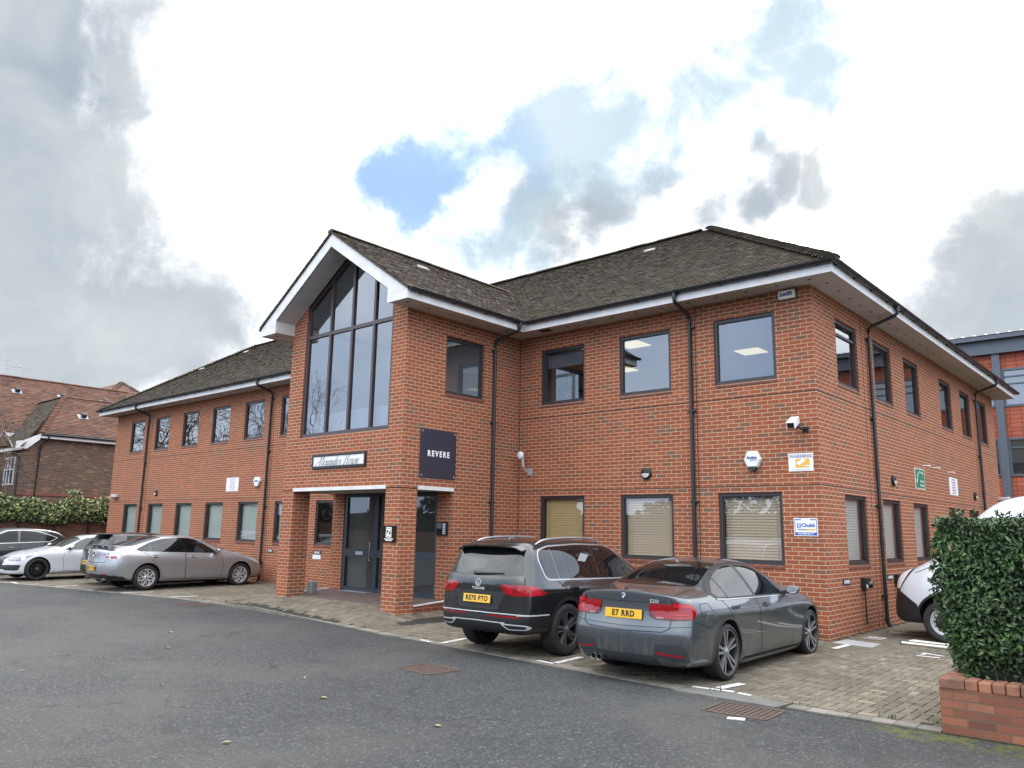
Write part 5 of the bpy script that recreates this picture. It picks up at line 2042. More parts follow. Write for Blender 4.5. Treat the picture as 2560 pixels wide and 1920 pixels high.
# white casement in the front wall
wx0, wx1, wz0, wz1 = -40.0, -38.6, 3.5, 4.85
q = MB()
for x in (wx0, wx0 + .40, wx0 + .81, wx1 - .05):
    q.box(x, x + .06, -1.05, -.98, wz0, wz1)
for z in (wz0, (wz0 + wz1) / 2 + .05, wz1 - .05):
    q.box(wx0 + .001, wx1, -1.048, -.982, z, z + .05)
wf = q.build('window', M_SIGN_W, nb)
q = MB()
q.quad((wx0, -1.012, wz0), (wx1, -1.012, wz0), (wx1, -1.012, wz1), (wx0, -1.012, wz1))
q.build('pane', mat('dark_pane', (.03, .035, .04), .05), wf)
# small white edged gable at the edge of the picture
q = MB()
gy, gzz = -1.95, 6.0
for s0 in (-1, 1):
    q.add([(-37.5, gy, gzz), (-37.5, gy + s0 * .42, gzz - .75), (-39.5, gy + s0 * .42, gzz - .75), (-39.5, gy, gzz)], [(0, 1, 2, 3)], 0)
    q.add([(-37.47, gy, gzz + .03), (-37.47, gy, gzz - .05), (-37.47, gy + s0 * .40, gzz - .78), (-37.47, gy + s0 * .43, gzz - .75)], [(0, 1, 2, 3)], 1)
q.add([(-37.6, gy, gzz - .02), (-37.6, gy - .42, gzz - .75), (-37.6, gy + .42, gzz - .75)], [(0, 1, 2)], 2)
q.build('dormer', [M_TILE_RED, M_WHITE, M_BRICK_OLD], nb)
# roof vents
for k, (x, y) in enumerate(((-39.25, 2.05), (-45.5, .62), (-45.5, 3.01), (-45.5, 5.44))):
    zz = (e0.z + (e0.x - x) * pit) if k == 0 else (me_.z + (me_.x - x) * pm)
    v_ = MB()
    Mv = Matrix.Translation((x, y, zz + .05)) @ Matrix.Rotation(math.atan(pit if k == 0 else pm), 4, 'Y')
    v_.obox(Mv, .42, .5, .03)
    vt = v_.build('roof_vent', mat('lead_flashing', (.30, .32, .36), .5, metal=.3), nb)
    v_ = MB()
    v_.obox(Mv @ Matrix.Translation((0, .02, .12)), .26, .24, .2)
    v_.build('cowl', M_BLACK, vt, bevel=.03)
# television aerial
ta = thing('television_aerial', 'television aerial on the ridge of the neighbour house', 'aerial', (-47, 1.05, 10.1))
q = MB()
q.tube([(0, 0, 0), (0, 0, .75)], .025, 6)
q.build('mast', M_GALV, ta)
q = MB()
q.tube([(0, -.55, .62), (0, .65, .56)], .018, 6)
for k in range(7):
    y = -.35 + k * .15
    q.tube([(-.18, y, .6), (.18, y, .6)], .009, 5)
for z in (.15, .4, .65, .9, 1.15):
    q.tube([(-.25, -.62, z), (.25, -.55 - .15, z)], .01, 5)
    q.tube([(.0, -.95, z), (.0, -.35, z)], .010, 5)
q.tube([(0, -.95, .15), (0, -.85, 1.2)], .010, 5)
q.tube([(0, -.65, .15), (0, -.6, 1.2)], .012, 5)
q.tube([(0, -.35, .15), (0, -.35, 1.2)], .010, 5)
q.build('antenna', mat('aerial_alloy', (.42, .42, .48), .4, metal=.5), ta)


# bare trees
def bare_tree(name, base, h, spread, label, cat='tree', seed=1, droop=.0, levels=5, r0=.16, lean=(0, 0), group=None, rmin=.006):
    rg = np.random.default_rng(seed)
    t_ = thing(name, label, cat, base, 0, group)
    tr, cr = MB(), MB()

    def grow(p_, d, L, r_, lv, tgt):
        n_ = 4
        pts_ = [p_]
        for i in range(n_):
            d = (d + Vector(rg.normal(0, .14, 3)) + Vector((0, 0, -droop * (levels - lv) * .12 + .03))).normalized()
            pts_.append(pts_[-1] + d * L / n_)
        tgt.tube(pts_, [max(rmin, r_ * (1 - .55 * i / n_)) for i in range(n_ + 1)], 6 if lv > 2 else 4, caps=False)
        if lv == 0:
            return
        k = 3 if lv > 1 else 4
        for i in range(k):
            at = pts_[-1] if i < 2 else pts_[rg.integers(2, n_)]
            ax = Vector(rg.normal(0, 1, 3)).cross(d)
            if ax.length < 1e-3:
                continue
            nd = (Matrix.Rotation(rg.uniform(.3, .85) * spread, 3, ax.normalized()) @ d).normalized()
            grow(at, nd, L * rg.uniform(.62, .82), r_ * .45 if i else r_ * .55, lv - 1, cr)

    grow(Vector((0, 0, 0)), Vector((lean[0], lean[1], 1)).normalized(), h * .34, r0, levels, tr)
    tr.build('trunk', M_TWIG, t_, smooth=80)
    cr.build('crown', mat('bare_twigs', (.12, .085, .07), .85), t_, smooth=80)
    return t_


bare_tree('bare_tree', (-36.0, -3.6, 0), 9.5, 1.2, 'bare tree with fine drooping twigs at the left edge', seed=9, droop=.3, levels=6, r0=.16, lean=(.0, .12), rmin=.011)
bare_tree('bare_tree', (-44, -22, 0), 14, 1.0, 'tall bare tree mirrored in the glazed gable', seed=8, droop=.0, levels=6, r0=.3)
bare_tree('bare_tree', (-43, -14.5, 0), 13, 1.0, 'tall bare tree mirrored in the upper windows next to the porch', seed=12, droop=.0, levels=6, r0=.36, rmin=.012)
bare_tree('bare_tree', (-54, -15.5, 0), 14, 1.0, 'tall bare tree mirrored in the upper windows of the far left wing', seed=21, droop=.0, levels=6, r0=.36, rmin=.012)

# houses and a dark belt of shrubs across the road, mirrored by the glass
q = MB()
P, N = [], []
for _ in range(16000):
    x = RNG.uniform(-75, 40)
    top = 3.4 + 1.1 * math.sin(x * .31) + .8 * math.sin(x * .83 + 1)
    P.append((x, -30 - 1.4 * RNG.random(), top * RNG.random() ** .8))
    N.append((0, 1, .4))
leaves(q, P, N, .5, .3, droop=.2, spread=.7)
q.box(-75, 40, -33.5, -31.2, 0, 2.9)
tag(q.build('shrub_belt', mat('far_shrub', (.04, .055, .028), .9)), kind='stuff')
# low brick wall in front of that planting
q = MB()
q.box(-75, 40, -28.6, -28.3, -.1, 1.5)
tag(q.build('garden_wall', M_BRICK_OLD), 'long low brick wall across the car park, seen mirrored in the glass', 'wall')
# hedge along the right side of the site, mirrored by the lower side windows
q = MB()
P, N = [], []
for _ in range(7000):
    y = RNG.uniform(-2, 28)
    z = 2.4 * RNG.random() ** .8
    P.append((9.2 + .25 * RNG.random(), y, z + .15 * math.sin(y * 2)))
    N.append((-1, 0, .3))
leaves(q, P, N, .22, .13, droop=.3, spread=.7)
q.box(9.4, 10.2, -2, 28, 0, 2.2)
tag(q.build('side_hedge', M_VARIEG), 'leafy hedge on the right boundary, seen mirrored in the lower side windows', 'hedge')

# ================================================================ modern office behind on the right
mo = thing('modern_office', 'modern office with orange terracotta cladding, grey frames and pale metal roof', 'building', (0, 30, 0))
M_TERRA = brick_mat('terracotta_panel', [(0, (.33, .085, .05)), (1, (.43, .12, .07))], (.06, .02, .015), bw=.46, rh=.2, mort=.018, stain=.1, dark_amt=.1)
for nd in M_TERRA.node_tree.nodes:
    if nd.type == 'TEX_BRICK':
        nd.offset = 0
M_GREYM = mat('grey_metal', (.085, .10, .125), .45, metal=.2)
M_ZINC = mat('pale_metal_roof', (.55, .57, .60), .4, metal=.3)
bx0, bx1 = -26.0, 60.0
q = MB()
for z0, z1 in ((-.1, 4.68), (6.5, 8.0), (9.86, 10.62)):
    q.quad((bx0, 0, z0), (bx1, 0, z0), (bx1, 0, z1), (bx0, 0, z1))
q.quad((bx0, 0, 0), (bx0, 20, 0), (bx0, 20, 10.6), (bx0, 0, 10.6))
q.build('cladding', M_TERRA, mo)
q = MB()
q.box(bx0, bx1, -.30, .2, 10.62, 11.28)
q.box(bx0 - .2, bx1 + .2, -.62, .2, 11.28, 11.52)
q.build('fascia', M_GREYM, mo)
q = MB()
q.quad((bx0 - .2, -.66, 11.50), (bx1, -.66, 11.50), (bx1, 9, 13.0), (bx0 - .2, 9, 13.0))
q.quad((bx0 - .2, -.66, 11.50), (bx0 - .2, 9, 13.0), (bx0 - .2, 9, 11.4), (bx0 - .2, -.6, 11.4))
for k in range(int((bx1 - bx0) / .5)):
    x = bx0 + k * .5
    q.add([(x, -.67, 11.51), (x + .06, -.67, 11.51), (x + .06, 9, 13.01), (x, 9, 13.01), (x + .03, -.67, 11.58), (x + .03, 9, 13.08)], [(0, 4, 5, 3), (4, 1, 2, 5), (0, 1, 4)])
q.build('roof', M_ZINC, mo)
cols = [-2.2 + 6.4 * k for k in range(-3, 10)]
q = MB()
for x in cols:
    q.box(x - .17, x + .17, -.16, .02, -.1, 10.62)
q.build('column', M_GREYM, mo, None) if False else None
for x in cols:
    q = MB()
    q.box(x - .17, x + .17, -.16, .02, -.1, 10.615)
    q.build('column', M_GREYM, mo)
M_GL2 = mat('office_glass', (.03, .035, .045), .03, spec=1.0, ior=2.0)
for x in cols[:-1]:
    for z0, z1 in ((4.68, 6.5), (8.0, 9.86)):
        q = MB()
        a, b_ = x + .17, x + 6.4 - .17
        q.box(a, b_, -.05, .06, z0, z0 + .1)
        q.box(a, b_, -.05, .06, z1 - .1, z1)
        for k in range(4):
            xx = a + (b_ - a - .09) * k / 3
            q.box(xx, xx + .09, -.048, .058, z0 + .1, z1 - .1)
        for zz in ((z1 - .42, z1 - .78) if z0 > 7 else (z1 - .5,)):
            q.box(a + .1, b_ - .1, -.03, .03, zz, zz + .06)
        wf = q.build('window', M_GREYM, mo)
        q = MB()
        q.quad((a, .05, z0 + .08), (b_, .05, z0 + .08), (b_, .05, z1 - .08), (a, .05, z1 - .08))
        q.build('pane', M_GL2, wf)


# weeds in the joints along the wall base and the paving edge
q = MB()
spots = [(-.5 - .45 * k + RNG.normal(0, .2), -.05) for k in range(13)] + [(.06, .5 + .9 * k) for k in range(9)] + [(x, kerb_y(x) + .2) for x in np.arange(-12, 2.8, .9)]
spots += [(2.86, -5.0 + .3 * k) for k in range(5)] + [(-13 - .8 * k, -.05) for k in range(9)]
for x, y in spots:
    if RNG.random() < .35:
        continue
    for b_ in range(RNG.integers(4, 10)):
        a = RNG.uniform(0, 6.28)
        h_, l_ = RNG.uniform(.02, .07), RNG.uniform(.015, .05)
        p0 = Vector((x + RNG.normal(0, .05), y + RNG.normal(0, .012), gz(x, y) + .012))
        d = Vector((math.cos(a), math.sin(a), 0))
        s_ = Vector((-d.y, d.x, 0)) * .006
        q.add([p0 - s_, p0 + s_, p0 + d * l_ * .6 + Vector((0, 0, h_)) + s_ * .8, p0 + d * l_ + Vector((0, 0, h_ * .9)), p0 + d * l_ * .6 + Vector((0, 0, h_)) - s_ * .8], [(0, 1, 2, 4), (4, 2, 3)])
tag(q.build('weeds', mat('weed_green', (.05, .085, .02), .7)), kind='stuff')


# ================================================================ vehicles
def paint_mat_car(name, col, metal=.5, rough=.32, dirt=0.0, coat=1.0, flake=.0, dirt_col=(.20, .19, .17)):
    m = bpy.data.materials.new(name)
    m.use_nodes = True
    n = NG(m.node_tree.nodes, m.node_tree.links)
    b = m.node_tree.nodes['Principled BSDF']
    b.inputs['Metallic'].default_value = metal
    b.inputs['Roughness'].default_value = rough
    b.inputs['Coat Weight'].default_value = coat
    b.inputs['Coat Roughness'].default_value = .02
    b.inputs['Base Color'].default_value = (*col, 1)
    if dirt:
        t = n.new('ShaderNodeTexCoord')
        sx = n.new('ShaderNodeSeparateXYZ')
        n.l.new(t.outputs['Object'], sx.inputs[0])
        mp = n.new('ShaderNodeMapping')
        n.l.new(t.outputs['Object'], mp.inputs[0])
        mp.inputs['Scale'].default_value = (9, 9, 1.1)
        s1_ = n.noise(mp.outputs[0], 1.6, 6, .65)
        s2_ = n.noise(t.outputs['Object'], 2.2, 5, .6)
        low = n.mrange(sx.outputs[2], .22, .78, 1, 0)
        d = n.math('MULTIPLY', n.math('MULTIPLY', low, n.mrange(s1_.outputs['Fac'], .36, .68)), n.mrange(s2_.outputs['Fac'], .25, .6, .35, 1))
        d = n.math('MULTIPLY', d, dirt, clamp=True)
        n.l.new(n.mix(d, col, dirt_col), b.inputs['Base Color'])
        n.l.new(n.mrange(d, 0, 1, rough, .8), b.inputs['Roughness'])
        n.l.new(n.mrange(d, 0, .8, coat, .15), b.inputs['Coat Weight'])
        n.l.new(n.mrange(d, 0, .8, metal, 0), b.inputs['Metallic'])
    MATS[name] = m
    return m


M_CGLASS = mat('car_glass', (.005, .006, .007), .02, coat=.0, spec=.5, ior=1.6)
M_CGLASS_L = mat('clear_car_glass', (.03, .035, .035), .02, spec=.5, ior=1.6)
M_BRIGHT = mat('bright_trim', (.62, .63, .65), .25, metal=.35)
M_RUBBER = mat('tyre_rubber', (.016, .016, .017), .75, var=.35, var_scale=6)
M_TRIM = mat('car_black_trim', (.014, .014, .015), .42)
M_TRIMG = mat('car_gloss_trim', (.006, .006, .007), .1, coat=.8)
M_GAP = mat('panel_gap', (.004, .004, .004), .7)
M_CHROME = mat('chrome', (.75, .76, .78), .12, metal=1.0)
M_SATIN = mat('satin_silver', (.48, .49, .51), .32, metal=.85)
M_TINT = mat('tinted_glass', (.004, .005, .006), .08, spec=.28)
M_RIMG = mat('rim_grey', (.16, .16, .165), .35, metal=.5)
M_RIMK = mat('rim_black', (.018, .018, .02), .3, metal=.3, coat=.4)
M_RIMS = mat('rim_silver', (.60, .60, .61), .35, metal=.45)
M_DISC = mat('brake_disc', (.22, .21, .2), .45, metal=.8)
M_LRED = mat('lamp_red', (.26, .004, .008), .12, coat=.5)
M_LRED2 = mat('lamp_bright_red', (.42, .008, .016), .15, coat=.5)
M_LDARK = mat('lamp_dark_red', (.06, .003, .005), .1, coat=.5)
M_LCLEAR = mat('lamp_clear', (.58, .59, .62), .15, metal=.15, coat=.8)
M_LSMOKE = mat('lamp_smoke', (.09, .10, .13), .06, metal=.4, coat=1.0)
M_PLATEY = mat('plate_yellow', (.72, .42, .025), .4, coat=.3)
M_PLATEW = mat('plate_white', (.7, .7, .68), .4, coat=.3)
M_WELL = mat('wheel_well', (.006, .006, .006), .9)


class Car:
    def __init__(self, S, name, label, cat, loc, heading, paint, group='parked cars'):
        self.S, self.paint = S, paint
        self.root = thing(name, label, cat, loc, heading, group)
        self.cage()

    def tab(self, k, x):
        t = self.S[k]
        if isinstance(t, (int, float)):
            return float(t)
        return float(np.interp(x, [q[0] for q in t], [q[1] for q in t]))

    def cage(self):
        S = self.S
        xs = S['x']
        n = len(xs)
        V, idx = [], {}

        def vert(key, x, y, z):
            idx[(key, 1)] = len(V)
            V.append((x, y, z))
            if y > 1e-5:
                idx[(key, -1)] = len(V)
                V.append((x, -y, z))
            else:
                idx[(key, -1)] = idx[(key, 1)]

        fr = [0, .38, .75, 1.0]
        rows = 'BSMKU'
        for i, x in enumerate(xs):
            w = self.tab('w', x)
            row = {'B': (w - self.tab('tb', x), self.tab('zb', x)), 'S': (w, self.tab('zs', x)), 'M': (w - self.tab('tm', x), self.tab('zm', x)),
                   'K': (w - self.tab('tk', x), self.tab('zk', x)), 'U': (w - self.tab('tu', x), self.tab('zu', x))}
            end = S['rear'] if i == 0 else S['front'] if i == n - 1 else None
            if end is None:
                zc, zt, yt = self.tab('zc', x), self.tab('zt', x), self.tab('yt', x)
                sh = S.get('shear', None)
                vert(('T', i, 0), x, 0, zc)
                vert(('T', i, 1), x, yt * .58, zc - (zc - zt) * .24)
                vert(('T', i, 2), x, yt, zt)
                for r in rows:
                    vert((r, i), x, *row[r])
                zu = row['U'][1]
                for k, f in ((2, .75), (1, .38), (0, 0)):
                    vert(('b', i, k), x, row['U'][0] * f, zu)
            else:
                sg = -1 if i == 0 else 1
                rc, p = end['rc'], end.get('p', 2.4)
                dx = end.get('dx', {})

                def ex(f, r):
                    return x + sg * rc * (1 - f ** p) + sg * dx.get(r, 0)

                zc = self.tab('zc', x)
                yb, zb = row['B']
                for k in range(3):
                    vert(('T', i, k), ex(fr[k], 'B'), yb * fr[k], zc + (zb - zc) * fr[k] ** 2)
                for r in rows:
                    vert((r, i), ex(1, r), *row[r])
                for r in 'SMK':
                    for k in range(3):
                        crown = end.get('crown', 0.0)
                        vert(('c' + r, i, k), ex(fr[k], r), row[r][0] * fr[k], row[r][1] + crown * (1 - fr[k] ** 2))
                for k, f in ((2, .75), (1, .38), (0, 0)):
                    vert(('b', i, k), ex(f, 'U'), row['U'][0] * f, row['U'][1])
        ring = [('T', 0), ('T', 1), ('T', 2), 'B', 'S', 'M', 'K', 'U', ('b', 2), ('b', 1), ('b', 0)]

        def K(r, i):
            return (r[0], i, r[1]) if isinstance(r, tuple) else (r, i)

        F, FM = [], []
        cre = []
        for s in (1, -1):
            for i in range(n - 1):
                for a, b_ in zip(ring, ring[1:]):
                    f = [idx[(K(a, i), s)], idx[(K(a, i + 1), s)], idx[(K(b_, i + 1), s)], idx[(K(b_, i), s)]]
                    F.append(f if s == 1 else f[::-1])
                    FM.append(1 if isinstance(b_, tuple) and b_[0] == 'b' else 0)
                for r, wgt in S.get('crease', {}).items():
                    key = {'T2': ('T', 2)}.get(r, r)
                    cre.append((idx[(K(key, i), s)], idx[(K(key, i + 1), s)], wgt))
            for i, end in ((0, S['rear']), (n - 1, S['front'])):
                top = [idx[(('T', i, k), s)] for k in range(3)] + [idx[(('B', i), s)]]
                lines = [top]
                for r in 'SMK':
                    lines.append([idx[(('c' + r, i, k), s)] for k in range(3)] + [idx[((r, i), s)]])
                lines.append([idx[(('b', i, 0), s)], idx[(('b', i, 1), s)], idx[(('b', i, 2), s)], idx[(('U', i), s)]])
                for la, lb in zip(lines, lines[1:]):
                    for k in range(3):
                        f = [la[k], la[k + 1], lb[k + 1], lb[k]]
                        flip = (s == 1) == (i == 0)
                        F.append(f if flip else f[::-1])
                        FM.append(0)
                for li, wgt in end.get('crease', {}).items():
                    for k in range(3):
                        cre.append((lines[li][k], lines[li][k + 1], wgt))
                if end.get('corner'):
                    for la, lb in zip(lines, lines[1:]):
                        cre.append((la[3], lb[3], end['corner']))
        me = bpy.data.meshes.new('body')
        me.from_pydata(V, [], F)
        me.polygons.foreach_set('material_index', FM)
        me.materials.append(self.paint)
        me.materials.append(M_WELL)
        bm = bmesh.new()
        bm.from_mesh(me)
        bmesh.ops.recalc_face_normals(bm, faces=bm.faces)
        cl = bm.edges.layers.float.new('crease_edge')
        bm.verts.ensure_lookup_table()
        for a, b_, wgt in cre:
            e = bm.edges.get((bm.verts[a], bm.verts[b_]))
            if e:
                e[cl] = wgt
        bm.to_mesh(me)
        bm.free()
        ob = bpy.data.objects.new('body', me)
        COL.objects.link(ob)
        md = ob.modifiers.new('s', 'SUBSURF')
        md.levels = md.render_levels = 3
        dg = bpy.context.evaluated_depsgraph_get()
        dg.update()
        me2 = bpy.data.meshes.new_from_object(ob.evaluated_get(dg))
        # exact overall size
        co = np.empty(len(me2.vertices) * 3)
        me2.vertices.foreach_get('co', co)
        co = co.reshape(-1, 3)
        if 'fit' in S:
            x0, x1, hw, h = S['fit']
            mn, mx = co.min(0), co.max(0)
            co[:, 0] = x0 + (co[:, 0] - mn[0]) * (x1 - x0) / (mx[0] - mn[0])
            co[:, 1] *= hw / mx[1]
            zb_ = mn[2]
            co[:, 2] = zb_ + (co[:, 2] - zb_) * (h - zb_) / (mx[2] - zb_)
            me2.vertices.foreach_set('co', co.ravel())
        bpy.data.objects.remove(ob)
        me2.update()
        self.co = co
        self.me = me2
        bm = bmesh.new()
        bm.from_mesh(me2)
        bmesh.ops.triangulate(bm, faces=bm.faces)
        bm.verts.ensure_lookup_table()
        bm.faces.ensure_lookup_table()
        bm.normal_update()
        self.bvh = BVHTree.FromBMesh(bm)
        self.tri = [[v.index for v in f.verts] for f in bm.faces]
        self.vn = [v.normal.copy() for v in bm.verts]
        self.vc = [v.co.copy() for v in bm.verts]
        bm.free()
        # wheel arches
        ob = bpy.data.objects.new('body', me2)
        COL.objects.link(ob)
        wb, ra = S['wb'], S['arch']
        cut = MB()
        for x in (0, wb):
            for s in (1, -1):
                yo, yi = s * 1.3, s * (S['fit'][2] - .30)
                zc = S['wr'] + S.get('arch_dz', .0)
                for k in range(1):
                    prof = [(ra * math.cos(a), ra * math.sin(a)) for a in np.linspace(0, 2 * math.pi, 49)[:-1]]
                    prof = [(a, b_ if b_ > 0 else b_ * 1.0) for a, b_ in prof]
                    m_ = len(prof)
                    vs = [(x + a, yo, zc + b_) for a, b_ in prof] + [(x + a, yi, zc + b_) for a, b_ in prof]
                    cut.add(vs, [tuple(range(m_)), tuple(range(2 * m_ - 1, m_ - 1, -1))] + [(i, i + m_, (i + 1) % m_ + m_, (i + 1) % m_) for i in range(m_)])
        cme = cut.mesh('cut', M_WELL)
        cbm = bmesh.new()
        cbm.from_mesh(cme)
        bmesh.ops.recalc_face_normals(cbm, faces=cbm.faces)
        cbm.to_mesh(cme)
        cbm.free()
        co_ = bpy.data.objects.new('cut', cme)
        COL.objects.link(co_)
        bo = ob.modifiers.new('b', 'BOOLEAN')
        bo.operation = 'DIFFERENCE'
        bo.object = co_
        bo.solver = 'EXACT'
        bo.material_mode = 'TRANSFER'
        dg = bpy.context.evaluated_depsgraph_get()
        dg.update()
        me3 = bpy.data.meshes.new_from_object(ob.evaluated_get(dg))
        bpy.data.objects.remove(ob)
        bpy.data.objects.remove(co_)
        me3.polygons.foreach_set('use_smooth', [True] * len(me3.polygons))
        me3.set_sharp_from_angle(angle=R(38))
        me3.name = 'body'
        self.body = bpy.data.objects.new('body', me3)
        COL.objects.link(self.body)
        self.body.parent = self.root

    # -------- things laid on the body surface
    def hit(self, a, b_, view, off):
        o_, d = {'L': ((a, 3, b_), (0, -1, 0)), 'R': ((a, -3, b_), (0, 1, 0)), 'rear': ((-6, a, b_), (1, 0, 0)), 'front': ((9, a, b_), (-1, 0, 0)),
                 'top': ((a, b_, 5), (0, 0, -1))}[view]
        co, nn, fi, _ = self.bvh.ray_cast(Vector(o_), Vector(d))
        if co is None:
            return None
        t = self.tri[fi]
        A, B, C_ = (self.vc[i] for i in t)
        v0, v1, v2 = B - A, C_ - A, co - A
        d00, d01, d11, d20, d21 = v0.dot(v0), v0.dot(v1), v1.dot(v1), v2.dot(v0), v2.dot(v1)
        den = d00 * d11 - d01 * d01
        if abs(den) < 1e-14:
            n_ = nn
        else:
            v = (d11 * d20 - d01 * d21) / den
            w = (d00 * d21 - d01 * d20) / den
            n_ = (self.vn[t[0]] * (1 - v - w) + self.vn[t[1]] * v + self.vn[t[2]] * w).normalized()
        return co + n_ * off, n_

    def decal(self, name, poly, view, m, off=.004, res=.06, parent=None, rnd=0.0, smooth_n=True, label=None):
        if rnd:
            poly = round_poly(poly, rnd)
        bm = bmesh.new()
        bm.faces.new([bm.verts.new((a, b_, 0)) for a, b_ in poly])
        bmesh.ops.triangulate(bm, faces=bm.faces)
        for _ in range(6):
            lo = [e for e in bm.edges if e.calc_length() > res]
            if not lo:
                break
            bmesh.ops.subdivide_edges(bm, edges=lo, cuts=1)
            bmesh.ops.triangulate(bm, faces=[f for f in bm.faces if len(f.verts) > 3])
        dead, nor = [], {}
        for v in bm.verts:
            h_ = self.hit(v.co.x, v.co.y, view, off)
            if h_ is None:
                dead.append(v)
            else:
                v.co = h_[0]
        bmesh.ops.delete(bm, geom=dead, context='VERTS')
        bmesh.ops.recalc_face_normals(bm, faces=bm.faces)
        me = bpy.data.meshes.new(name)
        bm.to_mesh(me)
        bm.free()
        me.materials.append(m)
        # consistent outward normals taken from the smooth body
        ns = []
        for v in me.vertices:
            co, nn, fi, _ = self.bvh.find_nearest(v.co)
            t = self.tri[fi]
            wts = [1 / (1e-6 + (self.vc[i] - co).length) for i in t]
            q = sum((self.vn[i] * w for i, w in zip(t, wts)), Vector())
            ns.append(q.normalized())
        flip = 0
        for p_ in me.polygons:
            if p_.normal.dot(ns[p_.vertices[0]]) < 0:
                flip += 1
        if flip > len(me.polygons) / 2:
            me.flip_normals()
        me.polygons.foreach_set('use_smooth', [True] * len(me.polygons))
        if smooth_n:
            me.normals_split_custom_set_from_vertices([tuple(q) for q in ns])
        o_ = bpy.data.objects.new(name, me)
        COL.objects.link(o_)
        o_.parent = parent or self.root
        if label:
            o_['label'] = label
        return o_

    def both(self, name, poly, m, **kw):
        return [self.decal(name, poly, s, m, **kw) for s in ('L', 'R')]

    def strip(self, name, line, view, m, w=.008, off=.0025, parent=None, closed=False, tgt=None):
        q = tgt or MB()
        pts = []
        L_ = list(line) + ([line[0]] if closed else [])
        for (a0, b0), (a1, b1) in zip(L_, L_[1:]):
            k = max(1, int(math.hypot(a1 - a0, b1 - b0) / .035))
            pts += [Vector((a0 + (a1 - a0) * i / k, b0 + (b1 - b0) * i / k)) for i in range(k)]
        pts.append(Vector(L_[-1]))
        prev = None
        for i, p_ in enumerate(pts):
            d = pts[min(i + 1, len(pts) - 1)] - pts[max(i - 1, 0)]
            if d.length < 1e-9:
                continue
            d.normalize()
            nn = Vector((-d.y, d.x)) * w / 2
            h0, h1 = self.hit(*(p_ + nn), view, off), self.hit(*(p_ - nn), view, off)
            if h0 is None or h1 is None:
                prev = None
                continue
            if prev:
                q.quad(prev[0], h0[0], h1[0], prev[1])
            prev = (h0[0], h1[0])
        if tgt is None:
            return q.build(name, m, parent or self.root, smooth=70)

    def gaps(self, lines, views=('L', 'R'), w=.008, name='panel_gap', m=None, off=.0025):
        q = MB()
        for ln in lines:
            for v in views:
                self.strip('', ln, v, None, w, off, tgt=q)
        return q.build(name, m or M_GAP, self.root, smooth=70)

    # -------- wheels
    def wheels(self, style, rim_m, rim_r, width=.225, face_m=None, hub_m=None):
        S = self.S
        r = S['wr']
        for x in (0, S['wb']):
            for s in (1, -1):
                yo = s * (S['fit'][2] - .012)
                self.wheel(x, yo, s, r, rim_r, width, style, rim_m, face_m or rim_m, hub_m)

    def wheel(self, x, yo, s, r, rr, wd, style, rim_m, face_m, hub_m):
        mp = lambda a, b_, h: (x + a, yo + s * (h - .03), r + b_)      # h grows outwards, 0 = rim face
        q = MB()
        q.lathe([(rr, .015), (rr + .012, .022), (r - .05, .03), (r - .018, .022), (r - .003, 0), (r, -.02), (r, -wd + .05), (r - .01, -wd + .02), (rr, -wd)], 48, mp)
        w_ = MB()
        # barrel, lip
        w_.lathe([(rr + .001, .018), (rr - .008, .02), (rr - .016, .008), (rr - .022, -.03), (rr - .035, -wd + .02)], 48, mp, 0)
        w_.lathe([(rr - .012, .0205), (rr - .003, .0212)], 48, mp, 1)

        def spoke(poly, ang, h0, h1, mi, dish=.02, th=.03):
            """poly in (radius, tangent); raised bar with sloped flanks"""
            ca, sa = math.cos(ang), math.sin(ang)
            n_ = len(poly)
            ht = [h0 + (h1 - h0) * (u / rr) + 0 for u, v in poly]
            vs = [mp(u * ca - v * sa, u * sa + v * ca, h_) for (u, v), h_ in zip(poly, ht)]
            vs += [mp(u * ca - v * 1.35 * sa, u * sa + v * 1.35 * ca, h_ - th) for (u, v), h_ in zip(poly, ht)]
            w_.add(vs, [tuple(range(n_))], mi)
            w_.add(vs, [(i, (i + 1) % n_, n_ + (i + 1) % n_, n_ + i) for i in range(n_)], 0)

        def bar(ang, u0, v0, w0, u1, v1, w1, h0=-.012, h1=.012, mi=1, th=.035):
            spoke([(u0, v0 - w0), (u1, v1 - w1), (u1, v1 + w1), (u0, v0 + w0)], ang, h0, h1, mi, th=th)

        R_ = rr - .018
        if style == 'double5':
            for k in range(5):
                a = 2 * math.pi * k / 5 + math.pi / 2 + .12
                for t in (-1, 1):
                    bar(a, .05, t * .014, .013, R_, t * .044, .018)
                bar(a, .06, 0, .008, R_, 0, .03, -.03, -.014, 0, .02)
        elif style == 'twin5':
            for k in range(5):
                a = 2 * math.pi * k / 5 + math.pi / 2 + .25
                for t in (-1, 1):
                    bar(a, .055, t * .018, .016, R_, t * .036, .019)
                    bar(a, .09, t * .018, .004, R_, t * .036, .005, -.003, .0145, 2, .005)
        elif style == 'vee':
            for k in range(7):
                a = 2 * math.pi * k / 7 + .2
                bar(a, .05, 0, .022, .125, 0, .02)
                for t in (-1, 1):
                    bar(a, .115, t * .006, .013, R_, t * .068, .015)
        elif style == 'fine':
            for k in range(10):
                a = 2 * math.pi * k / 10
                for t in (-1, 1):
                    bar(a, .05, t * .008, .006, R_, t * .03, .008)
        elif style == 'steel':
            w_.lathe([(rr - .02, -.005), (rr - .045, -.012), (rr - .06, .004), (rr - .10, .02), (.085, .005), (.08, -.02)], 40, mp, 1)
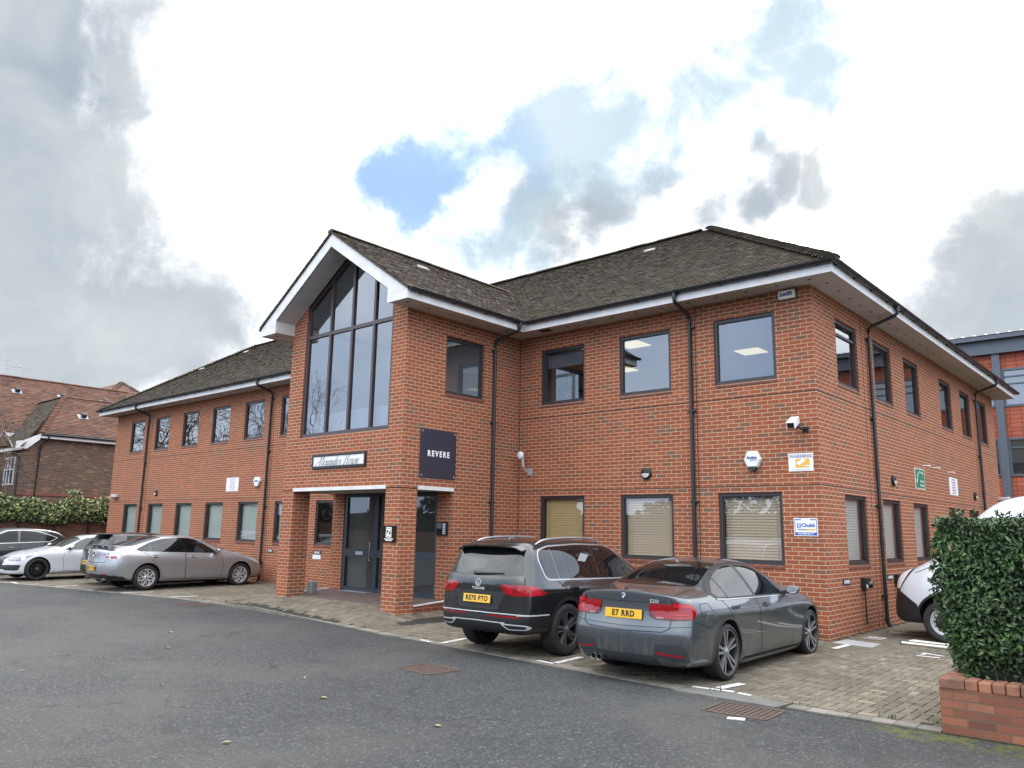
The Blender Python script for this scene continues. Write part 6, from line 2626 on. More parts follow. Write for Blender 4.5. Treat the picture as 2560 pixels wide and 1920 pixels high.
            for k in range(14):
                a = 2 * math.pi * k / 14
                ca, sa = math.cos(a), math.sin(a)
                c_ = [(rr - .062 + .017 * math.cos(t), .017 * math.sin(t)) for t in np.linspace(0, 2 * math.pi, 9)[:-1]]
                w_.add([mp(u * ca - v * sa, u * sa + v * ca, .016) for u, v in c_], [tuple(range(8))], 3)
            w_.lathe([(0, .035), (.09, .032), (.15, .018), (.155, .0)], 32, mp, 3)
        if style != 'steel':
            w_.lathe([(0, .014), (.03, .013), (.034, .004), (.07, -.012), (.075, -.03)], 24, mp, 1)
            w_.lathe([(0, .0155), (.026, .0150)], 20, mp, 2)
            for k in range(5):
                a = 2 * math.pi * k / 5 + .9
                w_.lathe([(0, -.002), (.009, -.003), (.010, -.012)], 8, lambda p_, q_, h, a=a: mp(.055 * math.cos(a) + p_, .055 * math.sin(a) + q_, h), 3)
        wh = w_.build('wheel', [rim_m, face_m, hub_m or M_SATIN, M_TRIM], self.root, smooth=35)
        q.build('tyre', M_RUBBER, wh, smooth=45)
        d_ = MB()
        d_.lathe([(0.02, -.075), (.155, -.075), (.155, -.10), (.02, -.10)], 32, mp)
        d_.build('brake_disc', M_DISC, wh, smooth=35)
        b_ = MB()
        b_.lathe([(0, -.11), (rr - .03, -.11)], 32, mp)
        b_.build('backing', M_WELL, wh)

    def plate(self, P, rot, body, yellow=True, w=.52, h=.111, chars=.066, bold=.004, squash=.92):
        """number plate facing the rear (rot = tilt)"""
        Mx = Matrix.Translation(P) @ Matrix.Rotation(R(-90), 4, 'Z') @ Matrix.Rotation(R(90) + rot, 4, 'X')
        q = MB()
        q.obox(Mx @ Matrix.Translation((0, 0, .004)), w, h, .008)
        pl = q.build('number_plate', M_PLATEY if yellow else M_PLATEW, self.root, bevel=.003)
        lettering('plate_lettering', body, chars / .7, mat('plate_black', (.015, .015, .015), .5), Mx @ Matrix.Translation((0, 0, .009)) @ Matrix.Scale(squash, 4, (1, 0, 0)), pl, extrude=.0006, bold=bold, spacing=1.18)
        return pl

    def rear_text(self, name, body, size, y, z, m=None, bold=.002, spacing=1.1, squash=1.0):
        h_ = self.hit(y, z, 'rear', .004)
        if not h_:
            return
        nn = h_[1]
        tilt = math.atan2(nn.z, -nn.x)
        Mx = Matrix.Translation(h_[0]) @ Matrix.Rotation(R(-90) + math.atan2(nn.y, -nn.x) * -1, 4, 'Z') @ Matrix.Rotation(R(90) - tilt, 4, 'X') @ Matrix.Scale(squash, 4, (1, 0, 0))
        return lettering(name, body, size, m or M_CHROME, Mx, self.root, extrude=.001, bold=bold, spacing=spacing)

    def mirror(self, x, z, m, size=1.0, y=None, glass=True):
        for s in (1, -1):
            h_ = self.hit(x, z - .02, 'L', 0)
            yb = (h_[0].y if h_ else .8)
            q = MB()
            # shell: squashed ball, flat towards the rear
            vs, fs = [], []
            U, V_ = 12, 8
            for i in range(V_ + 1):
                th = math.pi * i / V_
                for j in range(U):
                    ph = 2 * math.pi * j / U
                    ax_ = math.cos(ph) * math.sin(th)
                    px = .085 * (ax_ if ax_ > 0 else ax_ * .35)
                    py = .115 * math.cos(th)
                    pz = .075 * math.sin(ph) * math.sin(th)
                    vs.append((x + px * size, s * (yb + .155 * size + py * size), z + .05 + pz * size))
            for i in range(V_):
                for j in range(U):
                    fs.append((i * U + j, i * U + (j + 1) % U, (i + 1) * U + (j + 1) % U, (i + 1) * U + j))
            q.add(vs, fs)
            mo_ = q.build('wing_mirror', m, self.root, smooth=80, weld=True)
            q = MB()
            q.add([(x - .05, s * (yb - .01), z - .03), (x + .06, s * (yb - .01), z - .03), (x + .05, s * (yb + .09), z + .0), (x - .02, s * (yb + .09), z + .0),
                   (x - .05, s * (yb - .01), z + .03), (x + .06, s * (yb - .01), z + .03), (x + .05, s * (yb + .09), z + .05), (x - .02, s * (yb + .09), z + .05)],
                  [(0, 1, 2, 3), (4, 5, 6, 7), (0, 1, 5, 4), (1, 2, 6, 5), (2, 3, 7, 6), (3, 0, 4, 7)])
            q.build('mirror_foot', M_TRIM, mo_)
            q = MB()
            yc, zc = s * (yb + .155 * size), z + .05
            pr = [(.095 * math.cos(t) * size, .058 * math.sin(t) * size) for t in np.linspace(0, 2 * math.pi, 17)[:-1]]
            q.add([(x - .031 * size, yc + a, zc + b_) for a, b_ in pr], [tuple(range(16))])
            q.build('mirror_glass', M_CHROME, mo_)

    def handle(self, x, z, s, m, parent=None, L=.2):
        v = 'L' if s > 0 else 'R'
        h_ = self.hit(x, z, v, .0)
        y = h_[0].y
        q = MB()
        pts = [(x - L / 2, y, z), (x - L / 2 + .03, y + s * .035, z), (x + L / 2 - .03, y + s * .035, z), (x + L / 2, y, z)]
        for a, b_ in zip(pts, pts[1:]):
            A, B = Vector(a), Vector(b_)
            up = Vector((0, 0, .015))
            o2 = Vector((0, s * .014, 0))
            q.add([A - up, B - up, B + up, A + up, A - up * .7 - o2, B - up * .7 - o2, B + up * .7 - o2, A + up * .7 - o2],
                  [(0, 1, 2, 3), (4, 7, 6, 5), (0, 4, 5, 1), (3, 2, 6, 7), (0, 3, 7, 4), (1, 5, 6, 2)])
        q.build('door_handle', m, parent or self.root, smooth=70)

    def door(self, poly, handle_xz, m_handle, hl=.2):
        """door skin with its shut line and handle on both sides"""
        for s, v in ((1, 'L'), (-1, 'R')):
            d_ = self.decal('door', poly, v, self.paint, off=.0012, res=.07)
            q = MB()
            self.strip('', poly, v, None, .008, .0026, closed=True, tgt=q)
            q.build('shut_line', M_GAP, d_, smooth=70)
            cup = [(handle_xz[0] + .075 * math.cos(t), handle_xz[1] - .006 + .034 * math.sin(t)) for t in np.linspace(0, 2 * math.pi, 17)[:-1]]
            self.decal('handle_cup', cup, v, M_TRIMG, off=.0022, res=.05, parent=d_)
            self.handle(handle_xz[0], handle_xz[1], s, m_handle, d_, hl)

    def shark_fin(self, x, m, h=.055):
        z = self.hit(x, 0, 'top', 0)[0].z
        q = MB()
        n_ = 9
        prof = [(-.0, 0), (.02, h), (.06, h * .92), (.12, h * .5), (.19, 0)]
        for sgn in (1,):
            vs = []
            for a, b_ in prof:
                vs += [(x + a, .022 * (1 - b_ / h * .8), z - .01 + b_), (x + a, -.022 * (1 - b_ / h * .8), z - .01 + b_)]
            fs = [(2 * i, 2 * i + 1, 2 * i + 3, 2 * i + 2) for i in range(len(prof) - 1)]
            q.add(vs, fs)
            q.add([(x + a, .022 * (1 - b_ / h * .8), z - .01 + b_) for a, b_ in prof], [tuple(range(5))])
            q.add([(x + a, -.022 * (1 - b_ / h * .8), z - .01 + b_) for a, b_ in prof], [tuple(range(5))])
        q.build('roof_aerial', m, self.root, smooth=40)

    def exhaust(self, pts, r=.036):
        for y, z, x in pts:
            q = MB()
            q.lathe([(r - .006, -.12), (r - .006, .0), (r, .004), (r + .001, 0), (r, -.1)], 18, lambda a, b_, h, y=y, z=z, x=x: (x - h, y + a, z + b_))
            q.lathe([(0, -.06), (r - .006, -.06)], 16, lambda a, b_, h, y=y, z=z, x=x: (x - h, y + a, z + b_), 1)
            q.build('exhaust_pipe', [M_DISC, M_WELL], self.root, smooth=50)


def round_poly(poly, r, k=4):
    out = []
    n = len(poly)
    for i in range(n):
        p0, p1, p2 = Vector(poly[i - 1]), Vector(poly[i]), Vector(poly[(i + 1) % n])
        a, b_ = (p0 - p1), (p2 - p1)
        ra = min(r, a.length * .45, b_.length * .45)
        A, B = p1 + a.normalized() * ra, p1 + b_.normalized() * ra
        for j in range(k + 1):
            t = j / k
            q = A * (1 - t) ** 2 + p1 * 2 * t * (1 - t) + B * t * t
            out.append((q.x, q.y))
    return out


def yflip(poly):
    return [(-a, b_) for a, b_ in reversed(poly)]


HEAD = R(90)

# ---------------------------------------------------------------- grey saloon
M_PGREY = paint_mat_car('saloon_grey_paint', (.10, .112, .122), metal=.7, rough=.3, dirt=.4)
SAL = dict(x=[-.87, -.72, -.5, -.3, 0, .3, .6, 1.0, 1.4, 1.75, 2.1, 2.4, 2.65, 2.95, 3.2, 3.38],
           zc=[(-.87, 1.07), (-.5, 1.095), (-.36, 1.10), (.28, 1.375), (.6, 1.42), (1.0, 1.44), (1.4, 1.42), (1.62, 1.385), (2.42, 1.01), (2.65, .985), (3.2, .87), (3.38, .77)],
           zt=[(-.87, 1.03), (-.5, 1.06), (-.36, 1.06), (.28, 1.325), (.6, 1.37), (1.0, 1.39), (1.4, 1.37), (1.62, 1.33), (2.42, .985), (2.65, .955), (3.2, .84), (3.38, .73)],
           yt=[(-.87, .66), (-.5, .66), (-.36, .66), (.28, .545), (.6, .56), (1, .575), (1.4, .57), (1.62, .565), (2.42, .70), (2.65, .66), (3.38, .6)],
           zb=[(-.87, .985), (-.36, 1.0), (.3, .98), (1, .96), (2.0, .94), (2.42, .93), (2.95, .88), (3.38, .69)],
           w=[(-.87, .80), (-.72, .845), (-.45, .885), (0, .905), (1.0, .90), (2.2, .90), (2.9, .905), (3.2, .87), (3.38, .79)],
           tb=[(-.87, .05), (-.36, .075), (0, .09), (1, .085), (2, .08), (2.5, .065), (3.38, .05)],
           zs=[(-.87, .83), (0, .83), (1, .80), (2.8, .77), (3.38, .6)], zm=[(-.87, .60), (0, .56), (2.8, .54), (3.38, .48)], tm=[(-.87, -.035), (-.4, -.005), (.2, .012), (2.5, .012), (3.38, 0)],
           zk=[(-.87, .40), (0, .32), (2.8, .31), (3.38, .33)], tk=[(-.87, -.015), (.3, .016), (2.5, .016), (3.38, .01)],
           zu=[(-.87, .20), (-.5, .19), (.4, .125), (2.4, .125), (3.0, .15), (3.38, .18)], tu=[(-.87, .05), (.3, .05), (3.38, .08)],
           rear=dict(rc=.15, p=2.6, dx={'B': -.005, 'S': -.03, 'M': .045, 'K': .04, 'U': .0}, crease={0: .6, 2: .35}), front=dict(rc=.22, dx={'M': .03, 'K': .03}),
           crease={'S': .45, 'T2': .2}, wb=2.81, wr=.335, arch=.372, arch_dz=.015, fit=(-1.03, 3.60, .905, 1.43))
car = Car(SAL, 'parked_car', 'dirty dark grey saloon parked nearest the building corner', 'car', (-.50, -4.44, .018), HEAD + R(1.2), M_PGREY)
# glass
dlo = [(-.22, 1.045), (-.13, .975), (.1, .965), (2.02, .925), (1.98, .965), (1.72, 1.16), (1.46, 1.305), (1.25, 1.345), (.95, 1.36), (.62, 1.345), (.32, 1.285), (.05, 1.19)]
car.both('window_surround', round_poly([(-.27, 1.05), (-.15, .955), (.1, .945), (2.12, .905), (2.06, .965), (1.75, 1.185), (1.48, 1.33), (1.25, 1.372), (.95, 1.388), (.60, 1.37), (.28, 1.305), (.0, 1.2)], .05), M_TRIM, off=.003, res=.05)
for pl in ([(-.17, 1.03), (-.1, .985), (.13, .977), (.10, 1.205)], [(.16, .976), (.92, .962), (.78, 1.335), (.6, 1.332), (.33, 1.277), (.135, 1.218)],
           [(.99, .96), (1.93, .942), (1.88, .985), (1.68, 1.15), (1.44, 1.285), (1.24, 1.325), (.87, 1.338)]):
    car.both('side_window', round_poly(pl, .022), M_CGLASS, off=.0055, res=.05)
car.gaps([[(-.155, .965), (.1, .951), (2.06, .913)]], w=.012, name='window_strip', m=M_SATIN, off=.0065)
bk = [(-.57, 1.10), (-.54, 1.12), (-.36, 1.255), (-.5, 1.365), (0, 1.395)]
rw_ = [(-.60, 1.118), (.60, 1.118), (.50, 1.372), (.25, 1.385), (-.25, 1.385), (-.50, 1.372)]
car.decal('rear_window', round_poly([(-.585, 1.108), (.585, 1.108), (.475, 1.368), (.25, 1.386), (-.25, 1.386), (-.475, 1.368)], .04), 'rear', M_CGLASS, off=.004, res=.05)
car.decal('windscreen', round_poly([(1.72, -.54), (2.36, -.68), (2.42, 0), (2.36, .68), (1.72, .54), (1.66, 0)], .05), 'top', M_CGLASS, off=.004, res=.06)
car.decal('high_brake_light', [(-.07, 1.362), (.07, 1.362), (.055, 1.374), (-.055, 1.374)], 'rear', M_LDARK, off=.006)
car.shark_fin(.36, M_PGREY)
# boot lid
boot = [(-.60, 1.03), (-.615, .90), (-.60, .66), (-.52, .615), (0, .60), (.52, .615), (.60, .66), (.615, .90), (.60, 1.03)]
car.gaps([boot], ('rear',), w=.009)
car.gaps([[(-.36, -.63), (-.5, -.60), (-.80, -.60)], [(-.36, .63), (-.5, .60), (-.80, .60)]], ('top',), w=.010, name='boot_shut_line')
car.gaps([[(-.55, .955), (-.3, .94), (0, .935), (.3, .94), (.55, .955)]], ('rear',), w=.007, name='boot_crease_shade')  # shade of the boot crease, painted as a dark line
# lamps wrap round the corners
for s in (1, -1):
    f = (lambda p_: p_) if s == 1 else yflip
    lp = car.decal('tail_light', round_poly(f([(.335, .79), (.345, .88), (.60, .90), (.605, .958), (.70, .95), (.80, .925), (.805, .755), (.62, .745), (.40, .75)]), .02), 'rear', M_LDARK, off=.005, res=.03)
    for pl in ([(.36, .852), (.60, .868), (.60, .882), (.36, .866)], [(.36, .81), (.60, .818), (.60, .832), (.36, .824)]):
        car.decal('light_bar', f(pl), 'rear', M_LRED, off=.013, res=.03, parent=lp)
    car.decal('outer_lens', round_poly(f([(.617, .762), (.617, .952), (.70, .944), (.80, .92), (.80, .765)]), .015), 'rear', M_LRED, off=.012, res=.025, parent=lp)
    car.decal('light_bar', f([(.63, .895), (.63, .942), (.70, .935), (.785, .912), (.79, .89)]), 'rear', M_LRED2, off=.018, res=.03, parent=lp)
    car.decal('light_bar', f([(.63, .80), (.775, .805), (.775, .82), (.63, .817)]), 'rear', M_LRED2, off=.018, res=.03, parent=lp)
    car.decal('reversing_light', f([(.43, .762), (.52, .762), (.52, .776), (.43, .776)]), 'rear', mat('reverse_lens', (.3, .2, .2), .2), off=.012, parent=lp)
    v = 'L' if s == 1 else 'R'
    car.decal('side_lens', round_poly([(-.95, .765), (-.95, .93), (-.80, .92), (-.70, .885), (-.715, .83), (-.78, .765)], .012), v, M_LRED, off=.010, res=.025, parent=lp)
    # bumper: recess shade painted as a darker patch, reflectors
    car.decal('bumper_recess_shade', round_poly(f([(.40, .335), (.80, .27), (.765, .455), (.70, .48), (.42, .47)]), .03), 'rear', mat('bumper_shadow', (.075, .083, .09), .34, metal=.7, coat=.9), off=.003, res=.05)
    car.decal('reflector', f([(.43, .365), (.74, .335), (.745, .358), (.44, .386)]), 'rear', M_LRED, off=.006, res=.05)
car.decal('diffuser', round_poly([(-.46, .225), (.46, .225), (.40, .33), (-.40, .33)], .03), 'rear', mat('matt_grey_trim', (.03, .032, .035), .5), off=.003, res=.06)
car.decal('tow_cover', [(.42, .47), (.30, .47), (.30, .42), (.42, .42)], 'rear', M_PGREY, off=.003)
car.gaps([[(-.46, .235), (-.40, .33), (.40, .33), (.46, .235)]], ('rear',), w=.012, name='diffuser_edge')
car.gaps([[(-.86, .69), (-.6, .668), (0, .655), (.6, .668), (.86, .69)]], ('rear',), w=.006, name='bumper_gap')
car.gaps([[(-.76, .735), (-.55, .68), (-.37, .645)], [(.42, .15), (.42, .215), (2.42, .215)]], w=.007, name='bumper_side_gap')
hp_ = car.hit(0, .79, 'rear', .012)[0]
car.plate(hp_, R(-4), 'E7 RRD')
car.exhaust([(.44, .25, -1.0), (.355, .245, -1.0)], .036)
# roundel
h_ = car.hit(0, .995, 'rear', .002)
tl_ = math.atan2(h_[1].z, -h_[1].x)
Mb = Matrix.Translation(h_[0]) @ Matrix.Rotation(R(-90), 4, 'Z') @ Matrix.Rotation(R(90) - tl_, 4, 'X')
q = MB()
f3 = lambda a, b_, h: Mb @ Vector((a, b_, h))
q.lathe([(0, .006), (.034, .006), (.041, .004), (.041, 0)], 24, f3, 0)
q.lathe([(.022, .0066), (.034, .0066)], 24, f3, 1)
q.lathe([(.0345, .0070), (.040, .0055)], 24, f3, 2)
for k in range(4):
    q.add([Mb @ Vector((0, 0, .0075))] + [Mb @ Vector((.022 * math.cos(t), .022 * math.sin(t), .0075)) for t in np.linspace(k * math.pi / 2, (k + 1) * math.pi / 2, 6)], [(0, i, i + 1) for i in range(1, 6)], 3 if k % 2 else 4)
q.build('badge', [M_TRIM, M_TRIM, M_CHROME, mat('badge_blue', (.02, .12, .42), .3), M_TEXT_W], car.root)
car.rear_text('model_lettering', '320i', .060, -.40, .955, M_BRIGHT, spacing=1.15, bold=.0012)
car.door([(-.05, .955), (.30, .55), (.42, .33), (.47, .225), (1.02, .225), (.97, .60), (.945, .95)], (.22, .855), M_PGREY)
car.door([(.955, .945), (.98, .60), (1.03, .225), (2.08, .225), (2.12, .62), (2.06, .90)], (1.18, .835), M_PGREY)
car.gaps([[(-.62, .80), (-.62, .93), (-.44, .935), (-.36, .83), (-.36, .795), (-.62, .80)]], ('R',), w=.006, name='fuel_flap_gap')
car.both('side_crease_trim', [(.45, .20), (2.42, .20), (2.42, .15), (.42, .15)], M_PGREY, off=.012, res=.08)
car.mirror(1.95, .945, M_PGREY, .86)
car.both('headlight', round_poly([(3.12, .72), (3.42, .64), (3.45, .56), (3.3, .60)], .02), M_LSMOKE, off=.005)
for s in ('L', 'R'):
    car.strip('arch_lip', [(math.cos(t) * .387, .35 + math.sin(t) * .387) for t in np.linspace(-.25, math.pi + .25, 30)], s, M_PGREY, .02, .006)
car.wheels('double5', mat('rim_dark_grey', (.045, .045, .048), .4, metal=.5), .272, .225, face_m=mat('machined_face', (.30, .30, .31), .35, metal=.5))
car.decal('wing_badge', [(2.22, .735), (2.28, .735), (2.29, .755), (2.23, .755)], 'R', M_CHROME, off=.005)

# ---------------------------------------------------------------- black sport utility
M_PBLACK = paint_mat_car('suv_black_paint', (.009, .009, .010), metal=.0, rough=.25, dirt=.22, dirt_col=(.12, .115, .105))
SUV = dict(x=[-.83, -.75, -.64, -.5, -.3, 0, .4, .9, 1.3, 1.6, 1.9, 2.2, 2.45, 2.7, 3.0, 3.2, 3.32],
           zc=[(-.83, 1.14), (-.75, 1.34), (-.64, 1.575), (-.5, 1.60), (0, 1.63), (.6, 1.645), (1.2, 1.625), (1.5, 1.575), (2.3, 1.13), (2.6, 1.10), (3.1, 1.0), (3.32, .87)],
           zt=[(-.83, 1.10), (-.75, 1.29), (-.64, 1.54), (-.5, 1.57), (0, 1.60), (.6, 1.615), (1.2, 1.59), (1.5, 1.535), (2.3, 1.095), (2.6, 1.07), (3.1, .97), (3.32, .83)],
           yt=[(-.83, .71), (-.75, .68), (-.64, .64), (-.5, .645), (0, .655), (1.2, .66), (1.5, .64), (2.3, .74), (3.32, .62)],
           zb=[(-.83, 1.06), (0, 1.06), (2, 1.03), (2.5, 1.01), (3.0, .94), (3.32, .80)],
           w=[(-.83, .83), (-.7, .87), (-.5, .90), (0, .92), (2.68, .92), (3.05, .895), (3.32, .80)],
           tb=[(-.83, .03), (-.5, .06), (0, .09), (2.2, .09), (2.6, .07), (3.32, .05)],
           zs=[(-.83, .94), (3.0, .90), (3.32, .70)], tm=[(-.83, -.01), (.2, .012), (2.5, .012), (3.32, 0)], zm=[(-.83, .70), (0, .66), (3.32, .58)],
           zk=[(-.83, .50), (0, .42), (3.32, .42)], tk=[(-.83, 0), (.3, .015), (3.32, .01)], zu=[(-.83, .33), (-.5, .33), (.4, .27), (2.3, .27), (3.32, .3)], tu=[(-.83, .05), (.3, .04), (3.32, .08)],
           rear=dict(rc=.13, p=2.8, dx={'B': .0, 'S': .015, 'M': .02, 'K': .05, 'U': .01}, crease={}), front=dict(rc=.2, dx={'M': .03}),
           crease={'S': .5, 'T2': .25}, wb=2.68, wr=.365, arch=.405, arch_dz=.01, fit=(-.98, 3.53, .92, 1.65))
suv = Car(SUV, 'parked_car', 'black sport utility with silver roof rails parked beside the porch', 'car', (-3.02, -4.40, .018), HEAD + R(1.0), M_PBLACK)
suv.both('window_surround', round_poly([(-.52, 1.36), (-.46, 1.10), (-.38, 1.06), (2.12, 1.02), (2.0, 1.10), (1.62, 1.42), (1.42, 1.53), (1.2, 1.56), (.5, 1.575), (-.2, 1.545), (-.46, 1.49)], .05), M_SATIN, off=.003, res=.05)
suv.both('window_frame', round_poly([(-.495, 1.36), (-.44, 1.115), (-.37, 1.08), (2.09, 1.04), (1.99, 1.10), (1.61, 1.405), (1.41, 1.51), (1.2, 1.54), (.5, 1.555), (-.2, 1.525), (-.44, 1.475)], .05), M_TRIMG, off=.0045, res=.05)
for pl in ([(-.475, 1.36), (-.42, 1.13), (-.35, 1.095), (-.16, 1.092), (-.20, 1.51), (-.42, 1.46)], [(-.11, 1.09), (.10, 1.087), (.03, 1.525), (-.15, 1.512)],
           [(.13, 1.086), (.86, 1.075), (.80, 1.535), (.5, 1.54), (.06, 1.525)], [(.95, 1.073), (1.98, 1.056), (1.90, 1.14), (1.58, 1.39), (1.38, 1.49), (1.15, 1.522), (.89, 1.532)]):
    suv.both('side_window', round_poly(pl, .02), M_CGLASS, off=.007, res=.05)
suv.decal('rear_window', round_poly([(-.71, 1.135), (-.45, 1.118), (0, 1.112), (.45, 1.118), (.71, 1.135), (.60, 1.53), (-.60, 1.53)], .05), 'rear', M_CGLASS, off=.004, res=.05)
suv.decal('windscreen', round_poly([(1.6, -.56), (2.25, -.72), (2.3, 0), (2.25, .72), (1.6, .56), (1.54, 0)], .05), 'top', M_CGLASS, off=.004, res=.06)
# spoiler over the tailgate
q = MB()
zs_ = [suv.hit(-.60, y, 'top', 0)[0].z for y in np.linspace(-.62, .62, 13)]
vs = []
for y, z in zip(np.linspace(-.62, .62, 13), zs_):
    bk_ = -.80 + .05 * (abs(y) / .62) ** 2
    vs += [(-.52, y, z + .012), (bk_, y, z - .028), (bk_ + .01, y, z - .055), (-.60, y, z - .05)]
fs = []
for i in range(12):
    for j in range(3):
        fs.append((i * 4 + j, i * 4 + j + 1, i * 4 + j + 5, i * 4 + j + 4))
fs += [(0, 1, 2, 3), (48, 49, 50, 51)]
q.add(vs, fs)
q.build('spoiler', M_PBLACK, suv.root, smooth=40, bevel=.006)
# roof rails
for s in (1, -1):
    q = MB()
    pts = []
    for x in np.linspace(-.42, 1.25, 14):
        u = (x + .42) / 1.67
        lift = .055 * min(1, min(u, 1 - u) / .16) ** .5 if 0 < u < 1 else 0
        y = s * (.60 - .02 * u)
        z = suv.hit(x, y, 'top', 0)[0].z
        pts.append((x, y, z + lift - .005))
    q.tube(pts, [.008] + [.017] * 12 + [.008], 8)
    q.build('roof_rail', M_SATIN, suv.root, smooth=60)
suv.shark_fin(-.30, M_TRIMG, .06)
# wiper
q = MB()
h0, h1 = suv.hit(.02, 1.135, 'rear', .02), suv.hit(-.42, 1.15, 'rear', .016)
q.tube([h0[0] + Vector((0, .08, 0)), h0[0], (h0[0] + h1[0]) / 2 + Vector((-.01, 0, 0)), h1[0]], [.022, .02, .014, .008], 8)
q.build('rear_wiper', M_TRIM, suv.root, smooth=60)
# tailgate
suv.gaps([[(-.74, 1.10), (-.79, .92), (-.77, .70), (-.70, .625), (-.3, .60), (.3, .60), (.70, .625), (.77, .70), (.79, .92), (.74, 1.10)]], ('rear',), w=.011)
suv.decal('plate_recess', round_poly([(-.50, .905), (.50, .905), (.36, .66), (-.36, .66)], .03), 'rear', mat('recess_black', (.018, .018, .02), .4), off=.002, res=.06)
for s in (1, -1):
    f = (lambda p_: p_) if s == 1 else yflip
    lp = suv.decal('tail_light', round_poly(f([(.40, .985), (.42, 1.005), (.80, 1.005), (.86, .985), (.90, .90), (.89, .865), (.66, .855), (.52, .87), (.47, .90)]), .015), 'rear', M_LRED, off=.006, res=.04)
    for pl in ([(.43, .985), (.63, .985), (.63, .995), (.43, .995)], [(.66, .985), (.80, .985), (.80, .995), (.66, .995)], [(.50, .93), (.54, .93), (.58, .895), (.60, .895), (.60, .91), (.55, .95), (.5, .95)],
               [(.68, .93), (.73, .93), (.76, .885), (.79, .885), (.79, .90), (.75, .95), (.68, .95)]):
        car_l = suv.decal('light_bar', f(pl), 'rear', M_LRED2, off=.0085, res=.04, parent=lp)
    suv.decal('lens_gap', f([(.64, .86), (.65, .86), (.65, 1.0), (.64, 1.0)]), 'rear', M_GAP, off=.008, parent=lp)
    suv.decal('side_lens', round_poly([(-.87, .865), (-.86, 1.0), (-.77, .995), (-.62, .905), (-.60, .87)], .015), 'L' if s == 1 else 'R', M_LRED2, off=.006, res=.04, parent=lp)
    # chrome finisher round the outlets
    c = round_poly(f([(.42, .485), (.80, .475), (.84, .445), (.80, .405), (.55, .40), (.50, .425)]), .03)
    suv.decal('exhaust_finisher', c, 'rear', M_BRIGHT, off=.006, res=.05)
    c = round_poly(f([(.47, .468), (.78, .46), (.805, .44), (.775, .42), (.57, .417), (.52, .435)]), .02)
    suv.decal('finisher_mouth', c, 'rear', M_TRIM, off=.009, res=.05)
    suv.decal('reflector', f([(.2, .572), (.72, .562), (.72, .582), (.2, .59)]), 'rear', M_LRED, off=.006, res=.06)
suv.decal('lower_bumper', round_poly([(-.9, .565), (0, .585), (.9, .565), (.86, .35), (.7, .335), (-.7, .335), (-.86, .35)], .03), 'rear', M_TRIM, off=.003, res=.06)
suv.gaps([[(-.9, .605), (-.5, .612), (0, .615), (.5, .612), (.9, .605)], [(-.50, .49), (0, .50), (.50, .49)]], ('rear',), w=.014, name='chrome_strip', m=M_BRIGHT, off=.007)
for v in ('L', 'R'):
    suv.gaps([[(-.9, .60), (-.45, .60)]], (v,), w=.014, name='chrome_side_strip', m=M_BRIGHT, off=.007)
suv.both('bumper_flank', [(-.95, .59), (-.42, .59), (-.42, .36), (-.5, .34), (-.95, .34)], M_TRIM, off=.003, res=.06)
suv.both('sill_trim', [(.40, .27), (.40, .40), (2.28, .40), (2.28, .27)], M_TRIM, off=.004, res=.08)
suv.gaps([[(.42, .425), (2.27, .425)]], w=.018, name='sill_strip', m=M_SATIN, off=.006)
for x in (0, 2.68):
    for v in ('L', 'R'):
        suv.strip('wheel_arch_trim', [(x + math.cos(t) * .43, .375 + math.sin(t) * .43) for t in np.linspace(-.12, math.pi + .12, 40)], v, M_TRIM, .058, .007)
hp_ = suv.hit(0, .795, 'rear', .02)[0]
suv.plate(hp_, R(-6), 'RE70 PTO')
suv.rear_text('model_lettering', 'TIGUAN', .048, 0, .935, M_BRIGHT, spacing=1.45, bold=.0022)
h_ = suv.hit(0, 1.015, 'rear', .004)
tl_ = math.atan2(h_[1].z, -h_[1].x)
Mb = Matrix.Translation(h_[0]) @ Matrix.Rotation(R(-90), 4, 'Z') @ Matrix.Rotation(R(90) - tl_, 4, 'X')
q = MB()
f3 = lambda a, b_, h: Mb @ Vector((a, b_, h))
q.lathe([(.044, .003), (.046, .006), (.051, .006), (.053, 0)], 28, f3, 0)
q.lathe([(0, .0015), (.044, .0015)], 24, f3, 1)


def stroke(pts, w=.0055):
    for (a0, b0), (a1, b1) in zip(pts, pts[1:]):
        d = Vector((a1 - a0, b1 - b0)).normalized()
        nn = Vector((-d.y, d.x)) * w / 2
        q.add([f3(a0 + nn.x, b0 + nn.y, .005), f3(a1 + nn.x, b1 + nn.y, .0052), f3(a1 - nn.x, b1 - nn.y, .005), f3(a0 - nn.x, b0 - nn.y, .0052)], [(0, 1, 2, 3)])


stroke([(-.022, .038), (0, .003), (.022, .038)])
stroke([(-.040, .018), (-.020, -.036), (0, .0), (.020, -.036), (.040, .018)])
q.build('badge', [M_BRIGHT, M_TRIM], suv.root)
suv.door([(-.20, 1.06), (.12, .80), (.38, .52), (.45, .41), (1.00, .41), (.93, .75), (.91, 1.045)], (.13, .945), M_PBLACK)
suv.door([(.92, 1.045), (.94, .75), (1.01, .41), (2.12, .41), (2.12, .80), (2.06, 1.02)], (1.14, .93), M_PBLACK)
suv.gaps([[(-.55, .895), (.4, .905), (2.5, .885)]], w=.010, name='flank_crease_shade', m=M_GAP, off=.002)  # dark strip paints the shade along the flank crease
suv.mirror(1.86, 1.08, M_PBLACK, 1.05)
suv.wheels('twin5', mat('rim_dark_grey', (.045, .045, .048), .4, metal=.5), .25, .235, face_m=M_RIMG, hub_m=M_SATIN)
q = MB()                      # sticker seen in the rear side window
Ms = suv.hit(.62, 1.36, 'R', .009)[0]
q.add([suv.hit(a, b_, 'R', .0095)[0] for a, b_ in ((.42, 1.32), (.55, 1.43), (.74, 1.40), (.60, 1.30))], [(0, 1, 2, 3)])
q.build('window_sticker', mat('sticker_grey', (.25, .28, .29), .4), suv.root)

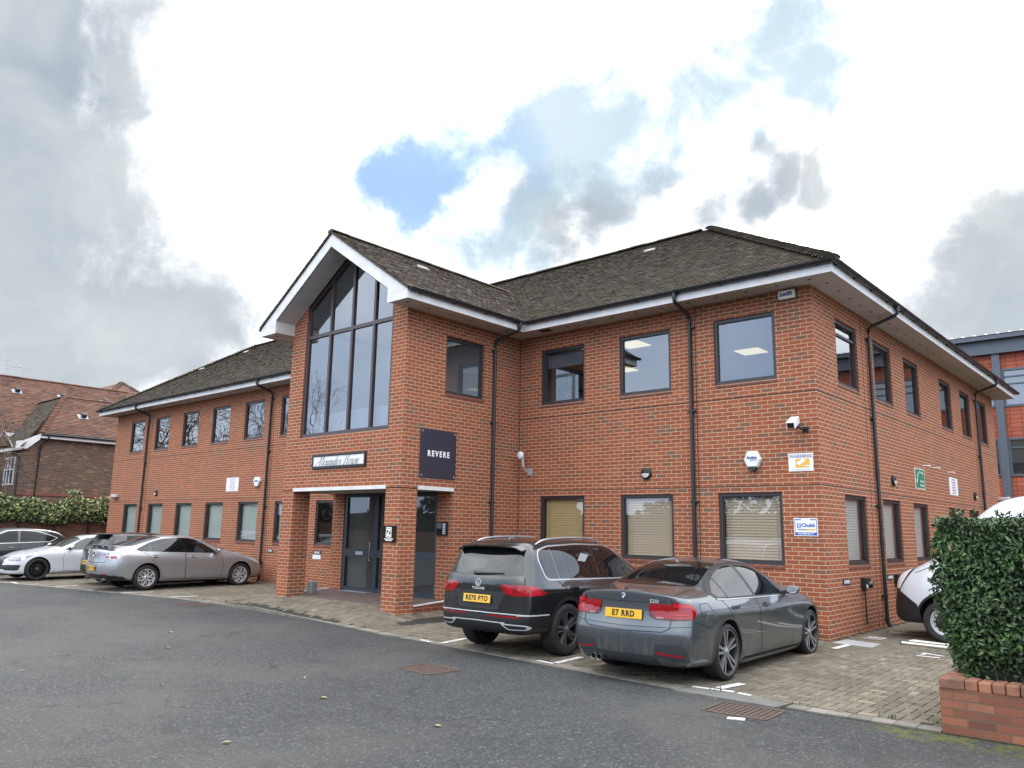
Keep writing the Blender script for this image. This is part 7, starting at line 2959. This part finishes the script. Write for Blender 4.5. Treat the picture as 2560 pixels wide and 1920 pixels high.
# ---------------------------------------------------------------- silver five door
M_PSILV = paint_mat_car('silver_paint', (.36, .365, .385), metal=.6, rough=.34, dirt=.25)
MAZ = dict(x=[-.90, -.76, -.55, -.3, 0, .3, .6, 1.0, 1.4, 1.75, 2.1, 2.4, 2.65, 2.95, 3.2, 3.42],
           zc=[(-.90, 1.06), (-.76, 1.10), (-.60, 1.135), (.25, 1.40), (.6, 1.435), (.95, 1.445), (1.3, 1.43), (1.55, 1.385), (2.38, 1.02), (2.65, .985), (3.2, .85), (3.42, .74)],
           zt=[(-.90, 1.02), (-.76, 1.06), (-.60, 1.085), (.25, 1.345), (.6, 1.385), (.95, 1.395), (1.3, 1.38), (1.55, 1.335), (2.38, .99), (2.65, .955), (3.2, .82), (3.42, .70)],
           yt=[(-.90, .64), (-.6, .64), (.25, .545), (.6, .56), (1.3, .575), (1.55, .57), (2.38, .70), (2.65, .66), (3.42, .58)],
           zb=[(-.90, .98), (-.36, .99), (.3, .985), (1, .965), (2.0, .935), (2.42, .92), (2.95, .87), (3.42, .66)],
           w=[(-.90, .79), (-.76, .835), (-.45, .875), (0, .90), (1.0, .89), (2.2, .89), (2.8, .90), (3.2, .855), (3.42, .77)],
           tb=[(-.90, .05), (-.36, .08), (0, .10), (1, .085), (2, .08), (2.5, .06), (3.42, .05)],
           zs=[(-.90, .82), (0, .80), (1, .79), (2.8, .79), (3.42, .58)], zm=[(-.90, .60), (0, .55), (3.42, .46)], tm=[(-.9, -.015), (-.3, -.004), (.3, .015), (2.4, .015), (2.8, 0), (3.42, 0)],
           zk=[(-.90, .40), (0, .34), (3.42, .35)], tk=[(-.9, .01), (.4, .02), (3.42, .01)], zu=[(-.90, .26), (-.5, .25), (.4, .19), (2.4, .19), (3.42, .22)], tu=[(-.9, .06), (.3, .05), (3.42, .08)],
           rear=dict(rc=.16, p=2.4, dx={'S': .01, 'M': .05, 'K': .04, 'U': -.02}, crease={0: .35}), front=dict(rc=.24, dx={'M': .03, 'K': .03}),
           crease={'S': .2, 'T2': .15}, wb=2.725, wr=.325, arch=.368, arch_dz=.02, fit=(-1.07, 3.685, .898, 1.44))
mz = Car(MAZ, 'parked_car', 'silver five door car with small rear spoiler parked left of the porch', 'car', (-17.36, -4.05, .03), HEAD + R(.5), M_PSILV)
mz.both('window_surround', round_poly([(-.34, 1.06), (-.22, .995), (2.08, .925), (2.0, .975), (1.68, 1.20), (1.42, 1.335), (1.15, 1.38), (.8, 1.385), (.45, 1.355), (.1, 1.26)], .04), M_SATIN, off=.003, res=.05)
mz.both('window_frame', round_poly([(-.30, 1.06), (-.21, 1.008), (2.05, .94), (1.98, .98), (1.66, 1.19), (1.41, 1.318), (1.15, 1.362), (.8, 1.367), (.46, 1.338), (.12, 1.245)], .04), M_TRIMG, off=.0045, res=.05)
for pl in ([(-.25, 1.06), (-.19, 1.02), (.06, 1.013), (.09, 1.222)], [(.12, 1.012), (.28, 1.008), (.22, 1.262), (.13, 1.232)], [(.31, 1.007), (1.0, .99), (.92, 1.345), (.8, 1.347), (.47, 1.318), (.25, 1.268)],
           [(1.08, .985), (1.93, .96), (1.88, .995), (1.62, 1.18), (1.39, 1.298), (1.15, 1.342), (1.0, 1.345)]):
    mz.both('side_window', round_poly(pl, .02), M_CGLASS, off=.007, res=.05)
mz.decal('rear_window', round_poly([(-.60, 1.145), (0, 1.155), (.60, 1.145), (.49, 1.375), (.25, 1.40), (-.25, 1.40), (-.49, 1.375)], .04), 'rear', M_CGLASS, off=.004, res=.05)
mz.decal('windscreen', round_poly([(1.62, -.54), (2.3, -.68), (2.38, 0), (2.3, .68), (1.62, .54), (1.56, 0)], .05), 'top', M_CGLASS, off=.004, res=.06)
q = MB()
vs = []
for y in np.linspace(-.60, .60, 13):
    u = abs(y) / .60
    zt_2 = 1.165 - .04 * u ** 3
    vs += [(-.80 + .06 * u ** 2, y, zt_2 - .012), (-1.03 + .16 * u ** 2, y, zt_2 + .016), (-1.03 + .16 * u ** 2, y, zt_2 - .004), (-.82 + .06 * u ** 2, y, zt_2 - .034)]
q.add(vs, [(i * 4 + j, i * 4 + (j + 1) % 4, i * 4 + 4 + (j + 1) % 4, i * 4 + 4 + j) for i in range(12) for j in range(4)] + [(0, 1, 2, 3), (48, 49, 50, 51)])
for y in (-.57, -.2, .2, .57):
    q.box(-.9, -.80, y - .02, y + .02, 1.06, 1.14)
q.build('spoiler', M_PSILV, mz.root, smooth=40)
for s in (1, -1):
    f = (lambda p_: p_) if s == 1 else yflip
    lp = mz.decal('tail_light', round_poly(f([(.50, .83), (.54, .89), (.72, .945), (.82, .94), (.80, .83), (.6, .815)]), .015), 'rear', M_LCLEAR, off=.006, res=.04)
    mz.decal('red_lens', f([(.53, .835), (.56, .88), (.66, .89), (.64, .83)]), 'rear', M_LRED, off=.0085, res=.04, parent=lp)
    sl_ = mz.decal('side_lens', round_poly([(-.93, .82), (-.93, .945), (-.55, .955), (-.52, .94), (-.68, .845), (-.8, .815)], .02), 'L' if s == 1 else 'R', M_LCLEAR, off=.006, res=.04, parent=lp)
    mz.decal('red_lens', round_poly([(-.91, .828), (-.91, .885), (-.80, .89), (-.78, .83)], .01), 'L' if s == 1 else 'R', M_LRED, off=.0085, res=.04, parent=lp)
    mz.decal('reflector', f([(.45, .405), (.66, .405), (.66, .43), (.45, .43)]), 'rear', M_LRED, off=.007)
mz.decal('lower_bumper', round_poly([(-.82, .40), (0, .425), (.82, .40), (.8, .30), (-.8, .30)], .03), 'rear', M_TRIM, off=.003, res=.06)
mz.both('bumper_flank', [(-1.0, .40), (-.62, .37), (-.47, .285), (-1.0, .295)], M_TRIM, off=.003, res=.06)
mz.gaps([[(-.60, 1.05), (-.62, .84), (-.56, .73), (0, .71), (.56, .73), (.62, .84), (.60, 1.05)]], ('rear',), w=.010)
mz.plate(mz.hit(.0, .565, 'rear', .02)[0], R(-3), 'SB17 VVT', w=.42, h=.115, chars=.075)
mz.exhaust([(-.52, .285, -1.0), (.52, .285, -1.0)], .038)
h_ = mz.hit(0, .915, 'rear', .003)
q = MB()
tl_ = math.atan2(h_[1].z, -h_[1].x)
Mb = Matrix.Translation(h_[0]) @ Matrix.Rotation(R(-90), 4, 'Z') @ Matrix.Rotation(R(90) - tl_, 4, 'X')
q.lathe([(.055, .0), (.058, .006), (.066, .006), (.068, 0)], 24, lambda a, b_, h: Mb @ Vector((a * 1.12, b_ * .9, h)))
f3 = lambda a, b_, h: Mb @ Vector((a, b_, h))
stroke([(-.058, .022), (-.02, .012), (0, -.018), (.02, .012), (.058, .022)], .010)
q.build('badge', [M_CHROME, M_TRIM], mz.root)
mz.door([(-.10, 1.005), (.12, .78), (.36, .50), (.44, .30), (.52, .265), (1.06, .265), (1.05, .60), (1.04, .985)], (.20, .88), M_BRIGHT)
mz.door([(1.05, .985), (1.06, .60), (1.07, .265), (2.12, .265), (2.18, .60), (2.12, .925)], (1.26, .865), M_BRIGHT)
mz.mirror(1.93, .96, M_PSILV, .95)
mz.wheels('vee', M_RIMS, .23, .215, face_m=M_RIMS, hub_m=M_SATIN)
mz.both('headlight', round_poly([(2.98, .80), (3.25, .77), (3.42, .66), (3.40, .61), (3.2, .68)], .02), M_LCLEAR, off=.005)

# ---------------------------------------------------------------- dark hatchback seen between the white coupe and the silver car
M_PDARK = paint_mat_car('hatch_dark_paint', (.018, .019, .022), metal=.3, rough=.3, dirt=.25, coat=.4)
HAT = dict(SUV)
HAT.update(x=[-.68, -.60, -.5, -.38, -.2, 0, .4, .9, 1.3, 1.6, 1.9, 2.2, 2.45, 2.7, 2.95, 3.15],
           zc=[(-.68, 1.08), (-.60, 1.22), (-.5, 1.40), (-.38, 1.44), (0, 1.475), (.6, 1.49), (1.1, 1.47), (1.4, 1.42), (2.2, 1.03), (2.6, .97), (3.15, .80)],
           zt=[(-.68, 1.04), (-.60, 1.16), (-.5, 1.345), (-.38, 1.39), (0, 1.425), (.6, 1.44), (1.1, 1.415), (1.4, 1.365), (2.2, 1.0), (2.6, .94), (3.15, .76)],
           yt=[(-.68, .66), (-.5, .57), (0, .585), (1.1, .59), (1.4, .575), (2.2, .69), (3.15, .58)],
           zb=[(-.68, 1.0), (0, .99), (2, .95), (2.5, .92), (3.15, .7)], w=[(-.68, .80), (-.5, .85), (0, .88), (2.6, .88), (2.95, .845), (3.15, .76)],
           tb=[(-.68, .04), (0, .09), (2.2, .085), (3.15, .05)], zs=[(-.68, .86), (3.15, .62)], zm=[(-.68, .62), (3.15, .48)], zk=[(-.68, .43), (0, .35), (3.15, .36)],
           zu=[(-.68, .27), (.4, .2), (2.3, .2), (3.15, .24)], tm=.01, tk=.02, tu=.06, rear=dict(rc=.13, p=2.6, dx={'M': .03, 'K': .05, 'U': -.01}), front=dict(rc=.2),
           wb=2.62, wr=.315, arch=.35, arch_dz=.01, fit=(-.82, 3.38, .885, 1.475))
hb = Car(HAT, 'parked_car', 'dark grey hatchback between the white coupe and the silver car', 'car', (-19.33, -3.7, .03), HEAD, M_PDARK)
hb.decal('rear_window', round_poly([(-.58, 1.09), (.58, 1.09), (.50, 1.36), (-.50, 1.36)], .06), 'rear', M_TINT, off=.004)
hb.both('window_frame', round_poly([(-.42, 1.08), (-.30, 1.0), (1.98, .95), (1.5, 1.28), (1.2, 1.40), (.6, 1.425), (-.1, 1.40), (-.35, 1.30)], .05), M_TRIMG, off=.003)
hb.both('side_window', round_poly([(-.1, 1.02), (.85, 1.0), (.8, 1.39), (.0, 1.375)], .03), M_TINT, off=.006)
hb.both('side_window', round_poly([(.93, 1.0), (1.9, .97), (1.46, 1.26), (1.18, 1.375), (.88, 1.385)], .03), M_TINT, off=.006)
hb.decal('windscreen', round_poly([(1.46, -.54), (2.12, -.66), (2.2, 0), (2.12, .66), (1.46, .54), (1.4, 0)], .05), 'top', M_TINT, off=.004)
q = MB()
q.add([(-.34, -.52, 1.45), (-.34, .52, 1.45), (-.62, .50, 1.43), (-.62, -.50, 1.43), (-.40, -.52, 1.395), (-.40, .52, 1.395), (-.61, .50, 1.405), (-.61, -.50, 1.405)],
      [(0, 1, 2, 3), (4, 7, 6, 5), (0, 4, 5, 1), (1, 5, 6, 2), (2, 6, 7, 3), (3, 7, 4, 0)])
q.build('spoiler', M_PDARK, hb.root, bevel=.015)
for s in (1, -1):
    f = (lambda p_: p_) if s == 1 else yflip
    hb.decal('tail_light', round_poly(f([(.52, .82), (.55, .95), (.74, 1.0), (.80, .9), (.79, .8)]), .02), 'rear', M_LRED, off=.006)
hb.decal('lower_bumper', [(-.78, .52), (.78, .52), (.75, .28), (-.75, .28)], 'rear', M_TRIM, off=.003)
hb.plate(hb.hit(0, .62, 'rear', .02)[0], R(-4), 'LK09 HVD', chars=.07)
h_ = hb.hit(0, .93, 'rear', .003)
tl_ = math.atan2(h_[1].z, -h_[1].x)
Mb = Matrix.Translation(h_[0]) @ Matrix.Rotation(R(-90), 4, 'Z') @ Matrix.Rotation(R(90) - tl_, 4, 'X')
q = MB()
q.lathe([(.035, 0), (.038, .006), (.05, .006), (.052, 0)], 20, lambda a, b_, h: Mb @ Vector((a, b_ * 1.25, h)))
q.build('badge', M_CHROME, hb.root)
hb.door([(-.1, .99), (.2, .75), (.38, .45), (.42, .28), (.95, .28), (.92, .6), (.90, .97)], (.12, .88), M_PDARK)
hb.door([(.91, .97), (.93, .6), (.96, .28), (1.98, .28), (2.0, .6), (1.95, .94)], (1.12, .865), M_PDARK)
hb.wheels('twin5', M_RIMG, .20, .2, face_m=M_RIMS)
hb.mirror(1.8, .98, M_PDARK, .9)

# ---------------------------------------------------------------- white coupe, nose out
M_PWHITE = paint_mat_car('white_paint', (.52, .53, .555), metal=.0, rough=.3, dirt=.35, dirt_col=(.5, .48, .46))
CPE = dict(x=[-.66, -.55, -.35, -.1, .2, .5, .8, 1.1, 1.4, 1.7, 1.95, 2.2, 2.5, 2.8, 3.0, 3.15],
           zc=[(-.66, .96), (-.45, 1.03), (.15, 1.27), (.45, 1.335), (.75, 1.355), (1.0, 1.335), (1.15, 1.30), (1.85, .985), (2.2, .925), (2.8, .80), (3.15, .66)],
           zt=[(-.66, .92), (-.45, .985), (.15, 1.21), (.45, 1.275), (.75, 1.295), (1.0, 1.275), (1.15, 1.24), (1.85, .955), (2.2, .89), (2.8, .77), (3.15, .62)],
           yt=[(-.66, .6), (-.35, .58), (.15, .52), (.75, .545), (1.15, .55), (1.85, .70), (2.2, .64), (3.15, .55)],
           zb=[(-.66, .88), (-.2, .92), (.3, .915), (1.2, .895), (1.9, .885), (2.47, .86), (2.8, .77), (3.15, .58)],
           w=[(-.66, .78), (-.4, .87), (0, .915), (.6, .895), (1.6, .885), (2.2, .90), (2.47, .915), (2.8, .885), (3.0, .83), (3.15, .75)],
           tb=[(-.66, .05), (0, .10), (.6, .10), (1.8, .085), (2.47, .045), (3.15, .05)], zs=[(-.66, .72), (0, .74), (1, .72), (2.47, .74), (3.15, .5)], tm=[(-.66, 0), (0, -.005), (.6, .015), (1.8, .015), (2.47, -.005), (3.15, 0)],
           zm=[(-.66, .52), (0, .5), (3.15, .42)], zk=[(-.66, .36), (0, .3), (3.15, .30)], tk=[(-.66, .01), (.6, .02), (3.15, -.005)], zu=[(-.66, .24), (.4, .17), (2.0, .17), (3.15, .17)], tu=[(-.66, .05), (1, .04), (3.15, .02)],
           rear=dict(rc=.16), front=dict(rc=.22, p=2.2, dx={'S': .0, 'M': .02, 'K': .03, 'U': .02}), crease={'S': .15}, wb=2.47, wr=.325, arch=.36, arch_dz=.01, fit=(-.84, 3.34, .921, 1.352))
tt = Car(CPE, 'parked_car', 'white coupe with black wheels parked nose out at the left', 'car', (-22.75, -2.5, .03), -HEAD + R(1.0), M_PWHITE)
tt.both('window_frame', round_poly([(-.22, 1.02), (-.05, .935), (1.72, .90), (1.6, .96), (1.2, 1.19), (1.0, 1.255), (.7, 1.275), (.35, 1.235)], .05), M_TRIMG, off=.003, res=.05)
tt.both('side_window', round_poly([(-.13, 1.02), (-.0, .955), (.22, .95), (.20, 1.165)], .02), M_CGLASS, off=.006)
tt.both('side_window', round_poly([(.27, .948), (1.6, .918), (1.5, .985), (1.16, 1.18), (.97, 1.24), (.7, 1.258), (.36, 1.22), (.26, 1.185)], .02), M_CGLASS_L, off=.006)
tt.decal('windscreen', round_poly([(1.2, -.53), (1.8, -.69), (1.9, 0), (1.8, .69), (1.2, .53), (1.14, 0)], .05), 'top', M_CGLASS, off=.004)
tt.decal('rear_window', round_poly([(-.5, 1.03), (.5, 1.03), (.44, 1.27), (-.44, 1.27)], .05), 'rear', M_CGLASS, off=.004)
for s in (1, -1):
    f = (lambda p_: p_) if s == 1 else yflip
    v = 'L' if s == 1 else 'R'
    lp = tt.decal('headlight', round_poly([(2.62, .74), (2.80, .735), (3.10, .615), (3.14, .565), (2.98, .565)], .02), v, M_LSMOKE, off=.006, res=.05)
    tt.decal('inner_lens', round_poly([(2.80, .71), (2.90, .685), (2.93, .60), (2.84, .60)], .02), v, M_LCLEAR, off=.008, res=.05, parent=lp)
    tt.decal('headlight', round_poly(f([(.48, .59), (.50, .655), (.78, .73), (.80, .60), (.7, .565)]), .02), 'front', M_LSMOKE, off=.006, res=.05)
    tt.decal('air_intake', round_poly(f([(.50, .30), (.53, .46), (.85, .46), (.83, .30)]), .03), 'front', M_TRIM, off=.005, res=.06)
    tt.decal('air_intake', round_poly([(3.0, .33), (3.0, .41), (3.1, .45), (3.32, .45), (3.32, .33)], .03), v, M_TRIM, off=.005, res=.05)
tt.decal('grille', round_poly([(-.42, .68), (.42, .68), (.38, .40), (.28, .30), (-.28, .30), (-.38, .40)], .05), 'front', M_TRIM, off=.005)
tt.door([(.28, .905), (.24, .60), (.36, .30), (.42, .265), (1.72, .265), (1.78, .6), (1.74, .89)], (.52, .80), M_PWHITE)
tt.gaps([[(.45, .235), (2.05, .235)]], w=.01, name='sill_line')
tt.mirror(1.55, .94, M_PWHITE, .95)
tt.wheels('fine', M_RIMK, .245, .235, face_m=M_RIMK, hub_m=M_RIMG)

# ---------------------------------------------------------------- black estate beyond the white coupe
M_PBLK2 = paint_mat_car('estate_black_paint', (.012, .012, .014), metal=.2, rough=.3, dirt=.15, coat=.4)
EST = dict(HAT)
EST.update(x=[-.78, -.66, -.5, -.3, 0, .4, .9, 1.3, 1.7, 2.0, 2.3, 2.6, 2.85, 3.1, 3.3],
           zc=[(-.78, 1.06), (-.66, 1.2), (-.42, 1.42), (0, 1.485), (.6, 1.52), (1.2, 1.51), (1.55, 1.45), (2.4, 1.06), (2.7, 1.01), (3.3, .84)],
           zt=[(-.78, 1.02), (-.66, 1.14), (-.42, 1.36), (0, 1.43), (.6, 1.465), (1.2, 1.455), (1.55, 1.395), (2.4, 1.03), (2.7, .98), (3.3, .80)],
           yt=[(-.78, .66), (-.42, .55), (0, .565), (1.2, .59), (1.55, .58), (2.4, .70), (3.3, .6)], zb=[(-.78, 1.0), (0, 1.03), (1, 1.01), (2.2, .97), (2.7, .94), (3.3, .74)],
           w=[(-.78, .80), (-.5, .87), (0, .91), (2.7, .91), (3.1, .87), (3.3, .78)], tb=[(-.78, .04), (0, .10), (2.2, .085), (3.3, .05)], zs=[(-.78, .86), (3.3, .66)],
           wb=2.80, wr=.335, arch=.375, fit=(-.92, 3.55, .915, 1.515))
ec = Car(EST, 'parked_car', 'black estate car parked nose out nearest the hedge wall', 'car', (-26.0, -3.6, .03), -HEAD + R(4), M_PBLK2)
ec.both('window_surround', round_poly([(-.30, 1.20), (-.02, 1.06), (2.12, .98), (2.0, 1.05), (1.62, 1.30), (1.3, 1.435), (.8, 1.455), (.3, 1.41)], .05), M_SATIN, off=.003)
ec.both('window_frame', round_poly([(-.24, 1.19), (.0, 1.075), (2.08, 1.0), (1.98, 1.055), (1.6, 1.29), (1.28, 1.415), (.8, 1.437), (.3, 1.392)], .05), M_TRIMG, off=.0045)
ec.both('side_window', round_poly([(.0, 1.09), (.95, 1.06), (.90, 1.415), (.5, 1.40), (.1, 1.30)], .03), M_TINT, off=.007)
ec.both('side_window', round_poly([(1.02, 1.057), (1.95, 1.025), (1.9, 1.07), (1.56, 1.285), (1.26, 1.395), (.98, 1.418)], .03), M_TINT, off=.007)
ec.decal('windscreen', round_poly([(1.62, -.56), (2.3, -.70), (2.38, 0), (2.3, .70), (1.62, .56), (1.56, 0)], .05), 'top', M_TINT, off=.004)
ec.decal('rear_window', round_poly([(-.56, 1.1), (.56, 1.1), (.47, 1.36), (-.47, 1.36)], .05), 'rear', M_TINT, off=.004)
ec.door([(-.0, 1.04), (.2, .75), (.40, .45), (.44, .28), (1.02, .28), (1.0, .6), (.99, 1.02)], (.22, .90), M_PBLK2)
ec.door([(1.0, 1.02), (1.01, .6), (1.03, .28), (2.14, .28), (2.16, .6), (2.1, .96)], (1.22, .885), M_SATIN)
ec.mirror(1.93, 1.02, M_PBLK2, 1.0)
ec.both('headlight', round_poly([(3.0, .80), (3.2, .78), (3.45, .66), (3.2, .66)], .02), M_LSMOKE, off=.005)
ec.wheels('twin5', M_RIMG, .23, .22, face_m=M_RIMS)

# ---------------------------------------------------------------- white van, nose to the charger
M_PVAN = paint_mat_car('van_white_paint', (.60, .62, .655), metal=0, rough=.35, dirt=.12)
VAN = dict(x=[-.95, -.6, 0, .6, 1.2, 1.7, 2.0, 2.3, 2.55, 2.8, 3.05, 3.32, 3.55, 3.8, 4.0],
           zc=[(-.95, 2.40), (0, 2.47), (1.2, 2.48), (1.9, 2.46), (2.3, 2.41), (2.55, 2.29), (2.8, 2.08), (3.32, 1.50), (3.45, 1.40), (3.8, 1.23), (4.0, 1.08)],
           zt=[(-.95, 2.33), (0, 2.41), (1.2, 2.42), (1.9, 2.40), (2.3, 2.33), (2.55, 2.2), (2.8, 1.98), (3.32, 1.43), (3.45, 1.34), (3.8, 1.16), (4.0, 1.0)],
           yt=[(-.95, .80), (1.2, .80), (1.9, .79), (2.3, .76), (2.55, .74), (2.8, .74), (3.32, .82), (4.0, .7)], zb=[(-.95, 1.40), (2.6, 1.36), (3.25, 1.30), (3.6, 1.18), (4.0, .95)],
           w=[(-.95, .97), (-.6, 1.0), (3.1, 1.0), (3.5, .985), (3.75, .94), (4.0, .82)], tb=[(-.95, .03), (2.4, .05), (3.1, .07), (3.9, .06)], zs=[(-.95, 1.1), (3.1, 1.08), (3.9, .80)],
           zm=[(-.95, .8), (3.9, .60)], tm=.005, zk=[(-.95, .5), (3.9, .42)], tk=.01, zu=[(-.95, .32), (3.9, .28)], tu=.04, rear=dict(rc=.05, crease={0: .6}), front=dict(rc=.2, dx={'M': .04, 'K': .05, 'U': .02}),
           crease={'S': .1}, wb=3.18, wr=.345, arch=.42, arch_dz=.02, fit=(-1.0, 4.13, 1.0, 2.48))
vn = Car(VAN, 'parked_van', 'white van with black bumper facing the side wall behind the hedge', 'van', (1.5 + 3.18, 2.12, .05), R(180), M_PVAN)
vn.decal('windscreen', round_poly([(-.66, 1.46), (.66, 1.46), (.60, 2.05), (-.60, 2.05)], .08), 'front', M_CGLASS, off=.005)
vn.both('side_window', round_poly([(2.15, 1.36), (3.1, 1.33), (3.0, 1.48), (2.6, 1.92), (2.15, 1.95)], .06), M_CGLASS, off=.005)
vn.gaps([[(1.95, 2.2), (1.95, .42), (2.72, .42), (2.78, .9), (2.98, 1.3)], [(1.9, 2.30), (1.9, .40)], [(.75, 2.3), (.75, .40)]], w=.007)
vn.gaps([[(3.02, 1.33), (3.3, 1.26), (3.62, 1.12)]], w=.010, name='bonnet_line')
for s in ('L', 'R'):
    vn.decal('headlight_surround', round_poly([(3.67, 1.20), (3.73, 1.21), (3.97, 1.12), (4.04, .98), (4.02, .82), (3.92, .80), (3.77, 1.02), (3.68, 1.15)], .03), s, M_TRIMG, off=.004, res=.04)
    lp = vn.decal('headlight', round_poly([(3.71, 1.185), (3.91, 1.12), (3.99, 1.0), (3.99, .85), (3.91, .83), (3.79, 1.04)], .03), s, mat('frosted_lens', (.8, .8, .82), .3), off=.008, res=.04)
    vn.decal('bumper', [(4.13, .90), (3.99, .87), (3.82, .76), (3.60, .60), (3.52, .28), (4.13, .28)], s, M_TRIM, off=.006, res=.05)
    vn.strip('arch_lip', [(3.18 + math.cos(t) * .435, .365 + math.sin(t) * .435) for t in np.linspace(-.1, math.pi + .1, 30)], s, M_TRIM, .035, .006)
vn.decal('front_bumper', [(-.78, .84), (.78, .84), (.78, .28), (-.78, .28)], 'front', M_TRIM, off=.006)
vn.decal('grille', round_poly([(-.5, 1.0), (.5, 1.0), (.55, .84), (-.55, .84)], .03), 'front', M_TRIMG, off=.006)
vn.mirror(2.86, 1.42, M_TRIM, 1.3)
vn.wheels('steel', M_RIMS, .225, .22, face_m=M_RIMS)
